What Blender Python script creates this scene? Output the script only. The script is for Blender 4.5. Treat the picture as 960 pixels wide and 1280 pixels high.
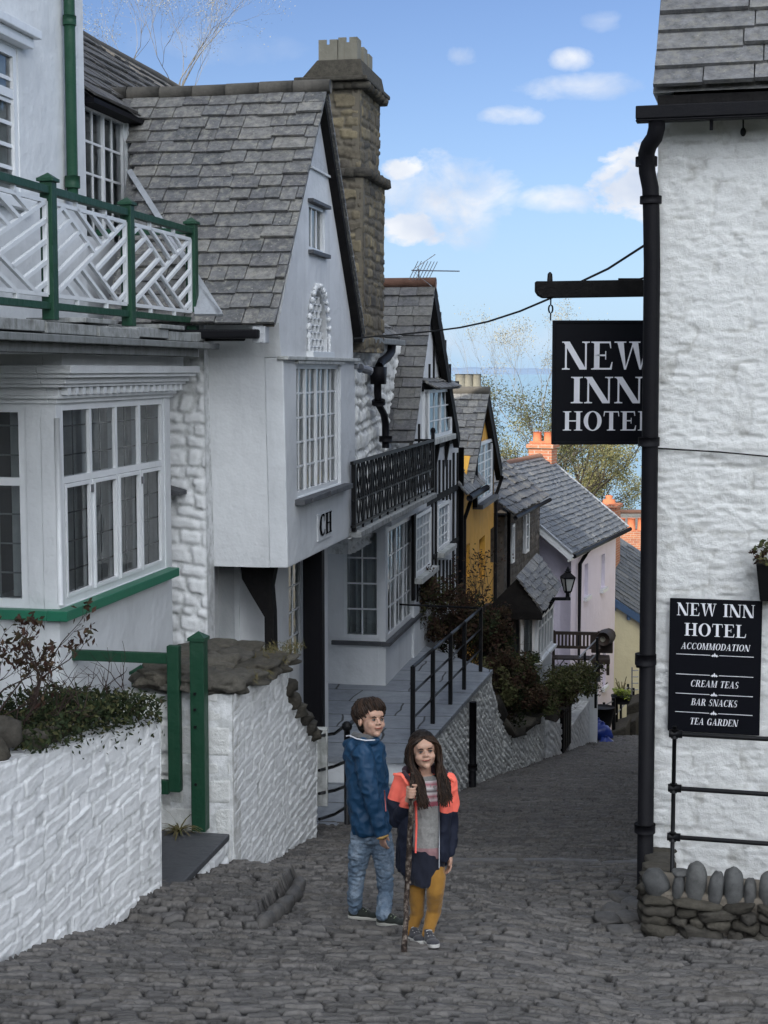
import bpy, bmesh, math, random
import numpy as np
from mathutils import Vector, Matrix
from mathutils import noise as mn

random.seed(7)
PI = math.pi
scene = bpy.context.scene
COL = scene.collection
for o in list(bpy.data.objects):
    bpy.data.objects.remove(o)

# ------------------------------------------------------------------ camera
FPX = 1900.0
PITCH = math.radians(5.35)
cd = bpy.data.cameras.new('camera')
cam = bpy.data.objects.new('camera', cd)
COL.objects.link(cam)
cd.sensor_fit = 'HORIZONTAL'
cd.sensor_width = 36.0
cd.lens = FPX / 960.0 * 36.0
cd.clip_start = 0.1
cd.clip_end = 60000.0
cam.location = (0, 0, 0)
cam.rotation_euler = (math.pi / 2 - PITCH, 0, 0)
scene.camera = cam

# ------------------------------------------------------------------ light
SUN_DIR = Vector((-0.56, -0.66, 0.50)).normalized()       # towards the sun
sun_el = math.asin(SUN_DIR.z)
sun_az = math.atan2(SUN_DIR.x, SUN_DIR.y)
sl = bpy.data.lights.new('sun', 'SUN')
sl.energy = 3.6
sl.angle = math.radians(0.53)
sl.color = (1.0, 0.93, 0.82)
so = bpy.data.objects.new('sun', sl)
COL.objects.link(so)
so.rotation_euler = (-SUN_DIR).to_track_quat('-Z', 'Y').to_euler()

SKY_STRENGTH = 0.064
BACK_FILL = 11.0
world = bpy.data.worlds.new('World')
scene.world = world
world.use_nodes = True
wn = world.node_tree
wn.nodes.clear()

def wnode(t, **kw):
    n = wn.nodes.new(t)
    for k, v in kw.items():
        setattr(n, k, v)
    return n

def wmath(op, a, b=None, c=None, clamp=False):
    n = wnode('ShaderNodeMath', operation=op)
    n.use_clamp = clamp
    for i, v in enumerate((a, b, c)):
        if v is None:
            continue
        if isinstance(v, (int, float)):
            n.inputs[i].default_value = v
        else:
            wn.links.new(v, n.inputs[i])
    return n.outputs[0]

out = wnode('ShaderNodeOutputWorld')
bg = wnode('ShaderNodeBackground')
sky = wnode('ShaderNodeTexSky')
sky.sky_type = 'NISHITA'
sky.sun_disc = False
sky.sun_elevation = sun_el
sky.sun_rotation = sun_az
sky.altitude = 60
sky.air_density = 0.85
sky.dust_density = 0.35
sky.ozone_density = 1.6
tc = wnode('ShaderNodeTexCoord')
sep = wnode('ShaderNodeSeparateXYZ')
wn.links.new(tc.outputs['Generated'], sep.inputs[0])
az = wmath('ARCTAN2', sep.outputs[0], sep.outputs[1])
el = wmath('ARCSINE', sep.outputs[2])
# noise in (azimuth, elevation) space to ruffle the cloud edges
cmb = wnode('ShaderNodeCombineXYZ')
wn.links.new(az, cmb.inputs[0]); wn.links.new(wmath('MULTIPLY', el, 1.5), cmb.inputs[1])
n1 = wnode('ShaderNodeTexNoise'); n1.inputs['Scale'].default_value = 27; n1.inputs['Detail'].default_value = 8; n1.inputs['Distortion'].default_value = .35; n1.inputs['Roughness'].default_value = 0.6
wn.links.new(cmb.outputs[0], n1.inputs['Vector'])
nz = wmath('MULTIPLY', wmath('SUBTRACT', n1.outputs['Fac'], 0.52), 3.4)

def cloud(pxy, w, h, dens):
    """soft elliptical cloud seen in the direction of one part of the sky"""
    cx = math.atan((pxy[0] - 480) / FPX)
    cy = math.atan((640 - pxy[1]) / FPX) - PITCH
    dx = wmath('DIVIDE', wmath('SUBTRACT', az, cx), w * 1.12 / FPX)
    dy = wmath('DIVIDE', wmath('SUBTRACT', el, cy), h * 1.2 / FPX)
    r = wmath('ADD', wmath('MULTIPLY', dx, dx), wmath('MULTIPLY', dy, dy))
    v = wmath('ADD', wmath('SUBTRACT', 1.0, r), nz)
    v = wmath('MULTIPLY', v, dens, clamp=True)
    return v
specs = [((555, 250), 92, 46, .8), ((518, 285), 38, 22, 2.2), ((500, 210), 30, 14, 1.8),
         ((590, 285), 45, 22, .3), ((808, 232), 66, 40, 2.2), ((690, 252), 52, 15, .65),
         ((630, 145), 52, 10, .55), ((730, 112), 80, 14, .45), ((707, 77), 26, 12, .6), ((578, 72), 20, 12, .4),
         ((745, 32), 26, 12, .25), ((600, 425), 160, 22, .25), ((280, 60), 90, 20, .12),
         ((1150, 150), 170, 60, .9), ((-300, 120), 200, 60, .7), ((1500, 320), 200, 50, .8)]
acc = None
for s in specs:
    c = cloud(*s)
    acc = c if acc is None else wmath('MAXIMUM', acc, c)
# unseen cloud cover behind the camera and overhead, brightened to light the shaded walls
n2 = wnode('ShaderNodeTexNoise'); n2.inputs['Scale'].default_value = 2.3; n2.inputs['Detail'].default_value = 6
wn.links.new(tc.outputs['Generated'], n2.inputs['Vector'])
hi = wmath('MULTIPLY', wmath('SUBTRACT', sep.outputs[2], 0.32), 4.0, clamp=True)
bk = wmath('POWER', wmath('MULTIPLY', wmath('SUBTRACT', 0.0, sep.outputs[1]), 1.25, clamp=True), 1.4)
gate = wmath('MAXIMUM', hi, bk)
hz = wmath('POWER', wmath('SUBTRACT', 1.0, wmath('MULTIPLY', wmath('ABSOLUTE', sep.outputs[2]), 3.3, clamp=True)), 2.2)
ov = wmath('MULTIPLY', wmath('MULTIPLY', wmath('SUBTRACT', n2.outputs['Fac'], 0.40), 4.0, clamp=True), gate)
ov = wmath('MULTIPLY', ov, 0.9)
shade = wnode('ShaderNodeTexNoise'); shade.inputs['Scale'].default_value = 14; shade.inputs['Detail'].default_value = 4
wn.links.new(cmb.outputs[0], shade.inputs['Vector'])
crmp = wnode('ShaderNodeValToRGB')
crmp.color_ramp.elements[0].position = 0.35; crmp.color_ramp.elements[0].color = (5.6, 6.4, 7.9, 1)
crmp.color_ramp.elements[1].position = 0.62; crmp.color_ramp.elements[1].color = (9.0, 9.2, 9.5, 1)
wn.links.new(shade.outputs['Fac'], crmp.inputs[0])
mix = wnode('ShaderNodeMix', data_type='RGBA')
wn.links.new(acc, mix.inputs[0])
# pale sea air towards the horizon, and the added fill cloud behind and above
mh = wnode('ShaderNodeMix', data_type='RGBA'); wn.links.new(wmath('MULTIPLY', hz, .85), mh.inputs[0]); tint = wnode('ShaderNodeMix', data_type='RGBA', blend_type='MULTIPLY'); tint.inputs[0].default_value = 1; wn.links.new(sky.outputs[0], tint.inputs[6]); tint.inputs[7].default_value = (.98, 1.04, 1.26, 1); wn.links.new(tint.outputs[2], mh.inputs[6]); mh.inputs[7].default_value = (4.0, 6.1, 8.6, 1)
mb_ = wnode('ShaderNodeMix', data_type='RGBA'); wn.links.new(ov, mb_.inputs[0]); wn.links.new(mh.outputs[2], mb_.inputs[6]); bs = wmath('ADD', BACK_FILL, wmath('MULTIPLY', bk, BACK_FILL * 6.0)); bc = wnode('ShaderNodeCombineColor'); wn.links.new(bs, bc.inputs[0]); wn.links.new(wmath('MULTIPLY', bs, 1.035), bc.inputs[1]); wn.links.new(wmath('MULTIPLY', bs, 1.06), bc.inputs[2]); wn.links.new(bc.outputs[0], mb_.inputs[7])
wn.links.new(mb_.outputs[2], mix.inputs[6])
wn.links.new(crmp.outputs[0], mix.inputs[7])
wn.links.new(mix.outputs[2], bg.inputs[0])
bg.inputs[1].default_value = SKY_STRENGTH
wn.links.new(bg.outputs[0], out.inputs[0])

scene.view_settings.view_transform = 'Standard'
scene.view_settings.look = 'None'
scene.view_settings.gamma = 1.0
scene.view_settings.exposure = 0.78
scene.view_settings.use_curve_mapping = False
scene.render.resolution_x = 768
scene.render.resolution_y = 1024
scene.render.engine = 'CYCLES'
scene.cycles.max_bounces = 6
scene.cycles.diffuse_bounces = 4
scene.cycles.transparent_max_bounces = 12

# ------------------------------------------------------------------ geometry helpers
cP, sP = math.cos(PITCH), math.sin(PITCH)

def ray(px, py):
    v = (640 - py) / FPX
    fwd = cP + v * sP
    return (px - 480) / FPX / fwd, (v * cP - sP) / fwd

def P(px, py, Y):
    t, z = ray(px, py)
    return Vector((t * Y, Y, z * Y))

def ground_z(y):
    if y < 36:
        return -(1.6 + 0.2 * y)
    return -(1.6 + 0.2 * 36) - 0.33 * (y - 36)

class Frame:
    """vertical plane frame: u runs along, n points out of the wall"""
    def __init__(s, ox, oy, deg):
        a = math.radians(deg)
        s.o = Vector((ox, oy, 0)); s.u = Vector((math.sin(a), math.cos(a), 0)); s.n = Vector((math.cos(a), -math.sin(a), 0))
    def pt(s, a, b, z):
        return s.o + s.u * a + s.n * b + Vector((0, 0, z))
    def az(s, px, py, b):
        t, tz = ray(px, py)
        O = s.o + s.n * b
        a = (t * O.y - O.x) / (s.u.x - t * s.u.y)
        return a, tz * (O.y + a * s.u.y)
    def bz(s, px, py, a):
        """on the cross plane at a: returns b, z"""
        t, tz = ray(px, py)
        O = s.o + s.u * a
        b = (t * O.y - O.x) / (s.n.x - t * s.n.y)
        return b, tz * (O.y + b * s.n.y)
    def abz(s, px, py, z):
        """on the horizontal plane z: returns a, b"""
        t, tz = ray(px, py)
        Y = z / tz
        d = Vector((t * Y, Y, 0)) - s.o
        return d.dot(s.u), d.dot(s.n)
    def sub(s, a, b, turn=0):
        """frame with the origin moved and turned by 90 degree steps"""
        f = Frame(0, 0, 0)
        f.o = s.pt(a, b, 0)
        f.u, f.n = s.u.copy(), s.n.copy()
        if turn == 1:                       # u -> n direction, n -> -u   (faces back up the street)
            f.u, f.n = s.n.copy(), -s.u.copy()
        return f

def base_of(o):
    while o.parent:
        o = o.parent
    return o.location

class MB:
    def __init__(s):
        s.v = []; s.f = []; s.r = []
    def quad(s, *p, r=None):
        i = len(s.v); s.v += [tuple(q) for q in p]; s.f.append(tuple(range(i, i + len(p)))); s.r.append(random.random() if r is None else r)
    def hexa(s, c, r=None):
        """8 corners: bottom 4 (ccw from above) then top 4"""
        r = random.random() if r is None else r
        i = len(s.v); s.v += [tuple(q) for q in c]
        for f in ((3, 2, 1, 0), (4, 5, 6, 7), (0, 1, 5, 4), (1, 2, 6, 5), (2, 3, 7, 6), (3, 0, 4, 7)):
            s.f.append(tuple(i + k for k in f)); s.r.append(r)
    def box(s, F, a0, a1, b0, b1, z0, z1, r=None):
        s.hexa([F.pt(a0, b0, z0), F.pt(a0, b1, z0), F.pt(a1, b1, z0), F.pt(a1, b0, z0),
                F.pt(a0, b0, z1), F.pt(a0, b1, z1), F.pt(a1, b1, z1), F.pt(a1, b0, z1)], r)
    def wbox(s, x0, x1, y0, y1, z0, z1, r=None):
        s.hexa([(x0, y0, z0), (x1, y0, z0), (x1, y1, z0), (x0, y1, z0), (x0, y0, z1), (x1, y0, z1), (x1, y1, z1), (x0, y1, z1)], r)
    def prism(s, pts, d, r=None):
        """closed polygon pts (world) extruded along vector d"""
        r = random.random() if r is None else r
        n = len(pts); i = len(s.v)
        s.v += [tuple(q) for q in pts] + [tuple(Vector(q) + d) for q in pts]
        s.f.append(tuple(range(i, i + n))); s.f.append(tuple(range(i + 2 * n - 1, i + n - 1, -1))); s.r += [r, r]
        for k in range(n):
            m = (k + 1) % n
            s.f.append((i + k, i + n + k, i + n + m, i + m)); s.r.append(r)
    def bar(s, p, q, w, h, up=Vector((0, 0, 1)), r=None):
        p = Vector(p); q = Vector(q); d = (q - p).normalized()
        x = d.cross(up)
        if x.length < 1e-4: x = d.cross(Vector((1, 0, 0)))
        x.normalize(); y = x.cross(d).normalized()
        x *= w / 2; y *= h / 2
        s.hexa([p - x - y, p + x - y, p + x + y, p - x + y, q - x - y, q + x - y, q + x + y, q - x + y], r)
    def tube(s, pts, rad, seg=8, caps=True, r=None):
        pts = [Vector(p) for p in pts]
        rads = rad if isinstance(rad, (list, tuple)) else [rad] * len(pts)
        r = random.random() if r is None else r
        i0 = len(s.v); n = len(pts)
        ref = None
        for k in range(n):
            d = (pts[min(k + 1, n - 1)] - pts[max(k - 1, 0)]).normalized()
            if ref is None:
                ref = Vector((0, 0, 1)) if abs(d.z) < .9 else Vector((1, 0, 0))
            x = d.cross(ref).normalized(); y = d.cross(x).normalized(); ref = -y if False else ref
            for j in range(seg):
                a = 2 * PI * j / seg
                s.v.append(tuple(pts[k] + (x * math.cos(a) + y * math.sin(a)) * rads[k]))
        for k in range(n - 1):
            for j in range(seg):
                m = (j + 1) % seg
                s.f.append((i0 + k * seg + j, i0 + k * seg + m, i0 + (k + 1) * seg + m, i0 + (k + 1) * seg + j)); s.r.append(r)
        if caps:
            s.f.append(tuple(i0 + j for j in range(seg))); s.r.append(r)
            s.f.append(tuple(i0 + (n - 1) * seg + j for j in range(seg - 1, -1, -1))); s.r.append(r)
    def lathe(s, c, prof, seg=12, r=None):
        """prof: list of (radius, z) about the vertical axis through c"""
        s.tube([Vector((c[0], c[1], c[2] + z)) for _, z in prof], [max(q, 1e-4) for q, _ in prof], seg, True, r)
    def blob(s, c, rx, ry, rz, seg=8, rings=6, jit=0.0, rot=None, r=None, p=1.0):
        """rounded stone (p<1 squarer)"""
        r = random.random() if r is None else r
        i0 = len(s.v); c = Vector(c)
        def sg(x): return math.copysign(abs(x) ** p, x)
        sd = random.random() * 100
        for k in range(rings + 1):
            th = PI * k / rings
            for j in range(seg):
                ph = 2 * PI * j / seg
                d = Vector((sg(math.sin(th)) * sg(math.cos(ph)), sg(math.sin(th)) * sg(math.sin(ph)), sg(math.cos(th))))
                m = 1 + jit * mn.noise(d * 1.6 + Vector((sd, 0, 0)))
                q = Vector((d.x * rx * m, d.y * ry * m, d.z * rz * m))
                if rot: q = rot @ q
                s.v.append(tuple(c + q))
        for k in range(rings):
            for j in range(seg):
                m = (j + 1) % seg
                s.f.append((i0 + k * seg + j, i0 + (k + 1) * seg + j, i0 + (k + 1) * seg + m, i0 + k * seg + m)); s.r.append(r)
    def build(s, name, m, parent=None, smooth=False, bev=0.0):
        off = base_of(parent) if parent else Vector((0, 0, 0))
        me = bpy.data.meshes.new(name)
        me.from_pydata([(a - off.x, b - off.y, c - off.z) for a, b, c in s.v], [], s.f)
        at = me.attributes.new('rnd', 'FLOAT', 'FACE')
        at.data.foreach_set('value', np.array(s.r, dtype=np.float32))
        if smooth:
            me.polygons.foreach_set('use_smooth', [True] * len(me.polygons))
        me.materials.append(m)
        me.update()
        o = bpy.data.objects.new(name, me); COL.objects.link(o)
        if parent: o.parent = parent
        if bev:
            b = o.modifiers.new('bevel', 'BEVEL'); b.width = bev; b.segments = 2; b.limit_method = 'ANGLE'; b.angle_limit = math.radians(40)
        return o

def fixnorm(o):
    bm = bmesh.new(); bm.from_mesh(o.data); bmesh.ops.recalc_face_normals(bm, faces=bm.faces); bm.to_mesh(o.data); bm.free()

def thing(name, label, cat, loc=(0, 0, 0), group=None):
    o = bpy.data.objects.new(name, None); COL.objects.link(o)
    o.empty_display_size = 0.3
    o.location = loc; o['label'] = label; o['category'] = cat
    if group: o['group'] = group
    return o

def tag(o, label, cat, group=None):
    o['label'] = label; o['category'] = cat
    if group: o['group'] = group
    return o

def struct(o, kind='structure'):
    o['kind'] = kind
    return o

def dup(root, loc=None, label=None):
    r = root.copy(); COL.objects.link(r)
    if loc is not None: r.location = loc
    if label: r['label'] = label
    for ch in list(root.children):
        c = ch.copy(); COL.objects.link(c); c.parent = r
        for g in list(ch.children):
            d = g.copy(); COL.objects.link(d); d.parent = c
    return r

def bake(o):
    """apply the modifiers of an object without operators"""
    dg = bpy.context.evaluated_depsgraph_get()
    me = bpy.data.meshes.new_from_object(o.evaluated_get(dg))
    old = o.data; o.modifiers.clear(); o.data = me
    me.name = o.name
    return o

def cut(o, cutter_mb):
    """subtract the boxes of an MB from object o"""
    m = bpy.data.meshes.new('cut'); off = base_of(o)
    m.from_pydata([(a - off.x, b - off.y, c - off.z) for a, b, c in cutter_mb.v], [], cutter_mb.f); m.update()
    c = bpy.data.objects.new('cut', m); COL.objects.link(c)
    c.location = off
    fixnorm(c); fixnorm(o)
    md = o.modifiers.new('b', 'BOOLEAN'); md.operation = 'DIFFERENCE'; md.object = c; md.solver = 'EXACT'
    bpy.context.view_layer.update()
    bake(o)
    bpy.data.objects.remove(c); bpy.data.meshes.remove(m)
    return o

# numpy noise -----------------------------------------------------------------
def hsh(a, b, s=0.0):
    v = np.sin(a * 127.1 + b * 311.7 + s * 74.7) * 43758.5453
    return v - np.floor(v)

def vnoise(x, y, s=0.0):
    xi = np.floor(x); yi = np.floor(y); fx = x - xi; fy = y - yi
    fx = fx * fx * (3 - 2 * fx); fy = fy * fy * (3 - 2 * fy)
    a = hsh(xi, yi, s); b = hsh(xi + 1, yi, s); c = hsh(xi, yi + 1, s); d = hsh(xi + 1, yi + 1, s)
    return (a * (1 - fx) + b * fx) * (1 - fy) + (c * (1 - fx) + d * fx) * fy

def fbm(x, y, s=0.0, o=4):
    t = 0; amp = .5
    for k in range(o):
        t = t + amp * vnoise(x * 2 ** k, y * 2 ** k, s + k * 3.1); amp *= .5
    return t

def sstep(x, a, b):
    t = np.clip((x - a) / (b - a), 0, 1)
    return t * t * (3 - 2 * t)

def stones(A, Z, ch, sl, seed=0.0, warp=.5, edge=.02, keep=0.0, ledge=0.0):
    """coursed rubble: returns height 0..1 and an id 0..1"""
    W = (fbm(A / (ch * 6), Z / (ch * 6), seed) - .5) * ch * 2.4 * warp + (fbm(A / (ch * 1.6), Z / (ch * 1.6), seed + 9) - .5) * ch * .9 * warp
    Wa = (fbm(A / (ch * 2), Z / (ch * 2), seed + 5) - .5) * ch * 1.6 * warp
    z = (Z + W) / ch; x0 = (A + Wa)
    r = np.floor(z); j = (hsh(r, 0 * r, seed + 1) - .5) * .5
    r = np.where(z < r + j, r - 1, r)
    lo = r + (hsh(r, 0 * r, seed + 1) - .5) * .5; hi = r + 1 + (hsh(r + 1, 0 * r, seed + 1) - .5) * .5
    dz = np.minimum(z - lo, hi - z) * ch
    x = x0 / sl + hsh(r, 0 * r + 7, seed) * 13
    i = np.floor(x); jj = (hsh(r, i, seed + 2) - .5) * .7
    i = np.where(x < i + jj, i - 1, i)
    xl = i + (hsh(r, i, seed + 2) - .5) * .7; xr = i + 1 + (hsh(r, i + 1, seed + 2) - .5) * .7
    dx = np.minimum(x - xl, xr - x) * sl
    d = np.minimum(dx, dz)
    # round the corners
    q = np.minimum(d, np.sqrt(np.maximum(dx, 0) * np.maximum(dz, 0)) * .75)
    idn = hsh(r, i, seed + 4)
    h = sstep(q, 0, edge)
    h = h * (0.7 + .3 * idn) + keep
    if ledge: h = h * (1 - ledge * .5) + ledge * np.clip((z - lo) / (hi - lo), 0, 1) ** 3 * (.3 + .9 * hsh(r, i, seed + 8)) * sstep(dx, 0, .02)
    return h, idn

def grid_mesh(name, V, rnd, nu, nv, m, parent=None, smooth=True, col2=None):
    """V (nu*nv,3) world array; grid faces"""
    off = base_of(parent) if parent else Vector((0, 0, 0))
    me = bpy.data.meshes.new(name)
    V = V - np.array(off)[None, :]
    me.vertices.add(nu * nv); me.vertices.foreach_set('co', V.astype(np.float32).ravel())
    i = np.arange(nu - 1)[:, None] * nv + np.arange(nv - 1)[None, :]
    q = np.stack([i, i + nv, i + nv + 1, i + 1], -1).reshape(-1, 4)
    nf = len(q)
    me.loops.add(nf * 4); me.loops.foreach_set('vertex_index', q.ravel().astype(np.int32))
    me.polygons.add(nf); me.polygons.foreach_set('loop_start', np.arange(0, nf * 4, 4, dtype=np.int32)); me.polygons.foreach_set('loop_total', np.full(nf, 4, np.int32))
    me.update(calc_edges=True); me.validate()
    at = me.attributes.new('rnd', 'FLOAT', 'POINT'); at.data.foreach_set('value', rnd.astype(np.float32).ravel())
    if col2 is not None:
        at = me.attributes.new('joint', 'FLOAT', 'POINT'); at.data.foreach_set('value', col2.astype(np.float32).ravel())
    if smooth: me.polygons.foreach_set('use_smooth', [True] * nf)
    me.materials.append(m)
    o = bpy.data.objects.new(name, me); COL.objects.link(o)
    if parent: o.parent = parent
    return o

def rubble_wall(name, m, F, b, pts, th, res, ch, sl, depth, parent=None, seed=0.0, chip=None, ledge=0.0, skew=0.0, edge=.03, warp=.5, rough=.35, cap=True, left_end=False):
    """wall face along F.u on plane b. pts: list of (a, zbot, ztop); rubble relief of the given depth; a body of thickness th behind"""
    a0, a1 = pts[0][0], pts[-1][0]
    nu = max(3, int((a1 - a0) / res)); H = max(p[2] - p[1] for p in pts); nv = max(3, int(H / res))
    A = np.linspace(a0, a1, nu); pa = [p[0] for p in pts]
    zb = np.interp(A, pa, [p[1] for p in pts]); zt = np.interp(A, pa, [p[2] for p in pts])
    T = np.linspace(0, 1, nv)
    AA = np.repeat(A[:, None], nv, 1); ZZ = zb[:, None] + (zt - zb)[:, None] * T[None, :]
    h, idn = stones(AA, ZZ + skew * AA, ch, sl, seed, warp, edge, 0, ledge)
    jn = stones(AA, ZZ + skew * AA, ch, sl, seed, warp, .012)[0] if ledge else h.copy()
    h = h * (1 - rough) + rough * fbm(AA / .05, ZZ / .04, seed + 20, 4) + .5 * (fbm(AA / .35, ZZ / .35, seed + 33, 2) - .5)
    if chip: h = h + chip * (np.abs(fbm(AA / .16 + ZZ * 2, ZZ / .05, seed + 50, 4) - .47) * -4 + .5) * fbm(AA / .5, ZZ / .3, seed + 60, 2) * 1.6
    # fade relief at ends of the wall so that corners stay closed
    e = np.minimum(np.minimum((AA - a0), (a1 - AA)) / .03, 1); h = h * np.clip(e, 0, 1)
    n = np.array(F.n); u = np.array(F.u); o = np.array(F.o)
    D = b + (h - .5) * depth
    V = o[None, None] + AA[..., None] * u + D[..., None] * n; V[..., 2] += ZZ
    ob = grid_mesh(name, V.reshape(-1, 3), idn, nu, nv, m, parent, True, jn)
    if cap:
        mb = MB()
        N = min(nu, 40); idx = np.linspace(0, nu - 1, N).astype(int)
        for k in range(N - 1):
            i, j = idx[k], idx[k + 1]
            bi = b - depth * .5 - .004
            c = [F.pt(A[i], b - th, zb[i]), F.pt(A[i], bi, zb[i]), F.pt(A[j], bi, zb[j]), F.pt(A[j], b - th, zb[j]),
                 F.pt(A[i], b - th, zt[i]), F.pt(A[i], bi + depth*.7, zt[i]), F.pt(A[j], bi + depth*.7, zt[j]), F.pt(A[j], b - th, zt[j])]
            ii = len(mb.v); mb.v += [tuple(q) for q in c]
            fs = [(4, 5, 6, 7), (2, 3, 7, 6) if False else None, (3, 0, 4, 7)]
            if k == 0: fs.append((0, 1, 5, 4))
            if k == N - 2: fs.append((2, 3, 7, 6))
            for f in fs:
                if f: mb.f.append(tuple(ii + t for t in f)); mb.r.append(.5)
        me2 = mb
        # join the body into the same mesh
        off = base_of(parent) if parent else Vector((0, 0, 0))
        bm = bmesh.new(); bm.from_mesh(ob.data)
        vs = [bm.verts.new((x - off.x, y - off.y, z - off.z)) for x, y, z in me2.v]
        for f in me2.f: bm.faces.new([vs[i] for i in f])
        bm.to_mesh(ob.data); bm.free()
    return ob

def slates(mb, O, U, V, N, rows, rh, w0, w1, lo, hi, th=.012, jit=.006, lap=.3):
    th *= 1.5; jit *= 1.3
    """slate courses on the roof plane: O eave origin, U along, V up the slope, N normal; lo/hi give the extent in U for a height v"""
    for k in range(rows):
        v = k * rh
        x = lo(v); end = hi(v)
        x -= random.random() * w0 * .6; first = True
        while x < end - .01:
            w = random.uniform(w0, w1); x2 = min(x + w, end)
            if end - x2 < w0 * .35: x2 = end
            xs = max(x, lo(v))
            if x2 - xs > .01:
                g = .004
                dv = random.uniform(-jit, jit) * 1.5; lift = random.uniform(0, jit)
                t = th * random.uniform(.8, 1.3)
                xl0, xl1 = xs + g, x2 - g
                vt = v + rh * (1 + lap)
                # keep to the edges higher up
                xt0 = max(xl0, lo(vt)) ; xt1 = min(xl1, hi(vt))
                if xt1 <= xt0: xt0 = xt1 = (xt0 + xt1) / 2
                jl = random.uniform(-.4, .4) * jit; jr = random.uniform(-.4, .4) * jit
                b0 = O + U * xl0 + V * (v + dv + jl) + N * (t * 1.0 + lift); b1 = O + U * xl1 + V * (v + dv + jr) + N * (t * 1.0 + lift + jl)
                t0 = O + U * xt0 + V * vt; t1 = O + U * xt1 + V * vt
                mb.hexa([b0, b1, t1, t0, b0 + N * t, b1 + N * t, t1 + N * t * .8, t0 + N * t * .8])
            x = x2
# ------------------------------------------------------------------ materials
class NT:
    def __init__(s, name):
        s.m = bpy.data.materials.new(name); s.m.use_nodes = True
        s.t = s.m.node_tree; s.b = s.t.nodes['Principled BSDF']; s.out = s.t.nodes['Material Output']
        s.tc = s.t.nodes.new('ShaderNodeTexCoord')
    def n(s, t, **kw):
        x = s.t.nodes.new(t)
        for k, v in kw.items(): setattr(x, k, v)
        return x
    def l(s, a, b): s.t.links.new(a, b)
    def noise(s, scale, detail=5, rough=.55, vec=None, stretch=None):
        x = s.n('ShaderNodeTexNoise'); x.inputs['Scale'].default_value = scale; x.inputs['Detail'].default_value = detail; x.inputs['Roughness'].default_value = rough
        v = vec or s.tc.outputs['Object']
        if stretch:
            mp = s.n('ShaderNodeMapping'); mp.inputs['Scale'].default_value = stretch; s.l(v, mp.inputs[0]); v = mp.outputs[0]
        s.l(v, x.inputs['Vector']); return x.outputs['Fac']
    def ramp(s, fac, stops):
        x = s.n('ShaderNodeValToRGB'); s.l(fac, x.inputs[0]); e = x.color_ramp.elements
        while len(e) < len(stops): e.new(.5)
        for k, (p, c) in enumerate(stops):
            e[k].position = p; e[k].color = (*c, 1) if len(c) == 3 else c
        return x.outputs[0]
    def mix(s, f, a, b, mode='MIX'):
        x = s.n('ShaderNodeMix', data_type='RGBA', blend_type=mode)
        for i, v in ((0, f), (6, a), (7, b)):
            if isinstance(v, (int, float)): x.inputs[i].default_value = v
            elif isinstance(v, tuple): x.inputs[i].default_value = (*v, 1)
            else: s.l(v, x.inputs[i])
        return x.outputs[2]
    def math(s, op, a, b=0.0, clamp=False):
        x = s.n('ShaderNodeMath', operation=op); x.use_clamp = clamp
        for i, v in ((0, a), (1, b)):
            if isinstance(v, (int, float)): x.inputs[i].default_value = v
            else: s.l(v, x.inputs[i])
        return x.outputs[0]
    def attr(s, name):
        x = s.n('ShaderNodeAttribute'); x.attribute_name = name; return x.outputs['Fac']
    def bump(s, h, dist, strength=1.0, prev=None):
        x = s.n('ShaderNodeBump'); x.inputs['Distance'].default_value = dist; x.inputs['Strength'].default_value = strength
        s.l(h, x.inputs['Height'])
        if prev is not None: s.l(prev, x.inputs['Normal'])
        s.l(x.outputs[0], s.b.inputs['Normal']); return x.outputs[0]
    def col(s, c, rough=.8, spec=.3, metal=0.0):
        if isinstance(c, tuple): s.b.inputs['Base Color'].default_value = (*c, 1)
        else: s.l(c, s.b.inputs['Base Color'])
        s.b.inputs['Roughness'].default_value = rough
        s.b.inputs['Specular IOR Level'].default_value = spec
        s.b.inputs['Metallic'].default_value = metal
        return s

def paint(name, c, rough=.6, grime=.25, gscale=3.0, bump=.002, bscale=60, spec=.35, gcol=None, streak=True):
    t = NT(name)
    g = t.noise(gscale, 6, .62)
    g2 = t.noise(gscale * 3.5, 5, .6, stretch=(1, 1, .07))
    gc = gcol or tuple(x * .55 for x in c)
    k = t.ramp(g, [(.45, (0, 0, 0)), (.75, (1, 1, 1))])
    cc = t.mix(t.math('MULTIPLY', k, grime), c, gc)
    if streak:
        k2 = t.ramp(g2, [(.52, (0, 0, 0)), (.75, (1, 1, 1))])
        cc = t.mix(t.math('MULTIPLY', k2, grime * .8), cc, gc)
    cc = t.mix(.06, cc, t.noise(220, 2), 'OVERLAY')
    t.col(cc, rough, spec)
    b0 = t.bump(t.noise(bscale, 5, .6), bump)
    if bscale < 50 and spec < .4: t.bump(t.noise(2.6, 4, .6), .030, prev=b0)
    return t.m

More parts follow.
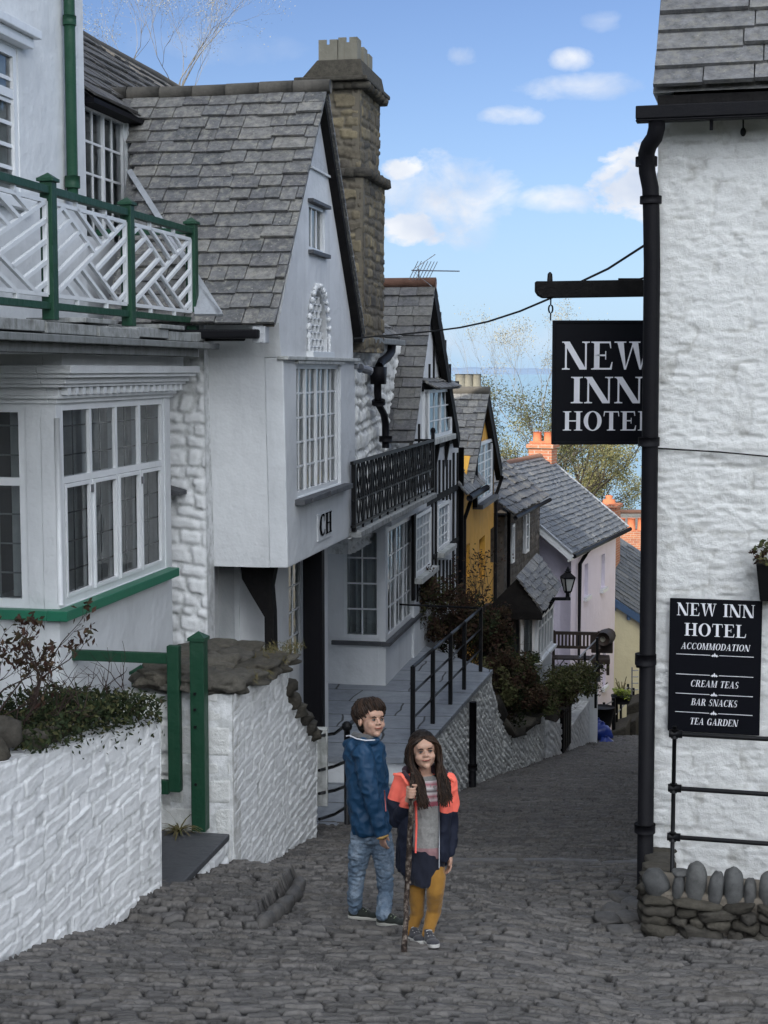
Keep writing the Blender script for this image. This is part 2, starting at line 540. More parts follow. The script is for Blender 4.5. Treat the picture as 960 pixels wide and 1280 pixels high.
def whitestone(name, c=(.70, .71, .70), dirt=(.30, .30, .27), amt=.55, basez=None, bump=.003):
    """thickly limewashed rubble; the joints hold a little dirt"""
    t = NT(name)
    j = t.attr('joint'); r = t.attr('rnd')
    g = t.noise(4, 6, .65)
    cc = t.mix(t.math('MULTIPLY', r, .10), c, (.58, .59, .58))
    k = t.math('MULTIPLY', t.math('SUBTRACT', 1.0, j, True), t.ramp(t.noise(9, 5, .6), [(.42, (.04,) * 3), (.62, (1,) * 3)]))
    cc = t.mix(t.math('MULTIPLY', k, amt), cc, dirt)
    k2 = t.ramp(t.noise(7, 8, .7), [(.60, (0,) * 3), (.72, (1,) * 3)])
    cc = t.mix(t.math('MULTIPLY', k2, amt * .35), cc, dirt)
    if basez is not None:
        # splashes and green growth near the foot of the wall
        z = t.n('ShaderNodeSeparateXYZ'); t.l(t.tc.outputs['Object'], z.inputs[0])
    t.col(cc, .72, .25)
    b1 = t.bump(t.noise(28, 8, .68), bump * 2.2)
    t.bump(t.noise(120, 4, .6), bump * .5, prev=b1)
    return t.m

def slate_mat(name, cols, lichen=.4, lcol=(.30, .30, .24), rough=.62, lscale=9):
    t = NT(name)
    r = t.attr('rnd')
    n = len(cols)
    cc = t.ramp(r, [(i / (n - 1), c) for i, c in enumerate(cols)])
    cc = t.mix(.8, cc, t.ramp(t.noise(17, 8, .72), [(.3, (.18,) * 3), (.72, (.85,) * 3)]), 'OVERLAY')
    k = t.ramp(t.noise(lscale, 8, .72), [(.5, (0,) * 3), (.62, (1,) * 3)])
    cc = t.mix(t.math('MULTIPLY', k, lichen), cc, lcol)
    k = t.ramp(t.noise(45, 3, .5), [(.66, (0,) * 3), (.70, (1,) * 3)])
    cc = t.mix(t.math('MULTIPLY', k, lichen * .8), cc, tuple(min(1, x * 1.7) for x in lcol))
    t.col(cc, rough, .35)
    b = t.bump(t.noise(18, 7, .7), .008)
    t.bump(t.noise(90, 4, .6), .002, prev=b)
    return t.m

def stone_mat(name, cols, mortar=(.2, .19, .17), rough=.85, bump=.006, jp=.4):
    t = NT(name)
    r = t.attr('rnd'); j = t.attr('joint')
    n = len(cols)
    cc = t.ramp(r, [(i / (n - 1), c) for i, c in enumerate(cols)])
    cc = t.mix(.6, cc, t.ramp(t.noise(16, 7, .7), [(.3, (.2,) * 3), (.75, (.85,) * 3)]), 'OVERLAY')
    if mortar:
        k = t.ramp(j, [(0.0, (1,) * 3), (jp, (0,) * 3)])
        cc = t.mix(k, cc, mortar)
    t.col(cc, rough, .25)
    t.bump(t.noise(30, 7, .7), bump)
    return t.m

M = {}
M['render_white'] = paint('white_render', (.66, .68, .70), .75, .30, 1.4, .002, 45)
M['render_grey'] = paint('aged_white_render', (.66, .675, .69), .8, .34, 1.6, .003, 40)
M['roughcast'] = paint('roughcast', (.50, .52, .55), .9, .4, 8, .012, 45)
M['white_trim'] = paint('white_gloss_paint', (.70, .72, .74), .4, .2, 5, .001, 60, .5)
M['old_trim'] = paint('weathered_white_paint', (.50, .51, .50), .7, .75, 7, .003, 40, gcol=(.14, .15, .13))
M['green'] = paint('green_gloss_paint', (.010, .050, .027), .5, .35, 6, .001, 40, .3, gcol=(.03, .07, .045))
M['green_sill'] = paint('green_sill_paint', (.014, .15, .085), .45, .2, 6, .001, 40, .5)
M['black'] = paint('black_paint', (.004, .004, .006), .6, .2, 12, .002, 70, .16, gcol=(.014, .013, .012))
M['blackwood'] = paint('black_tarred_wood', (.008, .0075, .008), .75, .4, 9, .004, 30, .15, gcol=(.022, .02, .018))
M['iron'] = paint('black_iron', (.005, .0055, .007), .5, .4, 20, .001, 60, .22, gcol=(.018, .016, .013))
M['gutter_grey'] = paint('old_gutter', (.20, .21, .21), .7, .6, 10, .002, 50, gcol=(.06, .06, .05))
M['coping'] = paint('weathered_slab', (.30, .31, .31), .85, .8, 9, .004, 40, gcol=(.10, .10, .085))
M['sill_slate'] = paint('slate_sill', (.075, .078, .085), .6, .5, 12, .004, 40)
M['flag'] = None
M['yellow'] = paint('yellow_render', (.76, .41, .07), .8, .35, 2.5, .002, 40, gcol=(.40, .17, .03))
M['pink'] = paint('lilac_render', (.74, .68, .80), .85, .15, 2, .002, 40)
M['cream'] = paint('cream_render', (.68, .62, .42), .85, .15, 2, .002, 40)
M['blue_trim'] = paint('blue_fascia', (.10, .17, .30), .6, .3, 4)
M['ws_wall'] = whitestone('limewashed_rubble', (.77, .78, .79), (.30, .31, .30), .6)
M['ws_inn'] = whitestone('limewashed_inn_wall', (.67, .675, .665), (.26, .25, .22), .5, bump=.005)
M['ws_old'] = whitestone('old_limewash', (.78, .79, .78), (.20, .20, .18), .8)
M['slate_ch'] = slate_mat('old_slates', [(.095, .098, .103), (.15, .15, .15), (.12, .123, .13), (.20, .195, .185), (.11, .11, .115), (.17, .168, .16)], .6, (.30, .29, .25), lscale=13)
M['slate_dark'] = slate_mat('dark_slates', [(.075, .077, .082), (.10, .10, .105), (.12, .12, .118), (.09, .088, .085)], .25, (.20, .195, .16))
M['slate_left'] = slate_mat('mossy_slates', [(.065, .062, .060), (.10, .095, .09), (.085, .08, .078)], .4, (.17, .16, .13))
M['slate_blue'] = slate_mat('blue_slates', [(.085, .095, .11), (.12, .13, .145), (.10, .11, .125), (.15, .155, .16)], .35, (.22, .215, .19), lscale=5)
M['slate_inn'] = slate_mat('inn_slates', [(.12, .122, .128), (.16, .16, .163), (.14, .142, .147), (.18, .178, .172)], .5, (.23, .22, .185), lscale=16)
M['chimney'] = stone_mat('brown_rubble', [(.080, .069, .054), (.12, .103, .077), (.062, .056, .048), (.16, .135, .092), (.09, .078, .062), (.21, .175, .11), (.082, .073, .06)], (.13, .115, .09))
M['darkstone'] = stone_mat('dark_rubble', [(.055, .050, .045), (.09, .08, .07), (.07, .065, .06), (.14, .12, .10)], (.10, .09, .08))
M['rough_stone'] = stone_mat('brown_capstones', [(.040, .036, .029), (.07, .063, .050), (.052, .048, .042), (.085, .077, .062)], None, bump=.014)
M['kerb'] = stone_mat('worn_kerb_stone', [(.075, .071, .068), (.10, .095, .09), (.085, .08, .075)], None, .65, .006)
M['coping_rough'] = stone_mat('rough_capstones', [(.075, .068, .055), (.11, .10, .08), (.09, .084, .072), (.13, .12, .10)], None, bump=.03)
M['pebble'] = stone_mat('grey_beach_stones', [(.055, .057, .058), (.085, .085, .083), (.068, .071, .074), (.10, .10, .096)], None, .7, .003)
M['mortar'] = paint('rough_mortar', (.15, .13, .105), .9, .6, 14, .012, 40, gcol=(.10, .09, .075), streak=False)
M['ridge'] = paint('stone_ridge', (.10, .092, .080), .85, .6, 8, .006, 30, gcol=(.05, .048, .042))
M['ridge_red'] = paint('red_ridge_tile', (.16, .085, .06), .8, .5, 8, .004, 30)
M['terracotta'] = paint('terracotta', (.50, .16, .075), .8, .3, 10, .003, 40)
M['potgrey'] = paint('grey_chimney_slabs', (.20, .19, .155), .9, .6, 7, .005, 30, gcol=(.15, .14, .11))
M['flue_black'] = paint('flue_black', (.01, .01, .01), .9, .1)
M['bench_wood'] = paint('dark_bench_wood', (.045, .032, .026), .6, .4, 10, .002, 40)
M['curtain'] = paint('net_curtain', (.42, .43, .42), .9, .5, 5, .004, 25, gcol=(.22, .23, .22))
M['interior'] = paint('dark_interior', (.020, .022, .024), .9, .3, 4)  # darkness of unlit rooms put into the colour
M['lead'] = paint('lead_flashing', (.33, .35, .38), .6, .5, 6, .002, 40, gcol=(.17, .18, .19))
M['soil'] = paint('soil', (.035, .028, .020), .95, .5, 6, .03, 14, streak=False)
M['bark'] = paint('bark', (.085, .068, .050), .9, .5, 12, .006, 30)
M['bark_pale'] = paint('pale_bark', (.20, .185, .16), .9, .4, 12, .004, 30)
M['twig'] = paint('dark_twig', (.040, .026, .022), .9, .4, 12, .002, 30)

def leafmat(name, cols, rough=.75):
    t = NT(name)
    r = t.attr('rnd'); n = len(cols)
    cc = t.ramp(r, [(i / (n - 1), c) for i, c in enumerate(cols)])
    t.col(cc, rough, .15)
    try:
        t.b.inputs['Transmission Weight'].default_value = 0.0
        t.b.inputs['Subsurface Weight'].default_value = 0.0
    except KeyError: pass
    return t.m
M['ivy'] = leafmat('ivy_leaves', [(.012, .020, .009), (.022, .034, .014), (.035, .048, .02), (.018, .026, .014), (.055, .055, .022)])
M['redleaf'] = leafmat('reddish_leaves', [(.035, .018, .014), (.055, .028, .02), (.03, .03, .015), (.08, .05, .03)])
M['hedge'] = leafmat('mixed_shrub_leaves', [(.024, .028, .014), (.045, .045, .022), (.045, .065, .022), (.08, .09, .035), (.09, .07, .04)])
M['spring'] = leafmat('spring_leaves', [(.13, .13, .05), (.19, .18, .07), (.24, .21, .09), (.10, .11, .05), (.28, .25, .13)])
M['drygrass'] = leafmat('dry_fern', [(.10, .085, .04), (.16, .13, .06), (.06, .07, .025)])
M['olive'] = leafmat('olive_leaves', [(.05, .06, .025), (.08, .085, .035), (.11, .11, .05), (.06, .05, .03)])
M['budtwig'] = leafmat('budding_twigs', [(.20, .185, .14), (.27, .25, .18), (.32, .30, .21)])

def brickmat():
    t = NT('orange_brick')
    b = t.n('ShaderNodeTexBrick'); mp = t.n('ShaderNodeMapping')
    mp.inputs['Rotation'].default_value = (PI / 2, 0, 0)
    # bricks read in (along, height) for both faces: use x+y as the along coordinate
    sx = t.n('ShaderNodeSeparateXYZ'); t.l(t.tc.outputs['Object'], sx.inputs[0])
    cx = t.n('ShaderNodeCombineXYZ'); t.l(t.math('ADD', sx.outputs[0], sx.outputs[1]), cx.inputs[0]); t.l(sx.outputs[2], cx.inputs[1])
    t.l(cx.outputs[0], b.inputs['Vector'])
    b.inputs['Scale'].default_value = 1.0; b.inputs['Brick Width'].default_value = .25; b.inputs['Row Height'].default_value = .085; b.inputs['Mortar Size'].default_value = .008
    b.inputs['Color1'].default_value = (.42, .17, .09, 1); b.inputs['Color2'].default_value = (.33, .12, .07, 1); b.inputs['Mortar'].default_value = (.42, .34, .27, 1)
    cc = t.mix(.5, b.outputs[0], t.noise(12, 6, .7), 'OVERLAY')
    t.col(cc, .85, .2); t.bump(b.outputs['Fac'], -.006)
    return t.m
M['brick'] = brickmat()

def flagmat():
    t = NT('slate_paving')
    b = t.n('ShaderNodeTexBrick'); b.offset = .37
    mp = t.n('ShaderNodeMapping'); mp.inputs['Rotation'].default_value = (0, 0, math.radians(8)); t.l(t.tc.outputs['Object'], mp.inputs[0])
    dn = t.n('ShaderNodeTexNoise'); dn.inputs['Scale'].default_value = 1.2
    ad = t.n('ShaderNodeVectorMath', operation='ADD'); sc = t.n('ShaderNodeVectorMath', operation='SCALE'); sc.inputs['Scale'].default_value = .25
    t.l(t.tc.outputs['Object'], dn.inputs['Vector']); t.l(dn.outputs['Color'], sc.inputs[0]); t.l(mp.outputs[0], ad.inputs[0]); t.l(sc.outputs[0], ad.inputs[1])
    t.l(ad.outputs[0], b.inputs['Vector'])
    b.inputs['Scale'].default_value = 1; b.inputs['Brick Width'].default_value = 1.0; b.inputs['Row Height'].default_value = .72; b.inputs['Mortar Size'].default_value = .012
    b.inputs['Color1'].default_value = (.19, .21, .24, 1); b.inputs['Color2'].default_value = (.25, .27, .30, 1); b.inputs['Mortar'].default_value = (.03, .03, .03, 1)
    cc = t.mix(.6, b.outputs[0], t.ramp(t.noise(5, 7, .7), [(.3, (.3,) * 3), (.75, (.75,) * 3)]), 'OVERLAY')
    t.col(cc, .5, .4)
    b1 = t.bump(t.noise(9, 6, .6), .008); t.bump(b.outputs['Fac'], -.008, prev=b1)
    return t.m
M['flag'] = flagmat()

def cobblemat():
    t = NT('worn_cobbles')
    r = t.attr('rnd'); j = t.attr('joint')
    cc = t.ramp(r, [(0, (.066, .062, .059)), (.3, (.105, .100, .095)), (.55, (.082, .078, .077)), (.8, (.135, .127, .120)), (1, (.095, .087, .079))])
    cc = t.mix(.5, cc, t.ramp(t.noise(11, 7, .7), [(.3, (.28,) * 3), (.75, (.75,) * 3)]), 'OVERLAY')
    cc = t.mix(.55, cc, t.ramp(t.noise(.7, 4, .6), [(.3, (.36,) * 3), (.7, (.62,) * 3)]), 'OVERLAY')
    cc = t.mix(t.ramp(j, [(0, (1,) * 3), (.55, (0,) * 3)]), cc, (.013, .012, .011))
    k = t.ramp(t.noise(60, 2, .5), [(.76, (0,) * 3), (.78, (1,) * 3)])
    cc = t.mix(t.math('MULTIPLY', k, .35), cc, (.30, .29, .27))
    t.col(cc, .6, .35)
    rr = t.ramp(t.noise(5, 5, .6), [(.3, (.45,) * 3), (.7, (.75,) * 3)])
    t.l(rr, t.b.inputs['Roughness'])
    b = t.bump(t.noise(45, 6, .65), .005); t.bump(t.noise(160, 3, .6), .001, prev=b)
    return t.m
M['cobble'] = cobblemat()

def hillmat():
    t = NT('hillside_green')
    cc = t.ramp(t.noise(.6, 8, .7), [(.3, (.025, .035, .015)), (.5, (.05, .055, .025)), (.7, (.085, .08, .045))])
    t.col(cc, .95, .1); t.bump(t.noise(1.5, 8, .7), .5)
    return t.m
M['hill'] = hillmat()

def seamat():
    t = NT('sea_water')
    n = t.noise(.0025, 6, .6, stretch=(1, 3, 1))
    cc = t.ramp(n, [(.3, (.17, .27, .34)), (.7, (.21, .32, .39))])
    t.col(cc, .35, .5)
    t.b.inputs['IOR'].default_value = 1.33
    b = t.bump(t.noise(.06, 8, .7, stretch=(.5, 1, 1)), 1.2)
    return t.m
M['sea'] = seamat()
t = NT('hazy_coast'); t.col(t.ramp(t.noise(.0008, 5), [(.3, (.15, .21, .30)), (.7, (.19, .26, .36))]), 1, 0); M['coast'] = t.m  # distance haze put into the coast colour

def glassmat(name='window_glass', tint=(.75, .80, .82), refl=1.0):
    t = NT(name)
    tr = t.n('ShaderNodeBsdfTransparent'); tr.inputs[0].default_value = (*tint, 1)
    gl = t.n('ShaderNodeBsdfGlossy'); gl.inputs['Roughness'].default_value = .03
    bp = t.n('ShaderNodeBump'); bp.inputs['Distance'].default_value = .004; t.l(t.noise(5, 3, .5), bp.inputs['Height']); t.l(bp.outputs[0], gl.inputs['Normal'])
    fr = t.n('ShaderNodeFresnel'); fr.inputs['IOR'].default_value = 1.5
    f = t.math('ADD', t.math('MULTIPLY', fr.outputs[0], .75 * refl), .07 * refl, True)
    ms = t.n('ShaderNodeMixShader'); t.l(f, ms.inputs[0]); t.l(tr.outputs[0], ms.inputs[1]); t.l(gl.outputs[0], ms.inputs[2])
    t.l(ms.outputs[0], t.out.inputs[0])
    return t.m
M['glass'] = glassmat()

def plain(name, c, rough=.6, spec=.3, metal=0):
    t = NT(name); t.col(t.mix(.15, c, t.noise(30, 4), 'OVERLAY'), rough, spec, metal); return t.m
M['sign_black'] = plain('black_sign_board', (.003, .0035, .006), .5, .12)
M['sign_white'] = plain('white_sign_lettering', (.72, .72, .76), .5)
M['letter_black'] = plain('black_lettering', (.004, .004, .005), .9, .03)
M['metal'] = plain('aluminium', (.25, .26, .28), .45, .5, .8)
M['cable'] = plain('black_cable', (.01, .01, .01), .6)
M['pot_black'] = plain('black_planter', (.006, .006, .007), .6, .15)
M['blue_bag'] = plain('blue_plastic', (.02, .05, .28), .3, .5)
M['lamp_glass'] = plain('frosted_lamp_glass', (.42, .43, .42), .3, .5)
M['lime_planter'] = leafmat('lime_flowers', [(.35, .45, .05), (.45, .50, .12), (.12, .2, .05), (.6, .6, .3)])
# ------------------------------------------------------------------ building parts
def window(parent, F, b, a0, a1, z0, z1, cols, rows, fw=.05, mw=.022, proud=.02, depth=.09, curtain=None, mat='white_trim', sub=None, casement=None, name='window', lead=False, transom=None):
    """framed window on plane b; a part with pane (and curtain) as sub-parts. rows bars; sub: list of (col fractions) for heavier mullions"""
    m = MB()
    bo, bi = b + proud, b - .05
    if a0 > a1: a0, a1 = a1, a0
    m.box(F, a0, a1, bi, bo, z0, z0 + fw); m.box(F, a0, a1, bi, bo, z1 - fw, z1)
    m.box(F, a0, a0 + fw, bi, bo, z0 + fw, z1 - fw); m.box(F, a1 - fw, a1, bi, bo, z0 + fw, z1 - fw)
    ia0, ia1, iz0, iz1 = a0 + fw, a1 - fw, z0 + fw, z1 - fw
    big = list(sub or [])
    for s in big:
        x = ia0 + (ia1 - ia0) * s
        m.box(F, x - fw * .45, x + fw * .45, bi, bo - .003, iz0, iz1)
    if transom:
        zz = iz0 + (iz1 - iz0) * transom
        m.box(F, ia0, ia1, bi, bo - .002, zz - fw * .5, zz + fw * .5)
    bt = bo - .018
    for k in range(1, cols):
        s = k / cols
        if any(abs(s - t) < .02 for t in big): continue
        x = ia0 + (ia1 - ia0) * s
        m.box(F, x - mw / 2, x + mw / 2, bt - .02, bt, iz0, iz1)
    for k in range(1, rows):
        s = k / rows
        if transom and abs(s - transom) < .02: continue
        zz = iz0 + (iz1 - iz0) * s
        m.box(F, ia0, ia1, bt - .021, bt - .002, zz - mw / 2, zz + mw / 2)
    w = m.build(name, M[mat], parent)
    g = MB(); bp = bt - .012
    g.quad(F.pt(ia0, bp, iz0), F.pt(ia1, bp, iz0), F.pt(ia1, bp, iz1), F.pt(ia0, bp, iz1))
    g.build('pane', M['glass'], w)
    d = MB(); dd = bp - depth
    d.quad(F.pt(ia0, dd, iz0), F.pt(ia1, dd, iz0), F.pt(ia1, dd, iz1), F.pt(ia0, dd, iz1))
    d.build('dark_room', M['interior'], w)  # flat dark sheet painted as the shade of the room
    if curtain:
        c = MB(); n = max(8, int((ia1 - ia0) / .02))
        for (s0, s1) in curtain:
            A = [ia0 + (ia1 - ia0) * (s0 + (s1 - s0) * k / n) for k in range(n + 1)]
            B = [bp - depth * .45 + depth * .3 * math.sin(k * 1.3 + 2 * mn.noise(Vector((k * .3, s0, a0)))) for k in range(n + 1)]
            for k in range(n):
                c.quad(F.pt(A[k], B[k], iz0), F.pt(A[k + 1], B[k + 1], iz0), F.pt(A[k + 1], B[k + 1], iz1), F.pt(A[k], B[k], iz1), r=.5)
        c.build('curtain', M['curtain'], w, True)
    return w

def panel(name, mat, F, b, pts, th, parent, holes=None, hd=.25, bev=0.0):
    """wall slab with outline pts (a,z) facing +n, thickness th inwards; holes [(a0,a1,z0,z1)] cut through"""
    m = MB()
    m.prism([F.pt(a, b, z) for a, z in pts], -F.n * th)
    o = m.build(name, M[mat], parent)
    fixnorm(o)
    if holes:
        c = MB()
        for h in holes:
            c.box(F, min(h[0], h[1]), max(h[0], h[1]), b - hd, b + .2, h[2], h[3])
        cut(o, c)
    if bev:
        bb = o.modifiers.new('bevel', 'BEVEL'); bb.width = bev; bb.segments = 2; bb.limit_method = 'ANGLE'; bb.angle_limit = math.radians(50)
    return o

# ---- serif capitals, drawn here from stems, hairlines, serifs and bowls ----
def _ring(cx, cy, rx, ry, a0, a1, tx, ty, n=18):
    """arc band: thickness tx where the stroke is vertical, ty where horizontal"""
    out = []
    P0 = []; P1 = []
    for k in range(n + 1):
        a = math.radians(a0 + (a1 - a0) * k / n)
        c, s = math.cos(a), math.sin(a)
        P0.append((cx + rx * c, cy + ry * s)); P1.append((cx + (rx - tx) * c, cy + (ry - ty) * s))
    for k in range(n):
        out.append([P0[k], P0[k + 1], P1[k + 1], P1[k]])
    return out

def glyph(ch):
    """quads of a letter of cap height 1; returns (width, quads)"""
    S, h, sf, e = .185, .06, .10, .042   # stem, hairline, serif overhang, serif thickness
    Q = []
    def R(x0, y0, x1, y1): Q.append([(x0, y0), (x1, y0), (x1, y1), (x0, y1)])
    def stem(x, w=S, top=True, bot=True, o=sf):
        R(x, 0, x + w, 1)
        if bot: R(x - o, 0, x + w + o, e); Q.append([(x - o * .5, e), (x + w + o * .5, e), (x + w, e + .03), (x, e + .03)])
        if top: R(x - o, 1 - e, x + w + o, 1); Q.append([(x, 1 - e - .03), (x + w, 1 - e - .03), (x + w + o * .5, 1 - e), (x - o * .5, 1 - e)])
    def D(x0, y0, x1, y1, w): Q.append([(x0, y0), (x0 + w, y0), (x1 + w, y1), (x1, y1)])
    if ch == 'I': stem(sf); return .385, Q
    if ch == 'N':
        stem(sf, h, True, True, sf); D(.60, 0, .03, 1, S + .04); stem(.78, h, True, False, sf); R(.6, 0, .84, .02); return .94, Q
    if ch == 'H': stem(sf); stem(.62); R(.2, .47, .7, .47 + h); return .9, Q
    if ch == 'E':
        stem(sf); R(.2, 0, .66, h); R(.2, 1 - h, .64, 1); R(.2, .48, .5, .48 + h)
        Q.append([(.62, 0), (.70, 0), (.73, .27), (.70, .27)]); Q.append([(.60, 1), (.66, 1), (.68, .76), (.65, .76)]); Q.append([(.48, .36), (.51, .36), (.51, .66), (.48, .66)])
        return .76, Q
    if ch == 'L':
        stem(sf); R(.2, 0, .62, h); Q.append([(.60, 0), (.66, 0), (.71, .30), (.68, .30)]); return .73, Q
    if ch == 'T':
        stem(.28, S, False, True); R(.04, 1 - h, .72, 1); Q.append([(.04, 1), (.08, 1), (.05, .74), (.015, .74)]); Q.append([(.68, 1), (.72, 1), (.745, .74), (.71, .74)]); return .76, Q
    if ch == 'O': Q += _ring(.44, .5, .42, .515, 0, 360, .2, .05, 32); return .88, Q
    if ch in 'CG':
        Q += _ring(.45, .5, .42, .515, 52, 308, .2, .05, 26); Q.append([(.70, .66), (.74, .66), (.74, 1.0), (.705, 1.0)])
        if ch == 'C': Q.append([(.68, .12), (.72, .08), (.79, .25), (.75, .26)]); return .82, Q
        R(.62, .03, .62 + S, .42); R(.52, .40, .88, .44); return .92, Q
    if ch == 'D': stem(sf, S, True, True, sf); R(.2, 0, .42, .05); R(.2, .95, .42, 1); Q += _ring(.42, .5, .42, .5, -90, 90, .2, .05); return .88, Q
    if ch == 'B':
        stem(sf); R(.2, 0, .44, .05); R(.2, .95, .42, 1); R(.2, .50, .44, .55)
        Q += _ring(.42, .755, .28, .245, -90, 90, .18, .05); Q += _ring(.44, .275, .32, .275, -90, 90, .19, .05); return .80, Q
    if ch == 'R':
        stem(sf); R(.2, .95, .42, 1); R(.2, .47, .44, .52); Q += _ring(.42, .735, .29, .265, -90, 90, .18, .05)
        D(.62, 0, .36, .50, S + .02); R(.62, 0, .90, e); return .88, Q
    if ch == 'K':
        stem(sf); Q.append([(.24, .40), (.30, .36), (.72, 1), (.65, 1)]); D(.60, 0, .33, .52, S + .03); R(.55, 1 - e, .84, 1); R(.52, 0, .9, e); return .88, Q
    if ch == 'A':
        Q.append([(.07, 0), (.13, 0), (.44, 1), (.39, 1)]); Q.append([(.58, 0), (.80, 0), (.49, 1), (.38, 1)]); R(.2, .30, .62, .30 + h)
        R(0, 0, .23, e); R(.50, 0, .88, e); return .88, Q
    if ch == 'M':
        stem(sf, h, True, True, sf); stem(.82, S, True, True, sf)
        Q.append([(.44, 0), (.54, 0), (.30, 1), (.06, 1)]); Q.append([(.46, 0), (.53, 0), (.88, 1), (.83, 1)]); return 1.12, Q
    if ch == 'W':
        Q.append([(.32, 0), (.38, 0), (.29, 1), (.07, 1)]); Q.append([(.34, 0), (.38, 0), (.66, 1), (.61, 1)])
        Q.append([(.84, 0), (.90, 0), (.78, 1), (.56, 1)]); Q.append([(.86, 0), (.90, 0), (1.12, 1), (1.06, 1)])
        R(-.02, 1 - e, .38, 1); R(.48, 1 - e, .86, 1); R(.96, 1 - e, 1.2, 1); return 1.18, Q
    if ch == 'S':
        Q += _ring(.34, .735, .26, .28, 55, 270, .13, .055, 16); Q += _ring(.34, .265, .28, .28, -128, 90, .15, .055, 16)
        Q.append([(.18, .56), (.25, .47), (.50, .40), (.46, .53)])
        Q.append([(.50, .72), (.53, .72), (.55, 1), (.515, 1)]); Q.append([(.05, 0), (.085, 0), (.105, .30), (.07, .30)]); return .68, Q
    return .42, Q

def text_mb(mb, txt, O, X, Z, N, height, width=None, centre=True, italic=0.0, track=.06, thick=.004, sx=None):
    """lettering as thin solid quads; O: baseline centre (or start)"""
    adv = []; x = 0
    for c in txt:
        w, q = glyph(c) if c != ' ' else (.42, [])
        adv.append((x, q)); x += w + track
    tot = x - track
    sx = (width / tot) if width else (sx or 1) * height
    x0 = -tot / 2 if centre else 0
    k = 0
    for ax, qs in adv:
        for q in qs:
            k += 1
            lay = .0002 * (k % 7)
            pts = [O + X * ((x0 + ax + px) * sx + italic * pz * height) + Z * (pz * height) + N * (thick + lay) for px, pz in q]
            ar = sum(q[i][0] * q[(i + 1) % 4][1] - q[(i + 1) % 4][0] * q[i][1] for i in range(4))
            mb.quad(*pts, r=.5)
    return tot * sx

# ---- vegetation ----
def leafy(mb, c, rad, n, size, squash=(1, 1, 1), shell=.0, seed=0, lumps=6, clip=None):
    """many small leaves clumped through an uneven volume"""
    rng = random.Random(seed)
    L = [(Vector((rng.uniform(-1, 1), rng.uniform(-1, 1), rng.uniform(-1, 1))), rng.uniform(.35, .75)) for _ in range(lumps)]
    k = 0; tries = 0
    while k < n and tries < n * 8:
        tries += 1
        lc, lr = rng.choice(L)
        d = Vector((rng.gauss(0, 1), rng.gauss(0, 1), rng.gauss(0, 1)))
        d.normalize(); d *= lr * rng.random() ** .5
        q = lc * .7 + d
        p = Vector((c[0] + q.x * rad * squash[0], c[1] + q.y * rad * squash[1], c[2] + q.z * rad * squash[2]))
        if mn.noise(p * (2.2 / max(rad, .2)) + Vector((seed, 0, 0))) < -.15: continue
        if clip and not clip(p): continue
        one_leaf(mb, p, size * rng.uniform(.6, 1.3), rng); k += 1

def one_leaf(mb, p, s, rng):
    a = Vector((rng.gauss(0, 1), rng.gauss(0, 1), rng.gauss(0, 1) + .5)).normalized()
    b = a.cross(Vector((rng.gauss(0, 1), rng.gauss(0, 1), rng.gauss(0, 1)))).normalized()
    c = a.cross(b)
    mb.quad(p - b * s, p + c * s * .45 + a * s * .1, p + b * s, p - c * s * .45 + a * s * .1, r=rng.random())

def branches(mb, p, d, L, r, depth, rng, spread=.5, tips=None, up=.15, seg=5, shrink=.72, kids=(2, 3)):
    pts = [p]; q = p.copy(); dd = d.copy()
    n = 4 if depth > 1 else 3
    for k in range(n):
        dd = (dd + Vector((rng.gauss(0, .13), rng.gauss(0, .13), rng.gauss(0, .10) + up * .15))).normalized()
        q = q + dd * (L / n); pts.append(q)
    mb.tube(pts, [r * (1 - .4 * k / n) for k in range(n + 1)], seg, False)
    if depth == 0:
        if tips is not None: tips.append((q, dd))
        return
    for k in range(rng.randint(*kids)):
        at = pts[rng.randint(2, n)] if k else q
        s = Vector((rng.gauss(0, 1), rng.gauss(0, 1), rng.gauss(0, .7)))
        nd = (dd + s * spread + Vector((0, 0, up))).normalized()
        branches(mb, at, nd, L * shrink * rng.uniform(.75, 1.1), r * .58, depth - 1, rng, spread, tips, up, max(3, seg - 1), shrink, kids)
# ------------------------------------------------------------------ the setting: sea, coast, ground, hillside, street
L = Frame(0, 0, 11)

def sheet(name, xs, ys, zf, m, kind='structure', smooth=True):
    X, Y = np.meshgrid(np.array(xs), np.array(ys), indexing='ij')
    Z = np.array([[zf(x, y) for y in ys] for x in xs])
    V = np.stack([X, Y, Z], -1).reshape(-1, 3)
    o = grid_mesh(name, V, np.zeros(len(V)), len(xs), len(ys), m, None, smooth)
    return struct(o, kind)

sea = MB(); SZ = -95.0
sea.quad((-42000, 150, SZ), (42000, 150, SZ), (42000, 56000, SZ), (-42000, 56000, SZ))
struct(sea.build('sea', M['sea']))
# low far coast on the horizon
xs = np.linspace(500, 735, 90)
cv = []
for k, x in enumerate(xs):
    e = math.sin(PI * k / 89) ** .5
    top = 463.5 - e * (4.5 + 2.0 * mn.noise(Vector((k * .09, 3, 0))) + .8 * mn.noise(Vector((k * .3, 7, 0))))
    for (dy, f) in ((0, 0), (800, .7), (2500, 1), (6000, 0)):
        p = P(x, top, 31000); cv.append((p.x, 31000 + dy, SZ + (p.z - SZ) * f))
struct(grid_mesh('far_coast', np.array(cv), np.zeros(len(cv)), 90, 4, M['coast']))

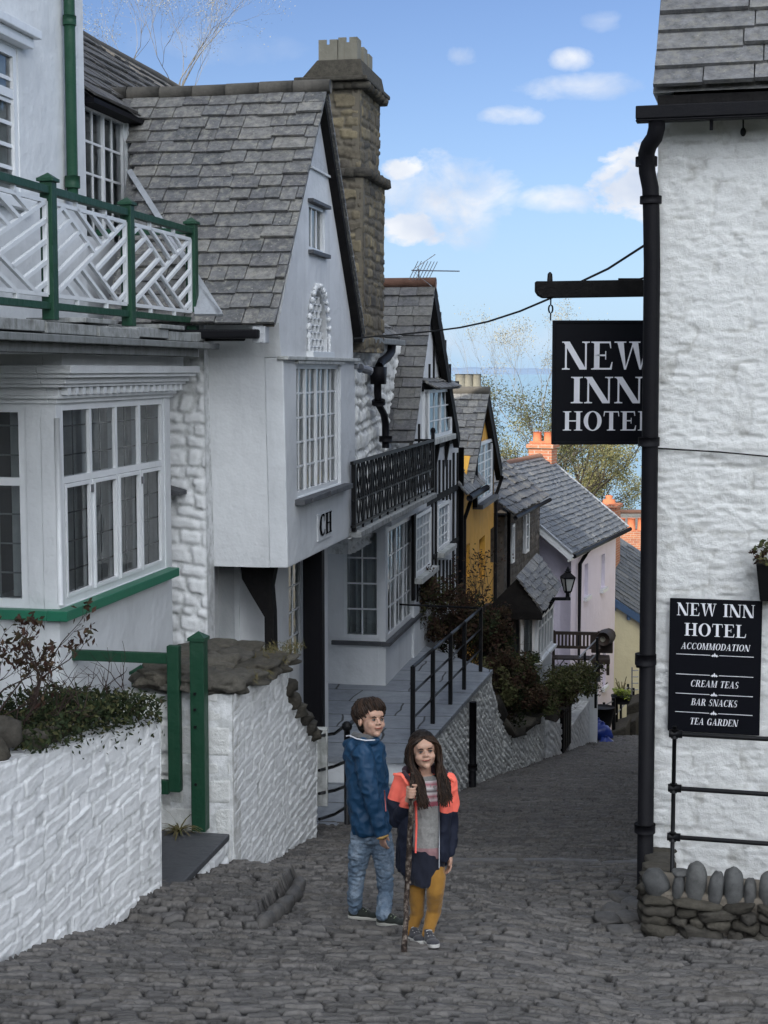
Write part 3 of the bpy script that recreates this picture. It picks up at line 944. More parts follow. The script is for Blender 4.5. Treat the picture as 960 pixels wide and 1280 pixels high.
def terr(x, y):
    """terrain below the village: follows the street, climbs to the left, falls to the sea"""
    s = ground_z(min(max(y, -60), 36)) if y < 36 else ground_z(36) - .36 * (y - 36)
    s = max(s, SZ - 3)
    ax = x - .19 * y
    if y < 34:
        f = max(0, min(1, (34 - y) / 16)) * max(.25, min(1, (y + 14) / 12))
        s += f * max(0, min(30, (-ax - 8.5) * 1.05))  # unseen left hill, shaped to keep the street in shade
        s += f * max(0, min(8, (ax - 9) * .35))
    else:
        s += max(0, min(20, (-ax - 16) * .25)) * max(0, 1 - (y - 34) / 150)
    nz_ = mn.noise(Vector((x * .12, y * .12, 0))) * 1.2 * (1 if abs(ax) > 10 else 0)
    return s - .35 + nz_
xs = sorted(set([-140 + 10 * k for k in range(8)] + [-60 + 2.0 * k for k in range(45)] + [30 + 10 * k for k in range(12)] + [200, 400, -200, -400]))
ys = [-80 + 4 * k for k in range(17)] + [-12 + 2 * k for k in range(36)] + [62 + 8 * k for k in range(30)] + [330, 420]
sheet('ground', xs, ys, terr, M['hill'])

# the cobbled street ------------------------------------------------------------
GK = 0.00112
def street_edges(y):
    l = -3.62 + .1944 * y
    if y > 20: l += (y - 20) * .035
    r = max(3.1, .262 * y + .3)
    return l, r
def raised(X, Y):
    """the small cobbled ramp against the wall on the left"""
    c = [P(*q, 1) for q in ((278, 1093), (374, 1102), (322, 1166), (228, 1150))]
    pts = []
    for q in ((278, 1093), (374, 1102), (322, 1166), (222, 1158)):
        t, z = ray(*q)
        yy = 1.6 / (-z - .2)
        pts.append((t * yy, yy))
    # distance inside the quad
    d = np.full(X.shape, 1e9)
    for i in range(4):
        (x0, y0), (x1, y1) = pts[i], pts[(i + 1) % 4]
        nx, ny = -(y1 - y0), (x1 - x0); ln = math.hypot(nx, ny)
        sd = ((X - x0) * nx + (Y - y0) * ny) / ln
        cx = sum(p[0] for p in pts) / 4; cy = sum(p[1] for p in pts) / 4
        if ((cx - x0) * nx + (cy - y0) * ny) < 0: sd = -sd
        if i == 2: sd = sd * 8 if False else sd * .18       # the near end ramps up gently
        if i == 3: sd = sd + 3
        d = np.minimum(d, sd)
    return np.clip(d / .045, 0, 1)
def street():
    rows = int(math.log(37.5 / 5.6) / GK); Yr = 5.6 * np.exp(GK * np.arange(rows + 1))
    nc = 620
    T = np.linspace(0, 1, nc)
    Lf = np.array([street_edges(y)[0] for y in Yr]); Rt = np.array([street_edges(y)[1] for y in Yr])
    X = Lf[:, None] + (Rt - Lf)[:, None] * T[None]; Y = np.repeat(Yr[:, None], nc, 1)
    # rows of stones run across, sagging and wandering
    W = .55 * (fbm(X / 2.2, Y / 2.2, 3.0, 3) - .5) + .05 * np.sin(Y * .9) * X
    # at the left the courses turn to follow the wall
    h, idn = stones(X * .98 + .15 * Y, Y + W + .10 * X, .043, .155, 5.0, 1.1, .015)
    fine = fbm(X / .05, Y / .035, 8.0, 3)
    band = np.exp(-((Y + .05 * X - 12.25) / .15) ** 4) * sstep(X, .35, .55)
    hb, ib = stones(X, Y * 0 + .5, 1.0, .62, 2.0, .0, .03)
    h = h * (1 - band) + hb * .95 * band; idn = idn * (1 - band) + (.74 + .1 * ib) * band
    big = fbm(X / .9, Y / .9, 12.0, 3) - .5
    rz = raised(X, Y)
    jn = np.maximum(h, band * .9)
    k_ = (Y + .35 * (fbm(X / 1.5, Y / 3, 40., 2) - .5)) / 1.55 + .3; rib = np.exp(-((k_ - np.round(k_)) * 1.55 / .07) ** 2) * sstep(fbm(X / 1.1, np.round(k_) * 7.7, 44., 2), .40, .5)
    dip = .09 * sstep(X, .6, 1.4) * (1 - sstep(Y, 10.2, 11.8))
    z = np.where(Y < 36, -(1.6 + .2 * Y), -(8.8) - .33 * (Y - 36))
    z = z + (h - .5) * .034 + (fine - .5) * .010 + big * .07 + rz * .13 + rib * .028 + band * .02 - dip + (idn - .5) * .016
    # gutters along both sides
    V = np.stack([X, Y, z], -1).reshape(-1, 3)
    o = grid_mesh('street', V, idn, rows + 1, nc, M['cobble'], None, True, jn)
    struct(o)
street()
def kerb_line():
    # rounded kerb stones along the outer edge of the little ramp
    pts = [(374, 1108), (372, 1118), (362, 1132), (350, 1143), (338, 1153), (326, 1163)]
    g = []
    for q in pts:
        t, z = ray(*q); yy = 1.6 / (-z - .2); g.append(Vector((t * yy, yy, ground_z(yy))))
    for k in range(len(g) - 1):
        p, q = g[k], g[k + 1]; d = q - p
        m = MB(); c = (p + q) / 2 + Vector((0, 0, .03))
        rot = d.to_track_quat('X', 'Z').to_matrix()
        m.blob(c, d.length * .56, .05, .055, 10, 8, .25, rot, p=.75)
        o = m.build('kerb_stone', M['kerb'], None, True)
        tag(o, ['rounded kerb stone at the top end of the small cobbled ramp', 'second kerb stone from the top of the small ramp', 'middle kerb stone edging the small cobbled ramp', 'kerb stone next to the lowest on the ramp edge', 'lowest worn kerb stone edging the small ramp'][k], 'kerb stone', 'kerb stones edging the ramp by the wall')
kerb_line()
# ------------------------------------------------------------------ left: the white house with green trim
def rect(F, b, p0, p1):
    a0, z0 = F.az(*p0, b); a1, z1 = F.az(*p1, b)
    return min(a0, a1), max(a0, a1), min(z0, z1), max(z0, z1)

def left_house():
    T = thing('white_house', 'white rendered house with green trimmed bay window and lattice balcony on the left', 'house', L.pt(11, -5, -3.2))
    bw = -5.2
    aE = L.az(105, 100, bw)[0]
    w = rect(L, bw, (-70, 226), (22, 62))
    holes = [(w[0], w[1], w[2], w[3])]
    panel('upper_wall', 'render_white', L, bw, [(-6, -4), (aE, -4), (aE, 10.2), (-6, 10.2)], .35, T, holes, .2)
    # upper end wall and roof, unseen top raised to shade the inn
    m = MB(); m.box(L, aE - .35, aE - .004, -11, bw - .352, -4, 10.2); m.build('end_wall', M['render_white'], T)
    m = MB()
    e0, e1 = L.pt(-6.4, -4.8, 10.1), L.pt(aE + .25, -4.8, 10.1)
    slates(m, e0, L.u, (L.n * -1 + Vector((0, 0, .85))).normalized(), (L.n * .85 + Vector((0, 0, 1))).normalized(), 12, .33, .4, .8, lambda v: 0, lambda v: aE + 6.6)
    m.quad(e0, e1, L.pt(aE + .25, -8.0, 12.8), L.pt(-6.4, -8.0, 12.8)); m.quad(L.pt(-6.4, -8, 12.8), L.pt(aE + .25, -8, 12.8), L.pt(aE + .25, -11.2, 10.1), L.pt(-6.4, -11.2, 10.1))
    m.build('roof', M['slate_dark'], T)
    # upper window
    W = window(T, L, bw - .01, w[0], w[1], w[2], w[3], 4, 6, .07, .03, .0, .12, [(0, 1)], sub=[.5], transom=.72)
    m = MB()
    aH, zH = L.az(24, 52, bw)
    m.box(L, w[0] - .3, w[1] + .16, bw - .01, bw + .14, w[3] + .10, w[3] + .17); m.box(L, w[0] - .25, w[1] + .11, bw - .01, bw + .09, w[3] + .02, w[3] + .10)
    m.build('window_hood', M['white_trim'], W, bev=.008)
    m = MB(); m.box(L, w[0] - .3, w[1] + .10, bw - .01, bw + .09, w[2] - .08, w[2] + .0); m.build('sill', M['white_trim'], W, bev=.006)
    # green downpipe
    m = MB(); a, z = L.az(91, 250, bw + .07)
    m.tube([L.pt(a, bw + .07, z), L.pt(a, bw + .07, 10)], .048, 12); m.tube([L.pt(a, bw + .07, z + .10), L.pt(a, bw + .07, z + .20)], .066, 12)
    m.tube([L.pt(a, bw + .07, z + .0), L.pt(a, bw + .07, z + .03)], .062, 12)
    m.tube([L.pt(a, bw + .07, 2.9), L.pt(a, bw + .07, 2.98)], .058, 12)
    m.build('downpipe', M['green'], T, True)
    # ---------------- bay below the balcony
    bb = -4.5
    a0 = L.az(72, 640, bb)[0]
    a1 = L.az(214, 640, bb)[0]
    zs = L.az(75, 765, bb)[1]; zt = L.az(75, 505, bb)[1]
    zc = L.az(75, 430, bb)[1]
    # camera-facing frame of the bay: C runs along n, faces back up the street
    C = L.sub(a0, 0, 1)
    bs0 = -7.5
    # walls with window openings
    g0, g1 = L.az(79, 640, bb)[0], L.az(207, 640, bb)[0]
    panel('bay_wall', 'render_white', L, bb, [(a0, -4), (a1, -4), (a1, zc), (a0, zc)], .12, T, [(g0, g1, zs + .03, zt)], .14, .006)
    panel('bay_front_wall', 'render_white', C, 0, [(bs0, -4), (bb - .122, -4), (bb - .122, zc), (bs0, zc)], .12, T, [(bs0 + .4, bb - .24, zs + .03, zt)], .14)
    m = MB(); m.box(L, a0 + .125, a1, bs0, bs0 + .1, -4, zc); m.box(L, a1 - .1, a1 - .002, bs0 + .1, bb - .125, -4, zc); m.box(L, a0 + .125, a1 - .1, bs0 + .1, bb - .125, zc - .06, zc - .004); m.build('bay_back', M['render_white'], T)
    tr = (zs + .03 + (zt - zs - .03) * .60)
    # four-light window: transom lights over casements
    W = window(T, L, bb - .03, g0, g1, zs + .03, zt, 4, 1, .05, .05, .02, .55, [(0.01, .10), (.13, .24), (.27, .49), (.51, .74), (.77, .99)], sub=[.25, .5, .75], transom=.63)
    # leaded bars inside each light
    m = MB()
    n = 8
    for k in range(1, 8):
        if k % 2 == 0: continue
        x = g0 + .05 + (g1 - g0 - .1) * k / 8
        m.box(L, x - .005, x + .005, bb - .052, bb - .046, zs + .1, zt - .05)
    for k in range(1, 7):
        z = zs + .05 + (zt - zs) * k / 7
        m.box(L, g0 + .05, g1 - .05, bb - .0525, bb - .0455, z - .005, z + .005)
    m.build('leading', M['iron'], W)
    m = MB()  # casement frames that stand a little proud
    for k in (0, 1, 2, 3):
        x0 = g0 + .05 + (g1 - g0 - .1) * k / 4 + .02; x1 = g0 + .05 + (g1 - g0 - .1) * (k + 1) / 4 - .02
        z0 = zs + .08; z1 = zs + .03 + .05 + (zt - zs - .13) * .63 - .03
        for (p, q, r, s_) in ((x0, x0 + .028, z0, z1), (x1 - .028, x1, z0, z1), (x0 + .028, x1 - .028, z0, z0 + .03), (x0 + .028, x1 - .028, z1 - .03, z1)):
            m.box(L, p, q, bb - .035, bb + (.004 if k in (1, 2) else -.004), r, s_)
    m.build('casement', M['white_trim'], W, bev=.003)
    h = MB()
    for px, py in ((395 / 960 * 280, 460 + 515 / 1166 * 340), (178, 600)):
        a, z = L.az(px, py, bb); h.box(L, a - .015, a + .015, bb - .02, bb + .012, z - .03, z + .03)
    h.build('hinge', M['metal'], W)
    # front window (faces back up the street)
    W2 = window(T, C, -.03, bs0 + .4, bb - .24, zs + .03, zt, 6, 1, .06, .05, .02, .6, None, sub=[.3333, .6667], transom=.63)
    m = MB(); c0, c1 = bs0 + .46, bb - .30
    for k in range(1, 12): 
        x = c0 + (c1 - c0) * k / 12; m.box(C, x - .006, x + .006, -.052, -.045, zs + .09, zt - .06)
    for k in range(1, 7):
        z = zs + .06 + (zt - zs) * k / 7; m.box(C, c0, c1, -.0525, -.0455, z - .006, z + .006)
    m.build('leading', M['gutter_grey'], W2)
    # corner post bead
    m = MB(); m.tube([L.pt(a0 + .015, bb + .0, zs + .05), L.pt(a0 + .015, bb + .0, zt - .1)], .022, 8); m.build('corner_bead', M['white_trim'], T, True)
    # green sill
    m = MB()
    aS = L.az(223, 705, bb + .09)[0]
    m.box(L, a0 - .10, aS, bb - .06, bb + .10, zs - .055, zs + .022)
    m.box(L, a0 - .10, a0 + .02, bs0, bb - .061, zs - .054, zs + .021)
    m.build('bay_sill', M['green_sill'], T, bev=.006)
    # entablature: architrave, dentils, cornice mouldings
    m = MB()
    def ring(p, z0, z1):
        m.box(L, a0 - p, a1 + p, bb - .05, bb + p, z0, z1); m.box(L, a0 - p, a0 + .04, bs0, bb - .051, z0, z1)
    zz = zt
    ring(.02, zz + .005, zz + .04); ring(.05, zz + .04, zz + .065)
    dz0, dz1 = zz + .065, zz + .125
    ring(.045, dz0, dz1); ring(.115, dz1, dz1 + .025); ring(.14, dz1 + .025, dz1 + .07); ring(.19, dz1 + .07, dz1 + .10); ring(.215, dz1 + .10, dz1 + .16); ring(.10, dz1 + .16, zc - .02)
    m.build('cornice', M['old_trim'] if False else M['render_grey'], T, bev=.004)
    N = 19
    for k in range(N):
        a = a0 + .03 + (a1 - a0) * k / (N - 1)
        d = MB(); d.box(L, a - .03, a + .03, bb + .046, bb + .10, dz0 + .004, dz1 - .002); d.build('dentil', M['white_trim'], T)
    # ---------------- balcony
    br = -4.3
    tt = L.az(240, 418, br)[1]
    aB = L.az(262, 430, br + .12)[0]
    m = MB()
    xs = [3.0, 6.0, 8.2, 9.6, 10.5, 11.35, 12.1, 12.9, aB]
    for k in range(len(xs) - 1):
        j = random.uniform(0, .02)
        m.box(L, xs[k] + .004, xs[k + 1] - .004, bw + .002, br + .14 + random.uniform(-.01, .015), tt - .075 + j, tt + j)
    for k in (4, 6): m.box(L, xs[k] - .25, xs[k] + .35, br - .3, br + .155, tt + .02, tt + .055)
    m.build('balcony_slabs', M['coping'], T, bev=.006)
    m = MB(); m.box(L, 3.0, aB + .05, br - .1, br + .20, tt - .13, tt - .079); m.box(L, 3.0, aB - .3, br - .1, br + .11, tt - .20, tt - .131); m.build('balcony_fascia', M['green'] if False else M['gutter_grey'], T, bev=.006)
    m = MB(); m.box(L, 3.0, aB - .1, bw + .002, br + .05, zc - .01, tt - .20); m.build('balcony_soffit', M['render_grey'], T)
    # rail z
    zr = L.az(240, 288, br)[1]
    posts = [L.az(x, 330, br)[0] for x in (-95, 62, 160, 240)]
    B = MB()
    for a in [4.6] + posts:
        q = MB(); q.box(L, a - .045, a + .045, br - .045, br + .045, tt + .03, zr + .05); q.box(L, a - .062, a + .062, br - .062, br + .062, zr + .05, zr + .075)
        top = L.pt(a, br, zr + .115)
        c = [L.pt(a - .055, br - .055, zr + .075), L.pt(a - .055, br + .055, zr + .075), L.pt(a + .055, br + .055, zr + .075), L.pt(a + .055, br - .055, zr + .075)]
        for i in range(4): q.quad(c[i], c[(i + 1) % 4], top)
        q.build('balcony_post', M['green'], T, bev=.004)
    aP = [4.6] + posts
    m = MB()
    for a, b2 in zip(aP[:-1], aP[1:]):
        m.box(L, a + .046, b2 - .046, br - .03, br + .03, zr - .035, zr + .02); m.box(L, a + .046, b2 - .046, br - .025, br + .025, tt + .10, tt + .15)
    m.box(L.sub(posts[-1], 0, 1), bw + .01, br - .046, -.03, .03, zr - .035, zr + .02); m.box(L.sub(posts[-1], 0, 1), bw + .01, br - .046, -.025, .025, tt + .10, tt + .15)
    m.build('hand_rail', M['green'], T, bev=.004)
    # chinese lattice panels
    def lattice(F, x0, x1, b):
        q = MB(); z0, z1 = tt + .20, zr - .085
        w = .028; t_ = .013
        x0 += .06; x1 -= .06
        k = [0]
        def br_(p, r_):
            k[0] += 1; d = .0006 * (k[0] % 5)
            P0, P1 = F.pt(p[0], b, p[1]), F.pt(r_[0], b, r_[1])
            q.bar(P0, P1, w, t_ * 2 + d * 2, up=F.n) if False else None
            dd = (P1 - P0).normalized(); s_ = dd.cross(F.n).normalized() * w / 2; nn = F.n * (t_ + d)
            q.hexa([P0 - s_ - nn, P0 + s_ - nn, P0 + s_ + nn, P0 - s_ + nn, P1 - s_ - nn, P1 + s_ - nn, P1 + s_ + nn, P1 - s_ + nn])
        W_, H_ = x1 - x0, z1 - z0
        br_((x0, z0), (x1, z0)); br_((x0, z1), (x1, z1)); br_((x0, z0), (x0, z1)); br_((x1, z0), (x1, z1))
        for f in (.3, .7):
            br_((x0 + W_ * f, z1), (x0 + W_ * f, z1 + .05)); br_((x0 + W_ * f, z0), (x0 + W_ * f, z0 - .05))
        U = lambda s, t: (x0 + W_ * s, z0 + H_ * t)
        # pinwheel of parallel bars: they stop against the main diagonal
        br_(U(0, 0), U(1, 1)); br_(U(.1, 1), U(.55, .55)); br_(U(.9, 0), U(.45, .45))
        for c in (1.3, 1.5, 1.7): br_(U(c - 1, 1), U(c / 2, c / 2)); br_(U(2 - c, 0), U(1 - c / 2, 1 - c / 2))
        for z in (.2, .42, .64, .86): t = (1.1 - z) / 2; br_(U(0, z), U(t, z + t)); br_(U(1, 1 - z), U(1 - t, 1 - z - t))
        q.build('lattice_panel', M['white_trim'], T)
    for a, b2 in zip(aP[:-1], aP[1:]): lattice(L, a, b2, br)
    return T
left_house()

# ------------------------------------------------------------------ set-back house with the dormer, behind
def setback_house():
    T = thing('set_back_house', 'white house set back behind the balcony with a dormer window and dark slate roof', 'house', L.pt(18, -7, -4))
    bd = -5.45
    a0, a1, z0, z1 = rect(L, bd, (109, 300), (159, 150))
    zt = L.az(112, 133, bd)[1]
    aR = L.az(162, 200, bd)[0]
    aE = 13.45
    panel('dormer_wall', 'white_trim', L, bd, [(aE, -3), (aR, -3), (aR, zt), (aE, zt)], .15, T, [(a0, a1, z0, z1)], .3)
    window(T, L, bd - .05, a0, a1, z0, z1, 4, 4, .045, .022, .02, .35, [(0, .3), (.4, .62), (.7, 1)], sub=[.5], name='dormer_window')
    m = MB(); m.box(L, aE, aR + .12, bd - .1, bd + .13, zt, zt + .045); m.build('dormer_eave', M['black'], T)
    m = MB(); m.box(L, aR - .14, aR, bd - 2.2, bd - .151, -3, zt); m.build('dormer_cheek', M['slate_dark'], T)
    br = -7.7
    p0 = L.az(105, 50, br); p1 = L.az(226, 112, br)
    zr = (p0[1] + p1[1]) / 2
    O = L.pt(13.5, bd + .1, zt + .05); V = (L.pt(0, br, zr) - L.pt(0, bd + .1, zt + .05)); H = V.length; V.normalize(); N = L.u.cross(V); N = N if N.z > 0 else -N
    m = MB(); aend = p1[0] + .1 - 13.5
    slates(m, O, L.u, V, N, 8, H / 8, .18, .4, lambda v: 0, lambda v: aend * v / H + (aR + .05 - 13.5) * (1 - v / H) + .0, .014, .01)
    m.quad(O, O + L.u * (aR - 13.5), O + L.u * aend + V * H, O + V * H)
    m.quad(L.pt(13.5, br, zr), L.pt(13.5 + aend, br, zr), L.pt(13.5 + aend, br - 2.5, zr - 2), L.pt(13.5, br - 2.5, zr - 2))
    m.build('roof', M['slate_left'], T)
    m = MB(); pts = [L.pt(13.5 + aend * k / 8, br, zr + .03 + .012 * math.sin(k * 2.1)) for k in range(9)]; m.tube(pts, .055, 8); m.build('ridge_tiles', M['ridge'], T, True)
setback_house()

# ------------------------------------------------------------------ gabled house with the overhanging upper room ("CH")
def ch_house():
    b = -3.6
    T = thing('overhanging_gabled_house', 'white house with tall slate gable and jettied upper room lettered CH', 'house', L.pt(15, -4.5, -4.4))
    def q(px, py, bb=b): return L.az(px, py, bb)
    BL, BR = q(360, 709), q(445, 668)
    LL, LR = q(354, 447), q(443.5, 452)
    EL, ER = q(351, 404), q(443, 420)
    AP = q(405, 124)
    zbot = (BL[1] + BR[1]) / 2
    zledge = LL[1]
    wbig = rect(L, b, (371, 627), (427, 456)); 
    aw0, aw1 = q(371, 540)[0], q(426, 540)[0]
    zw0, zw1 = q(372, 622)[1], q(372, 455)[1]
    # lower, jettied wall
    panel('jetty_wall', 'render_white', L, b, [(BL[0], zbot), (BR[0], zbot), (LR[0], zledge), (LL[0], zledge)], .18, T, [(aw0, aw1, zw0, zw1)], .3, .01)
    # gable above the ledge (set back 2 cm)
    n0 = q(387, 444); n1 = q(412, 366)
    na0, na1 = q(387, 400)[0], q(411, 400)[0]; nz0, nz1 = q(398, 441)[1], q(398, 370)[1]
    s0 = rect(L, b, (388, 317), (409, 256)); sa0, sa1 = q(388.5, 285)[0], q(408, 285)[0]; sz0, sz1 = q(398, 315)[1], q(398, 257)[1]
    G = [(LL[0], zledge + .004), (LR[0], zledge + .004), (ER[0], ER[1]), AP, (EL[0], EL[1])]
    w = panel('gable_wall', 'render_grey', L, b - .02, G, .18, T, [(sa0, sa1, sz0, sz1), (na0, na1, nz0, nz1 - (na1 - na0) / 2)], .4)
    # pointed top of the niche
    m = MB(); na = (na0 + na1) / 2; r = (na1 - na0) / 2
    c = MB()
    pts = [L.pt(na + r * math.cos(t), b + .1, nz1 - r * 1.0 + 1.15 * r * math.sin(t) - .001) for t in [PI * k / 12 for k in range(13)]]
    c.prism(pts, -L.n * .5)
    cut(w, c)
    # pebble-dashed patch near the apex
    m = MB(); k0, k1 = q(386, 205, b), q(421, 228, b)
    def lerp_edge(A, B, z): 
        t = (z - A[1]) / (B[1] - A[1]); return A[0] + (B[0] - A[0]) * t
    zp = q(400, 213, b)[1]
    eL, eR = lerp_edge(EL, AP, zp) + .01, lerp_edge(ER, AP, zp) - .01
    m.prism([L.pt(eL, b - .012, zp), L.pt(eR, b - .012, zp), L.pt(AP[0] + .02, b - .012, AP[1] - .1), L.pt(AP[0] - .02, b - .012, AP[1] - .1)], -L.n * .007)
    m.build('roughcast_panel', M['roughcast'], T)
    m = MB(); m.box(L, eL, eR, b - .02, b + .01, zp - .02, zp); m.build('drip_ledge', M['render_grey'], T)
    # ledge between the storeys
    m = MB(); m.box(L, LL[0] - .03, LR[0] + .05, b - .05, b + .055, zledge - .02, zledge + .015); m.box(L, aw0 - .05, aw1 + .05, b - .05, b + .04, zledge - .055, zledge - .021); m.build('ledge', M['old_trim'], T, bev=.006)
    # windows
    W = window(T, L, b - .03, aw0, aw1, zw0, zw1, 8, 5, .045, .018, .0, .20, [(0, .12), (.2, .42), (.6, .72), (.84, 1)], sub=[.25, .5, .75])
    m = MB(); N = 8
    zsl = q(375, 628)[1]
    for k in range(N):
        x0 = aw0 - .09 + (aw1 - aw0 + .28) * k / N; x1 = aw0 - .09 + (aw1 - aw0 + .28) * (k + 1) / N
        j = .012 * math.sin(k * 1.7)
        m.box(L, x0, x1 + .003, b - .08, b + .10 + j, zw0 - .065 + j * .5, zw0 - .012)
    m.build('sill', M['sill_slate'], W, bev=.006)
    W = window(T, L, b - .03, sa0, sa1, sz0, sz1, 3, 1, .035, .024, .0, .15, [(0, .5)])
    m = MB(); m.box(L, sa0 - .04, sa1 + .06, b - .07, b + .04, sz1 + .0, sz1 + .035); m.build('lintel', M['sill_slate'], W, bev=.004)
    m = MB(); m.box(L, sa0 - .03, sa1 + .06, b - .07, b + .035, sz0 - .04, sz0); m.build('sill', M['sill_slate'], W, bev=.004)
    # lattice in the niche
    m = MB(); bk = b - .06
    m.prism([L.pt(na0 - .02, bk - .03, nz0 - .02), L.pt(na1 + .02, bk - .03, nz0 - .02), L.pt(na1 + .02, bk - .03, nz1 + .05), L.pt(na0 - .02, bk - .03, nz1 + .05)], -L.n * .02)
    NB = m.build('niche_window', M['interior'], T)
    m = MB(); cw = (na1 - na0) / 5; rh = (nz1 - nz0) / 8
    for i in range(8):
        for j in range(6):
            x = na0 + (j + (.5 if i % 2 else 0)) * cw; z = nz0 + i * rh
            if z + rh > nz1 - r and abs(x - na) > r * .8: continue
            x = min(max(x, na0 + .01), na1 - .01)
            m.box(L, x - .007, x + .007, bk - .02, bk + .02, z, z + rh)
            # little arches
            m.box(L, max(x - cw / 2, na0), min(x + cw / 2, na1), bk - .018, bk + .012, z + rh - .013, z + rh)
    m.build('lattice', M['white_trim'], NB)
    m = MB()
    for k in range(17):  # knobbly surround of the arch
        t = PI * k / 16; m.blob(L.pt(na + (r + .03) * math.cos(t), b - .0, nz1 - r + (1.15 * r + .04) * math.sin(t)), .028, .028, .035, 7, 5, .6)
    for k in range(6):
        z = nz0 + (nz1 - r - nz0) * k / 6
        m.blob(L.pt(na1 + .03, b, z + .03), .02, .03, .045, 7, 5, .5); m.blob(L.pt(na0 - .03, b, z + .03), .02, .03, .045, 7, 5, .5)
    m.build('arch_surround', M['white_trim'], NB, True)
    m = MB(); m.box(L, na0 - .05, na1 + .05, b - .12, b + .05, nz0 - .05, nz0 + .012); m.build('sill', M['white_trim'], NB, bev=.006)
    m = MB(); m.box(L, na0 - .02, na1 + .04, b - .03, b + .025, nz0 - .085, nz0 - .052); m.build('sill_underside', M['sill_slate'], NB)
    # CH plaque
    pa0, pa1 = q(396, 655)[0], q(413.5, 655)[0]; pz0, pz1 = q(404, 674)[1], q(404, 640)[1]
    m = MB(); m.box(L, pa0, pa1, b - .01, b + .014, pz0, pz1); PL = m.build('plaque', M['render_white'], T, bev=.004)
    m = MB(); H = (pz1 - pz0) * .78
    for dx, dt in ((-.011, 0), (.011, .0016), (0, .0032)):
      text_mb(m, 'CH', L.pt((pa0 + pa1) / 2 + dx, b + .016 + dt, pz0 + .05), L.u, Vector((0, 0, 1)), L.n, H, width=(pa1 - pa0) * .84, track=.10)
    m.build('lettering', M['letter_black'], PL)
    # side of the jetty: faces back up the street
    C = L.sub(BL[0], 0, 1)
    bk0 = L.bz(250, 560, BL[0] + .0)[0]
    zE = L.bz(300, 405, BL[0])[1]
    lean = LL[0] - BL[0]
    m = MB()
    pts = [(bk0, zbot), (b - .18, zbot), (b - .18, zE + .1), (bk0, zE + .1)]
    # make the side wall meet the front wall exactly (slight lean)
    f = [L.pt(BL[0], b, zbot), L.pt(LL[0], b, zledge), L.pt(EL[0], b, EL[1])]
    g = [L.pt(BL[0], bk0 - .4, zbot), L.pt(LL[0], bk0 - .4, zledge), L.pt(EL[0], bk0 - .4, EL[1])]
    off = L.n * -.181
    m.quad(g[0], f[0] + off, f[1] + off, g[1]); m.quad(g[1], f[1] + off, f[2] + off, g[2])
    th = L.u * .15
    m = MB(); m.hexa([g[0], f[0] + off, f[0] + off + th, g[0] + th, g[1], f[1] + off, f[1] + off + th, g[1] + th]); m.hexa([g[1], f[1] + off, f[1] + off + th, g[1] + th, g[2], f[2] + off, f[2] + off + th, g[2] + th])
    m.build('jetty_side_wall', M['render_grey'], T)
    m = MB(); m.box(L, BR[0] - .15, BR[0] - .002, -7, b - .182, zbot, zledge + 2.2); m.build('far_side_wall', M['render_grey'], T)
    m = MB(); m.box(L, BL[0] + .01, BR[0] - .01, -6.5, b - .19, zbot - .002, zbot + .06); m.build('jetty_floor', M['blackwood'], T)
    # main side wall of rubble with lime
    aw = BL[0] - .25
    Cw = L.sub(aw, 0, 1)
    bz0, bz1 = -6.6, L.bz(257, 600, aw)[0]
    sidew = rubble_wall('rubble_side_wall', M['ws_wall'], Cw, 0, [(bz0, -4.2, zE), (bz1, -4.2, zE)], .24, .014, .13, .24, .05, T, 3.1, edge=.035)
    # ledge stone sticking out of the rubble wall
    lb, lz = L.bz(222, 612, aw); m = MB()
    m.prism([L.pt(aw - .03, lb - .15, lz - .02), L.pt(aw - .03, lb + .10, lz - .035), L.pt(aw - .03, lb + .10, lz + .0), L.pt(aw - .03, lb - .15, lz + .07)], -L.u * .22)
    m.build('ledge_stone', M['sill_slate'], T)
    # ---- roof
    apx = L.az(405, 113, b + .06)
    el = L.az(346, 406, b + .10); 
    A0 = el[0] - .0; zA0 = el[1]
    # near slope faces up the street: eave along n at a = A0
    bF = b + .10; bBk = L.bz(108, 118, apx[0])[0] - .6
    O = L.pt(A0 - .02, bF, zA0); Vv = L.pt(apx[0], 0, apx[1]) - L.pt(A0 - .02, 0, zA0); H = Vv.length; Vv.normalize()
    Nn = Vector((0, 0, 1)) - Vv * Vv.z; Nn.normalize()
    Lr = bF - bBk
    m = MB()
    rows = 18
    slates(m, L.pt(A0 - .02, bBk, zA0), L.n, Vv, Nn, rows, H / (rows + .2), .13, .34, lambda v: (0 if v > H * .93 else -5.12 - .45 * max(0, min(1, (v / H - .45) / .45)) - bBk), lambda v: Lr - .0, .014, .008)
    # backing boards
    m.quad(L.pt(A0, -5.08, zA0), L.pt(A0, bF - .01, zA0), L.pt(apx[0], bF - .01, apx[1] - .02), L.pt(apx[0], -5.5, apx[1] - .02), r=.1)
    m.build('near_roof_slope', M['slate_ch'], T)
    er = L.az(452, 418, b + .06)
    O2 = L.pt(er[0] + .02, bBk, er[1]); V2 = L.pt(apx[0], 0, apx[1]) - L.pt(er[0] + .02, 0, er[1]); H2 = V2.length; V2.normalize(); N2 = Vector((0, 0, 1)) - V2 * V2.z; N2.normalize()
    m = MB(); slates(m, O2, L.n, V2, N2, rows, H2 / (rows + .2), .2, .5, lambda v: 0, lambda v: Lr, .014, .008)
    m.quad(L.pt(er[0], bF - .01, er[1]), L.pt(er[0], bBk, er[1]), L.pt(apx[0], bBk, apx[1] - .02), L.pt(apx[0], bF - .01, apx[1] - .02), r=.1)
    m.build('far_roof_slope', M['slate_ch'], T)
    m = MB(); N = 9
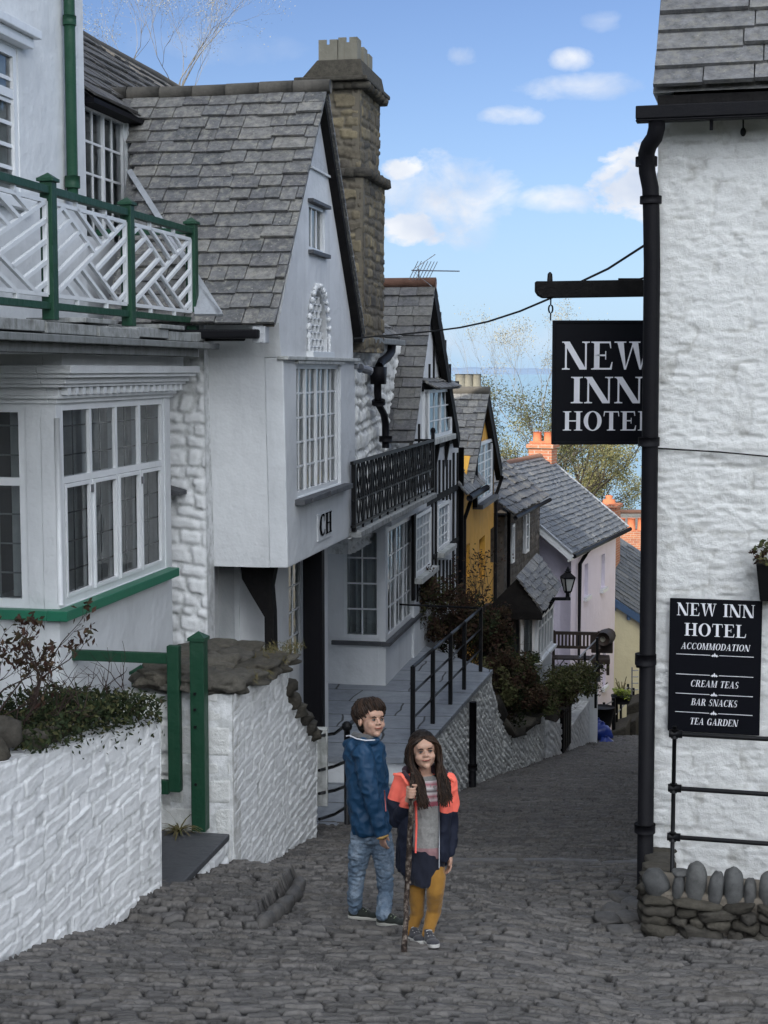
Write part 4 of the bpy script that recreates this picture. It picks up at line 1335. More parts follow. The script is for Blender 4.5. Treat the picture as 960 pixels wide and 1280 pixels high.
    for k in range(N):
        x0 = bBk + Lr * k / N; x1 = bBk + Lr * (k + 1) / N
        m.tube([L.pt(apx[0], x0 + .004, apx[1] + .03 + .008 * math.sin(k)), L.pt(apx[0], x1 + (.03 if k == N - 1 else 0), apx[1] + .03 + .008 * math.sin(k + .4))], .072, 10)
    m.build('ridge_tiles', M['ridge'], T, True)
    # dark verge under the far slope
    m = MB()
    for (p_, w_) in ((er, .10),):
        A_ = L.pt(p_[0] + .04, b + .02, p_[1] - .05); B_ = L.pt(apx[0] + .02, b + .02, apx[1] - .05)
        m.bar(A_, B_, .10, .13, up=(A_ - B_).cross(L.n).normalized())
    m.build('verge_board', M['blackwood'], T)
    m = MB(); A_ = L.pt(A0 + .02, b + .02, zA0 - .01); B_ = L.pt(apx[0], b + .02, apx[1] - .03); m.bar(A_, B_, .10, .02, up=(A_ - B_).cross(L.n).normalized()); m.build('near_verge_pointing', M['mortar'], T)
    # gutter at the near eave
    m = MB(); z = zA0 - .06
    m.box(L, A0 - .10, A0 + .02, bk0 - 1.3, b - .05, z - .06, z + .02); m.box(L, A0 + .02, A0 + .06, bk0 - 1.3, b - .2, z - .08, z + .0)
    m.build('gutter', M['black'], T, bev=.015)
    # stub wall under slates at the corner
    m = MB(); m.box(L, A0 - .02, A0 + .12, b - .12, b + .0, zA0 - .16, zA0 - .01); m.build('corbel', M['roughcast'], T, bev=.01)
    # white flashing boards running down the slope
    m = MB()
    def onroof(px, py):
        # intersect the ray with the near slope
        t, tz = ray(px, py); d = Vector((t, 1, tz)); k = (L.pt(A0, 0, zA0)).dot(Nn) / d.dot(Nn); return d * k
    for (s_, e_) in (((164, 220), (277, 399)),):
        p_, q_ = onroof(*s_), onroof(*e_); m.bar(p_ + Nn * .06, q_ + Nn * .06, .055, .04, up=Nn)
        m.build('flashing', M['lead'], T)
    m = MB(); m.prism([p_ + Nn * .05 for p_ in (onroof(241, 350), onroof(281, 400), onroof(246, 400))], Nn * .03); m.build('valley_board', M['lead'], T)
    # ---- below the jetty: porch
    ap = BL[0] + .95
    Cp = L.sub(ap, 0, 1)
    m = MB(); m.box(Cp, -6.5, -4.02, -.2, 0, -4.4, zbot - .004); m.build('porch_wall', M['ws_old'] if False else M['render_grey'], T)
    g = L.bz(268, 760, ap)[0]; g1_ = L.bz(300, 760, ap)[0]
    window(T, Cp, .0, g, g1_, -3.7, zbot - .05, 1, 1, .05, .02, .03, .02, None, name='porch_window')
    # street-facing glazed screen and dark posts
    s0_, s1_ = L.az(361, 760, -4.0)[0], L.az(378, 760, -4.0)[0]
    panel('screen_wall', 'render_grey', L, -4.0, [(ap + .004, -4.4), (BR[0] + .3, -4.4), (BR[0] + .3, zbot - .01), (ap + .004, zbot - .01)], .12, T, [(s0_, s1_, -3.15, -2.0)], .2)
    window(T, L, -4.02, s0_, s1_, -3.15, -2.0, 2, 4, .04, .016, .01, .15, [(0, 1)], name='porch_side_window')
    x0, x1 = L.az(379, 800, b - .12)[0], L.az(404, 800, b - .12)[0]
    z0 = L.az(390, 908, b - .12)[1]
    m = MB(); m.box(L, x1 - .14, x1, b - .31, b - .10, z0 - .6, zbot - .003); m.build('dark_post', M['black'], T, bev=.012)
    # curved black bracket, seen under the near corner
    cb0 = L.bz(300, 712, BL[0] + .45)[0]; cb1 = L.bz(345, 712, BL[0] + .45)[0]
    m = MB(); F2 = L.sub(BL[0] + .45, 0, 1)
    prof = [(cb0, zbot - .005), (cb1, zbot - .005), (cb1 - .05, zbot - .25), (cb1 - .03, zbot - .5), (cb1 - .02, zbot - 1.2), (cb1 - .12, zbot - 1.2), (cb1 - .12, zbot - .55), (cb0 + .12, zbot - .35), (cb0 + .02, zbot - .18)]
    m.prism([F2.pt(a, 0, z) for a, z in prof], F2.n * -.14); o = m.build('bracket', M['blackwood'], T); fixnorm(o)
    # security camera / lamp on the far corner
    m = MB(); a_, z_ = L.az(446, 458, b + .03); m.box(L, a_ - .0, a_ + .2, b - .02, b + .05, z_ - .03, z_ + .03); m.tube([L.pt(a_ + .1, b + .05, z_ - .02), L.pt(a_ + .22, b + .14, z_ - .05)], .045, 10); m.build('wall_lamp', M['metal'], T, bev=.01)
    return dict(BL=BL, BR=BR, zbot=zbot, b=b, ap=ap)
CH = ch_house()
def rib_tube(mb, pts, r, seg=10): mb.tube(pts, r, seg)

# ------------------------------------------------------------------ white rubble house with the tall stone chimney and iron balcony
def stone_house():
    b = -4.1
    T = thing('balcony_house', 'white rubble house with tall brown stone chimney and black iron balcony', 'house', L.pt(19, -5, -4.4))
    aL = L.az(446, 500, b)[0] - .4; aR = L.az(500, 500, b)[0] + .6
    zT = L.az(445, 422, b)[1]
    tz = -4.32
    w = rubble_wall('rubble_wall', M['ws_old'], L, b, [(aL, -2.35, zT), (aR, -2.35, zT)], .4, .02, .17, .24, .07, T, 8.2, edge=.05, warp=.8)
    # wall end facing up the street, hidden mostly
    # patch of lean-to roof at the chimney foot
    m = MB(); e0 = L.az(442, 418, b + .15)[0]; e1 = L.az(502, 418, b + .15)[0]
    ze = L.az(470, 421, b + .15)[1]
    O = L.pt(e0, b + .15, ze); V = (-L.n * 1 + Vector((0, 0, .8))).normalized(); N = (L.n * .8 + Vector((0, 0, 1))).normalized()
    slates(m, O, L.u, V, N, 4, .22, .25, .5, lambda v: 0, lambda v: (e1 - e0) - v * .3, .014, .008)
    m.quad(O, O + L.u * (e1 - e0), O + L.u * (e1 - e0 - .25) + V * .9, O + V * .9)
    m.build('lean_to_slates', M['slate_ch'], T)
    m = MB(); m.box(L, e0 - .02, e1 + .05, b + .1, b + .2, ze - .09, ze - .01); m.build('gutter', M['gutter_grey'], T, bev=.012)
    # chimney stack
    cb = -3.95
    c0 = L.az(450, 150, cb)[0]; c1 = L.az(475, 150, cb)[0]
    d0 = L.bz(400, 150, c0)[0]
    z0 = L.az(488, 415, cb)[1] - .3
    zB = L.az(460, 222, cb)[1]; zC = L.az(460, 111, cb)[1]
    def shaft(z_0, z_1, g, name, seed):
        objs = []
        # near face (up the street)
        Cn = L.sub(c0 - g, 0, 1)
        rubble_wall(name, M['chimney'], Cn, 0, [(d0 - g, z_0, z_1), (cb + g, z_0, z_1)], .1, .016, .13, .26, .045, T, seed, edge=.03, warp=.6)
        rubble_wall(name, M['chimney'], L, cb + g, [(c0 - g, z_0, z_1), (c1 + g, z_0, z_1)], .1, .016, .13, .28, .045, T, seed + 5, edge=.03, warp=.6)
        m = MB(); m.box(L, c0 - g + .03, c1 + g, d0 - g, cb + g - .04, z_0, z_1 - .01); m.build('chimney_core', M['darkstone'], T)
    shaft(z0, zB, .05, 'chimney_lower_stage', 2.0)
    shaft(zB + .002, zC, 0.0, 'chimney_upper_stage', 6.0)
    def band(z, h, g, mat='rough_stone', name='chimney_band'):
        m = MB(); n = 5
        for k in range(n):
            m.blob(L.pt(c0 - g + .06, d0 + (cb + g - d0) * (k + .5) / n, z + h / 2), .12, (cb + g - d0) / n * .56, h * .62, 8, 6, .2, p=.5, rot=None)
        n = 6
        for k in range(n):
            p_ = L.pt(c0 - g + (c1 + 2 * g - c0) * (k + .5) / n, cb + g - .06, z + h / 2)
            m.blob(p_, .13, (c1 - c0 + 2 * g) / n * .56, h * .62, 8, 6, .2, p=.5)
        m.box(L, c0 - g + .02, c1 + g - .02, d0 - g, cb + g - .03, z, z + h)
        return m.build(name, M[mat], T, True)
    band(zB - .05, .10, .09)
    band(zC - .08, .08, .06)
    # overhanging cap slabs
    m = MB(); m.box(L, c0 - .14, c1 + .10, d0 - .30, cb + .12, zC + .0, zC + .055); m.build('cap_slab', M['rough_stone'], T, bev=.015)
    m = MB(); zt = zC + .056
    c = [L.pt(c0 - .10, d0 - .20, zt), L.pt(c0 - .10, cb + .06, zt), L.pt(c1 + .06, cb + .06, zt), L.pt(c1 + .06, d0 - .20, zt)]
    t_ = [L.pt(c0 - .06, d0 - .02, zt + .21), L.pt(c0 - .06, cb + .02, zt + .21), L.pt(c1 + .02, cb + .02, zt + .21), L.pt(c1 + .02, d0 - .02, zt + .21)]
    m.hexa([c[0], c[3], c[2], c[1], t_[0], t_[3], t_[2], t_[1]]); m.build('cap_flaunching', M['rough_stone'], T, bev=.01)
    # slab built chimney pots
    zp = zt + .20
    cx = d0
    k = 0
    for (u0, u1, v0, v1, hh) in ((0.02, .26, -.04, .20, .27), (.02, .26, .21, .45, .29), (.38, .60, .24, .46, .24), (.70, .92, .24, .46, .22), (.38, .60, .0, .22, .24), (.70, .92, 0, .22, .22)):
        p = MB(); x0, x1 = c0 + u0, c0 + u1; y0, y1 = d0 + .02 + v0, d0 + .02 + v1 
        t = .03
        p.box(L, x0, x1, y0, y0 + t, zp, zp + hh); p.box(L, x0, x1, y1 - t, y1, zp, zp + hh); p.box(L, x0, x0 + t, y0 + t, y1 - t, zp, zp + hh - .06); p.box(L, x1 - t, x1, y0 + t, y1 - t, zp, zp + hh - .05)
        p.box(L, x0, x0 + t, y0 + t, y0 + t + .07, zp + hh - .062, zp + hh); p.box(L, x0, x0 + t, y1 - t - .07, y1 - t, zp + hh - .062, zp + hh)
        o = p.build('chimney_pot', M['potgrey'], T)
        s = MB(); s.box(L, x0 + t, x1 - t, y0 + t, y1 - t, zp + .02, zp + hh - .09); s.build('flue', M['flue_black'], o)  # solid black block fills the hollow of the pot
    # crooked black downpipe and hopper
    def D(px, py, bb=b + .14): a, z = L.az(px, py, bb); return L.pt(a, bb, z)
    m = MB(); m.tube([D(490, 428), D(489, 440), D(484, 447), D(477, 452), D(474, 458)], .06, 8)
    m.tube([D(472, 478), D(472, 492), D(473, 505), D(480, 518), D(482, 530), D(482, 560)], .05, 8)
    c = D(472, 468); a, z = L.az(472, 468, b + .14)
    m.prism([L.pt(a - .14, b + .06, z + .10), L.pt(a + .14, b + .06, z + .10), L.pt(a + .09, b + .06, z - .13), L.pt(a - .09, b + .06, z - .13)], L.n * .18)
    m.tube([D(473, 500), D(473.3, 506)], .09, 8); m.tube([D(482, 545), D(482, 552)], .09, 8)
    m.build('downpipe', M['black'], T, True)
    # ---------------- bay window on the terrace, with the iron balcony on top
    bb = -3.9
    tzb = tz
    x0 = L.az(482, 760, bb)[0]; x1 = L.az(517, 760, bb)[0]
    zs = L.az(482, 803, bb)[1]; zt = L.az(482, 662, bb)[1]; zc = zt + .28
    C = L.sub(x0, 0, 1)
    # the near face is canted: from (413..482)
    nb0 = -5.4
    s0, s1 = x0 + .12, x1 - .1
    panel('bay_wall', 'render_white', L, bb, [(x0, tzb - .3), (x1 + .5, tzb - .3), (x1 + .5, zc), (x0, zc)], .1, T, [(s0, s1, zs + .03, zt)], .12)
    cb0, cb1 = L.bz(430, 740, x0)[0], L.bz(475, 740, x0)[0]
    panel('bay_near_wall', 'render_white', C, 0, [(nb0 - .6, tzb - .3), (bb - .102, tzb - .3), (bb - .102, zc), (nb0 - .6, zc)], .1, T, [(cb0, cb1, zs + .05, zt)], .12)
    m = MB(); m.box(L, x0 + .11, x1 + .5, -5.6, -5.5, tzb - .3, zc); m.build('bay_back', M['render_white'], T)
    window(T, L, bb - .02, s0, s1, zs + .03, zt, 6, 4, .05, .018, .02, .4, [(0, .2), (.3, .42), (.7, .85)], sub=[.3333, .6667])
    window(T, C, -.02, cb0, cb1, zs + .05, zt, 2, 4, .045, .022, .02, .35, [(0, 1)])
    m = MB(); m.box(L, x0 - .05, x1 + .5, bb - .05, bb + .07, zs - .05, zs + .01); m.box(L, x0 - .05, x0 + .02, L.bz(415, 800, x0)[0], bb - .051, zs - .048, zs + .009); m.build('sill', M['sill_slate'], T, bev=.006)
    m = MB()
    cc = [(x0 - .02, zt + .02), (x0 - .10, zc)]
    m.box(L, x0 - .08, x1 + .6, bb - .1, bb + .10, zt + .05, zc + .001); m.box(L, x0 - .08, x0 + .05, nb0 - .4, bb - .101, zt + .05, zc); m.build('cornice', M['render_white'], T, bev=.01)
    # balcony floor
    bi = -3.55
    q0 = L.az(446, 655, bi)[0] - .15; q1 = L.az(541, 620, bi)[0]
    zf = (L.az(446, 655, bi)[1] + L.az(540, 622, bi)[1]) / 2
    m = MB(); N = 9
    for k in range(N):
        m.box(L, q0 + (q1 - q0) * k / N + .003, q0 + (q1 - q0) * (k + 1) / N - .003, -4.5, bi + .07 + random.uniform(-.01, .02), zf - .07, zf)
    m.build('balcony_slabs', M['coping'], T, bev=.008)
    m = MB(); m.box(L, q0, q1, -4.5, bi - .03, zc + .0, zf - .072); m.build('balcony_soffit', M['ws_old'] if False else M['render_grey'], T)
    # iron railing with crossing bars
    zr = (L.az(446, 577, bi)[1] + L.az(540, 551, bi)[1]) / 2
    m = MB(); m.bar(L.pt(q0 - .1, bi, zr), L.pt(q1, bi, zr), .04, .035); m.bar(L.pt(q0 - .1, bi, zf + .06), L.pt(q1, bi, zf + .06), .035, .025)
    zm = zf + (zr - zf) * .45; m.bar(L.pt(q0 - .1, bi, zm), L.pt(q1, bi, zm), .02, .02)
    Cq = q1
    m.bar(L.pt(q1, bi, zr), L.pt(q1, b, zr), .035, .035)
    m.build('hand_rail', M['iron'], T)
    n = 11
    for k in range(n + 1):
        a = q0 + (q1 - q0) * k / n
        p = MB(); h = .12 if k == n else .0
        p.bar(L.pt(a, bi, zf), L.pt(a, bi, zr + h), .05 if k in (0, n) else .022, .05 if k in (0, n) else .022, up=L.n)
        if k == n: p.blob(L.pt(a, bi, zr + .14), .04, .04, .05)
        p.build('railing_post', M['iron'], T)
    for k in range(n):
        a = q0 + (q1 - q0) * k / n; e = q0 + (q1 - q0) * (k + 1) / n; w = e - a
        p = MB()
        for (s, t) in ((0, .5), (.5, 0), (.5, 1), (1, .5), (.12, .88), (.88, .12)):
            p.bar(L.pt(a + w * s, bi + .012 * (s - .5), zf + .07), L.pt(a + w * t, bi + .012 * (s - .5), zr - .02), .016, .016, up=L.n)
        p.build('cross_bars', M['iron'], T)
    # wall end seen beyond the overhanging room, and the recessed wall on the terrace
    Cn = L.sub(aL + .3, 0, 1)
    # wall between door and bay
    return dict(x1=x1)
SH = stone_house()

def cable_and_aerial():
    pts = []
    A = P(805, 307, 10.9); B = L.pt(*[L.az(443, 424, -3.5)[0], -3.5, 0]); B.z = L.az(443, 424, -3.5)[1]
    px = [(805, 307), (760, 336), (722, 354), (690, 372), (650, 389), (610, 402), (575, 409.5), (540, 414), (500, 418), (470, 420.5), (443, 423)]
    for k, (x, y) in enumerate(px):
        t = (805 - x) / (805 - 443.0); pts.append(P(x, y, 10.9 + (B.y - 10.9) * t))
    m = MB(); m.tube(pts, .009, 6); tag(m.build('overhead_cable', M['cable']), 'black overhead cable sagging across the street from the inn to the gabled house', 'cable')
cable_and_aerial()

# ------------------------------------------------------------------ black and white timbered house
def timber_house():
    b = -3.86
    T = thing('timbered_house', 'black and white timbered house with steep slate gable and a small oriel', 'house', L.pt(25, -5, -5.5))
    def q(px, py, bb=b): return L.az(px, py, bb)
    bF = b + .16
    AP = q(545, 362, bF); EL = q(519, 554, bF); ER = q(575, 548, bF)
    zb = -7.5
    # body
    a0 = q(518, 640)[0]; a1 = q(574, 640)[0]
    panel('gable_wall', 'render_white', L, b, [(a0, zb), (a1, zb), (a1, ER[1]), AP, (a0, EL[1])], .25, T)
    m = MB(); m.box(L, a0 + .01, a1, -8, b - .26, zb, EL[1] - .2); m.build('house_body', M['render_white'], T)
    # timbers
    def timber(px, y0, y1, w=.085, name='timber'):
        a = q(px, (y0 + y1) / 2)[0]; z1 = q(px, y0)[1]; z0 = q(px, y1)[1]
        m = MB(); m.box(L, a - w / 2, a + w / 2, b - .02, b + .022, z0, z1); m.build(name, M['blackwood'], T)
    for px, y0, y1 in ((536, 455, 484), (541.5, 405, 480), (549.5, 390, 480), (556, 425, 482), (562, 455, 484), (529, 500, 556), (523, 530, 556)):
        timber(px, y0, y1)
    for px in (517, 539.5, 544, 566, 571): timber(px, 566, 750, .15)
    for px in (548.5, 553.5, 558, 562): timber(px, 575, 625, .11)
    for px in (548.5, 553.5, 558, 562): timber(px, 700, 752, .11)
    for px in (521, 527, 533): timber(px, 722, 752, .07)
    # rails
    def rail(y0, px0, px1, h=.13):
        a_0, z = q(px0, y0); a_1 = q(px1, y0)[0]; m = MB(); m.box(L, a_0, a_1, b - .02, b + .028, z - h / 2, z + h / 2); m.build('cross_beam', M['blackwood'], T)
    rail(484, 527, 572); rail(563, 516, 573, .16); rail(637, 517, 573, .10); rail(697, 540, 573, .07)
    # oriel
    bo = b + .12
    o0 = L.az(537.5, 520, bo)[0]; o1 = L.az(566, 520, bo)[0]; oz0 = L.az(540, 549, bo)[1]; oz1 = L.az(540, 487, bo)[1]
    for x in (o0, o1 - .05): m = MB(); m.box(L, x, x + .05, b, bo - .03, oz0, oz1); m.build('oriel_cheek', M['render_white'], T)
    window(T, L, bo - .03, o0, o1, oz0, oz1, 4, 3, .055, .02, .02, .2, [(0, 1)], sub=[.5], name='oriel_window')
    m = MB(); m.box(L, o0 - .06, o1 + .06, b, bo + .05, oz0 - .09, oz0 - .002); m.build('oriel_sill', M['old_trim'], T, bev=.01)
    for a in (o0 + .1, (o0 + o1) / 2, o1 - .1):
        m = MB(); m.prism([L.pt(a - .05, b, oz0 - .09), L.pt(a - .05, bo - .02, oz0 - .09), L.pt(a - .05, b + .02, oz0 - .55)], L.u * .10); m.build('oriel_bracket', M['blackwood'], T)
    O = L.pt(o0 - .15, bo + .12, oz1 + .0); V = (-L.n + Vector((0, 0, .62))).normalized(); N = (L.n * .62 + Vector((0, 0, 1))).normalized()
    m = MB(); slates(m, O, L.u, V, N, 3, .17, .2, .4, lambda v: 0, lambda v: o1 - o0 + .3, .012, .006); m.quad(O, O + L.u * (o1 - o0 + .3), O + L.u * (o1 - o0 + .3) + V * .55, O + V * .55)
    m.build('oriel_roof', M['slate_ch'], T)
    # lower windows
    for (xa, xb, y0, y1, c, r) in ((518, 537, 640, 722, 4, 5), (546, 560, 632, 690, 3, 4)):
        aa, ab = q(xa, (y0 + y1) / 2)[0], q(xb, (y0 + y1) / 2)[0]; z1 = q(xa, y0 + (4 if xa < 530 else 0))[1]; z0 = q(xa, y1)[1]
        W = window(T, L, b, aa, ab, z0, z1, c, r, .06, .025, .03, .03, None); 
        m = MB(); m.box(L, aa - .1, ab + .1, b, b + .14, z0 - .08, z0 - .003); m.build('sill', M['old_trim'], W)
    # roof: near slope and far slope
    bB = -7.6
    Lr = bF - bB
    for side in (0, 1):
        E = EL if side == 0 else ER
        ea = E[0] - .05 if side == 0 else E[0] + .05; ez = E[1] - (.0)
        V = L.pt(AP[0], 0, AP[1] + .06) - L.pt(ea, 0, ez); H = V.length; V.normalize(); N = Vector((0, 0, 1)) - V * V.z; N.normalize()
        m = MB(); rows = 15
        slates(m, L.pt(ea, bB, ez), L.n, V, N, rows, H / (rows + .2), .22, .42, lambda v: 0, lambda v: Lr, .014, .006)
        m.quad(L.pt(ea, bB, ez), L.pt(ea, bF - .02, ez), L.pt(AP[0], bF - .02, AP[1] + .04), L.pt(AP[0], bB, AP[1] + .04))
        m.build('near_roof_slope' if side == 0 else 'far_roof_slope', M['slate_dark'], T)
        m = MB(); A_ = L.pt(ea, bF - .06, ez - .08); B_ = L.pt(AP[0], bF - .06, AP[1] - .05)
        m.bar(A_, B_, .10 if side else .05, .22 if side else .03, up=(A_ - B_).cross(L.n).normalized()); m.build('barge_board', M['blackwood'] if side else M['mortar'], T)
    m = MB(); m.tube([L.pt(AP[0], bB, AP[1] + .1), L.pt(AP[0], bF, AP[1] + .1)], .085, 8); m.build('ridge_tiles', M['ridge_red'], T, True)
    # dark eaves bracket and gutter at the far end
    # downpipes
    a_, z_ = q(572, 600); m = MB(); m.tube([L.pt(a_ + .1, b + .05, ER[1] - .2), L.pt(a_ + .1, b + .05, zb)], .05, 8); m.build('downpipe', M['black'], T, True)
    return AP
tAP = timber_house()
def aerial():
    a = tAP[0] + .1; bb = -4.6
    z = tAP[1] + .1
    base = L.pt(*[a, -3.9, z])
    t = P(524, 351, base.y)
    m = MB(); p0 = P(523.5, 356, base.y); top = P(523.5, 336, base.y)
    m.tube([Vector((p0.x, p0.y, p0.z - .08)), top], .013, 6)
    boomA = P(515, 338, base.y - .5); boomB = P(574, 339, base.y + 1.0)
    m.tube([boomA, boomB], .011, 6)
    for k in range(7):
        f = .02 + .12 * k; c = boomA.lerp(boomB, f * .55 + .02)
        m.tube([c + Vector((-.07, 0, -.14)), c + Vector((.07, 0, .14))], .006, 5)
    m.tube([boomA + Vector((.35, 0, .24)), boomA + Vector((.0, 0, -.0)), boomA + Vector((.30, 0, -.24))], .007, 5)
    tag(m.build('tv_aerial', M['metal']), 'grey television aerial on the ridge of the timbered house', 'aerial')
aerial()

# ------------------------------------------------------------------ yellow house
def yellow_house():
    b = -3.87
    T = thing('yellow_house', 'deep yellow rendered house with steep slate gable', 'house', L.pt(28, -5, -7))
    def q(px, py, bb=b): return L.az(px, py, bb)
    bF = b + .15
    AP = q(612, 499, bF); EL = q(591, 600, bF); ER = q(627, 583, bF)
    a0 = q(575, 650)[0]; a1 = ER[0] - .1
    zb = -8.6
    ze = (EL[1] * 0 + ER[1])
    zlow = q(578, 598)[1]
    gl = EL[0]
    dw = (q(592, 585)[0], q(611, 585)[0], q(600, 625)[1], q(600, 552)[1])
    H = [(dw[0], dw[1], dw[2], dw[3])]
    wins = []
    for (xa, xb, y0, y1) in ((583, 587, 680, 722), (598.5, 606, 672, 725), (613, 617, 660, 705)):
        ym = (y0 + y1) / 2
        wins.append((q(xa, ym)[0], q(xb, ym)[0], q((xa + xb) / 2, y1)[1], q((xa + xb) / 2, y0)[1]))
    panel('front_wall', 'yellow', L, b, [(a0, zb), (a1, zb), (a1, ER[1]), AP, (gl, ER[1]), (gl, zlow), (a0, zlow)], .3, T, H + wins, .28)
    m = MB(); m.box(L, a0 + .01, a1 - .01, -8, b - .31, zb, zlow); m.build('house_body', M['yellow'], T)
    for (x0, x1, z0, z1) in wins: window(T, L, b - .12, x0, x1, z0, z1, 2, 4, .06, .025, .0, .1, None)
    W = window(T, L, b + .06, dw[0], dw[1], dw[2], dw[3], 4, 6, .06, .025, .02, .1, [(0, 1)], sub=[.5], name='gable_window')
    m = MB(); m.box(L, dw[0] - .1, dw[1] + .15, b, b + .2, dw[2] - .09, dw[2] - .003); m.build('sill', M['sill_slate'], W)
    for x in (dw[0] - .12, dw[1] + .003): m = MB(); m.box(L, x, x + .11, b, b + .09, dw[2] - .05, dw[3]); m.build('side_casing', M['black'], W)
    bB = -8.0; Lr = bF - bB
    for side in (0, 1):
        ea = (AP[0] - (ER[0] + .25 - AP[0])) if side == 0 else ER[0] + .25
        ez = ER[1] - .1
        V = L.pt(AP[0], 0, AP[1] + .12) - L.pt(ea, 0, ez); Hh = V.length; V.normalize(); N = Vector((0, 0, 1)) - V * V.z; N.normalize()
        m = MB(); rows = 13
        slates(m, L.pt(ea, bB, ez), L.n, V, N, rows, Hh / (rows + .2), .18, .36, lambda v: 0, lambda v: Lr, .014, .008)
        m.quad(L.pt(ea, bB, ez), L.pt(ea, bF - .02, ez), L.pt(AP[0], bF - .02, AP[1] + .1), L.pt(AP[0], bB, AP[1] + .1)); m.build('near_roof_slope' if side == 0 else 'far_roof_slope', M['slate_ch'] if side == 0 else M['slate_dark'], T)
        m = MB(); A_ = L.pt(ea, bF - .08, ez - .12); B_ = L.pt(AP[0], bF - .08, AP[1] - .02)
        m.bar(A_, B_, .12, .24 if side else .03, up=(A_ - B_).cross(L.n).normalized()); m.build('barge_board', M['blackwood'], T)
    m = MB(); m.tube([L.pt(AP[0], bB, AP[1] + .16), L.pt(AP[0], bF, AP[1] + .16)], .09, 8); m.build('ridge_tiles', M['ridge'], T, True)
    # low lean-to roof over the near part: falls to the street
    e0 = q(574, 600, b + .3); 
    z_ = P(592, 611, 28.3).z
    O = L.pt(a0 - .5, b + .18, z_); wdt = L.az(604, 605, b + .18)[0] - (a0 - .5)
    V = (-L.n + Vector((0, 0, 1.25))).normalized(); N = (L.n * 1.25 + Vector((0, 0, 1))).normalized()
    m = MB(); slates(m, O, L.u, V, N, 11, .2, .22, .4, lambda v: 0, lambda v: wdt, .014, .008); m.quad(O, O + L.u * wdt, O + L.u * wdt + V * 2.2, O + V * 2.2)
    m.build('lean_to_roof', M['slate_ch'], T)
    m = MB(); m.bar(O + L.u * wdt + N * .05, O + L.u * wdt + V * 2.2 + N * .05, .08, .08, up=N); m.build('verge', M['lead'], T)
    m = MB(); m.prism([O + L.u * (wdt - .1) - N * .02, O + L.u * (wdt - .1) + V * 2.2 - N * .02, O + L.u * (wdt - .1) - L.n * 1.4 - Vector((0, 0, .3)), O + L.u * (wdt - .1) - Vector((0, 0, .3)) - L.n * .2], -L.u * .15); m.build('cheek_wall', M['slate_dark'], T)
    m = MB(); m.tube([O + Vector((0, 0, -.05)) + L.n * .06, O + L.u * (wdt + .1) + Vector((0, 0, -.05)) + L.n * .06], .06, 8); m.build('gutter', M['black'], T, True)
    # downpipes at either end
    for aa, zz in ((a0 + .15, z_ - .1), (a1 - .1, ER[1] - .2)):
        m = MB(); m.tube([L.pt(aa + .1, b + .18, zz), L.pt(aa + .05, b + .12, zz - .2), L.pt(aa, b + .06, zz - .4), L.pt(aa, b + .06, zb)], .036, 8); m.build('downpipe', M['black'], T, True)
    # pots on the ridge behind
    for px, py, w_ in ((574, 470, .34), (583, 468, .30), (594, 470, .26)):
        p = P(px + 2, 478, 31.0); c = MB()
        c.tube([p + Vector((0, 0, -.25)), p + Vector((0, 0, .14)), p + Vector((0, 0, .17))], [w_ * .36, w_ * .34, w_ * .38], 10)
        c.build('chimney_pot', M['potgrey'], T, True)
    m = MB(); c = P(586, 484, 31.0); m.wbox(c.x - .30, c.x + .30, c.y - .2, c.y + .3, c.z - 1.0, c.z - .0); m.build('chimney_stack', M['darkstone'], T)
yellow_house()

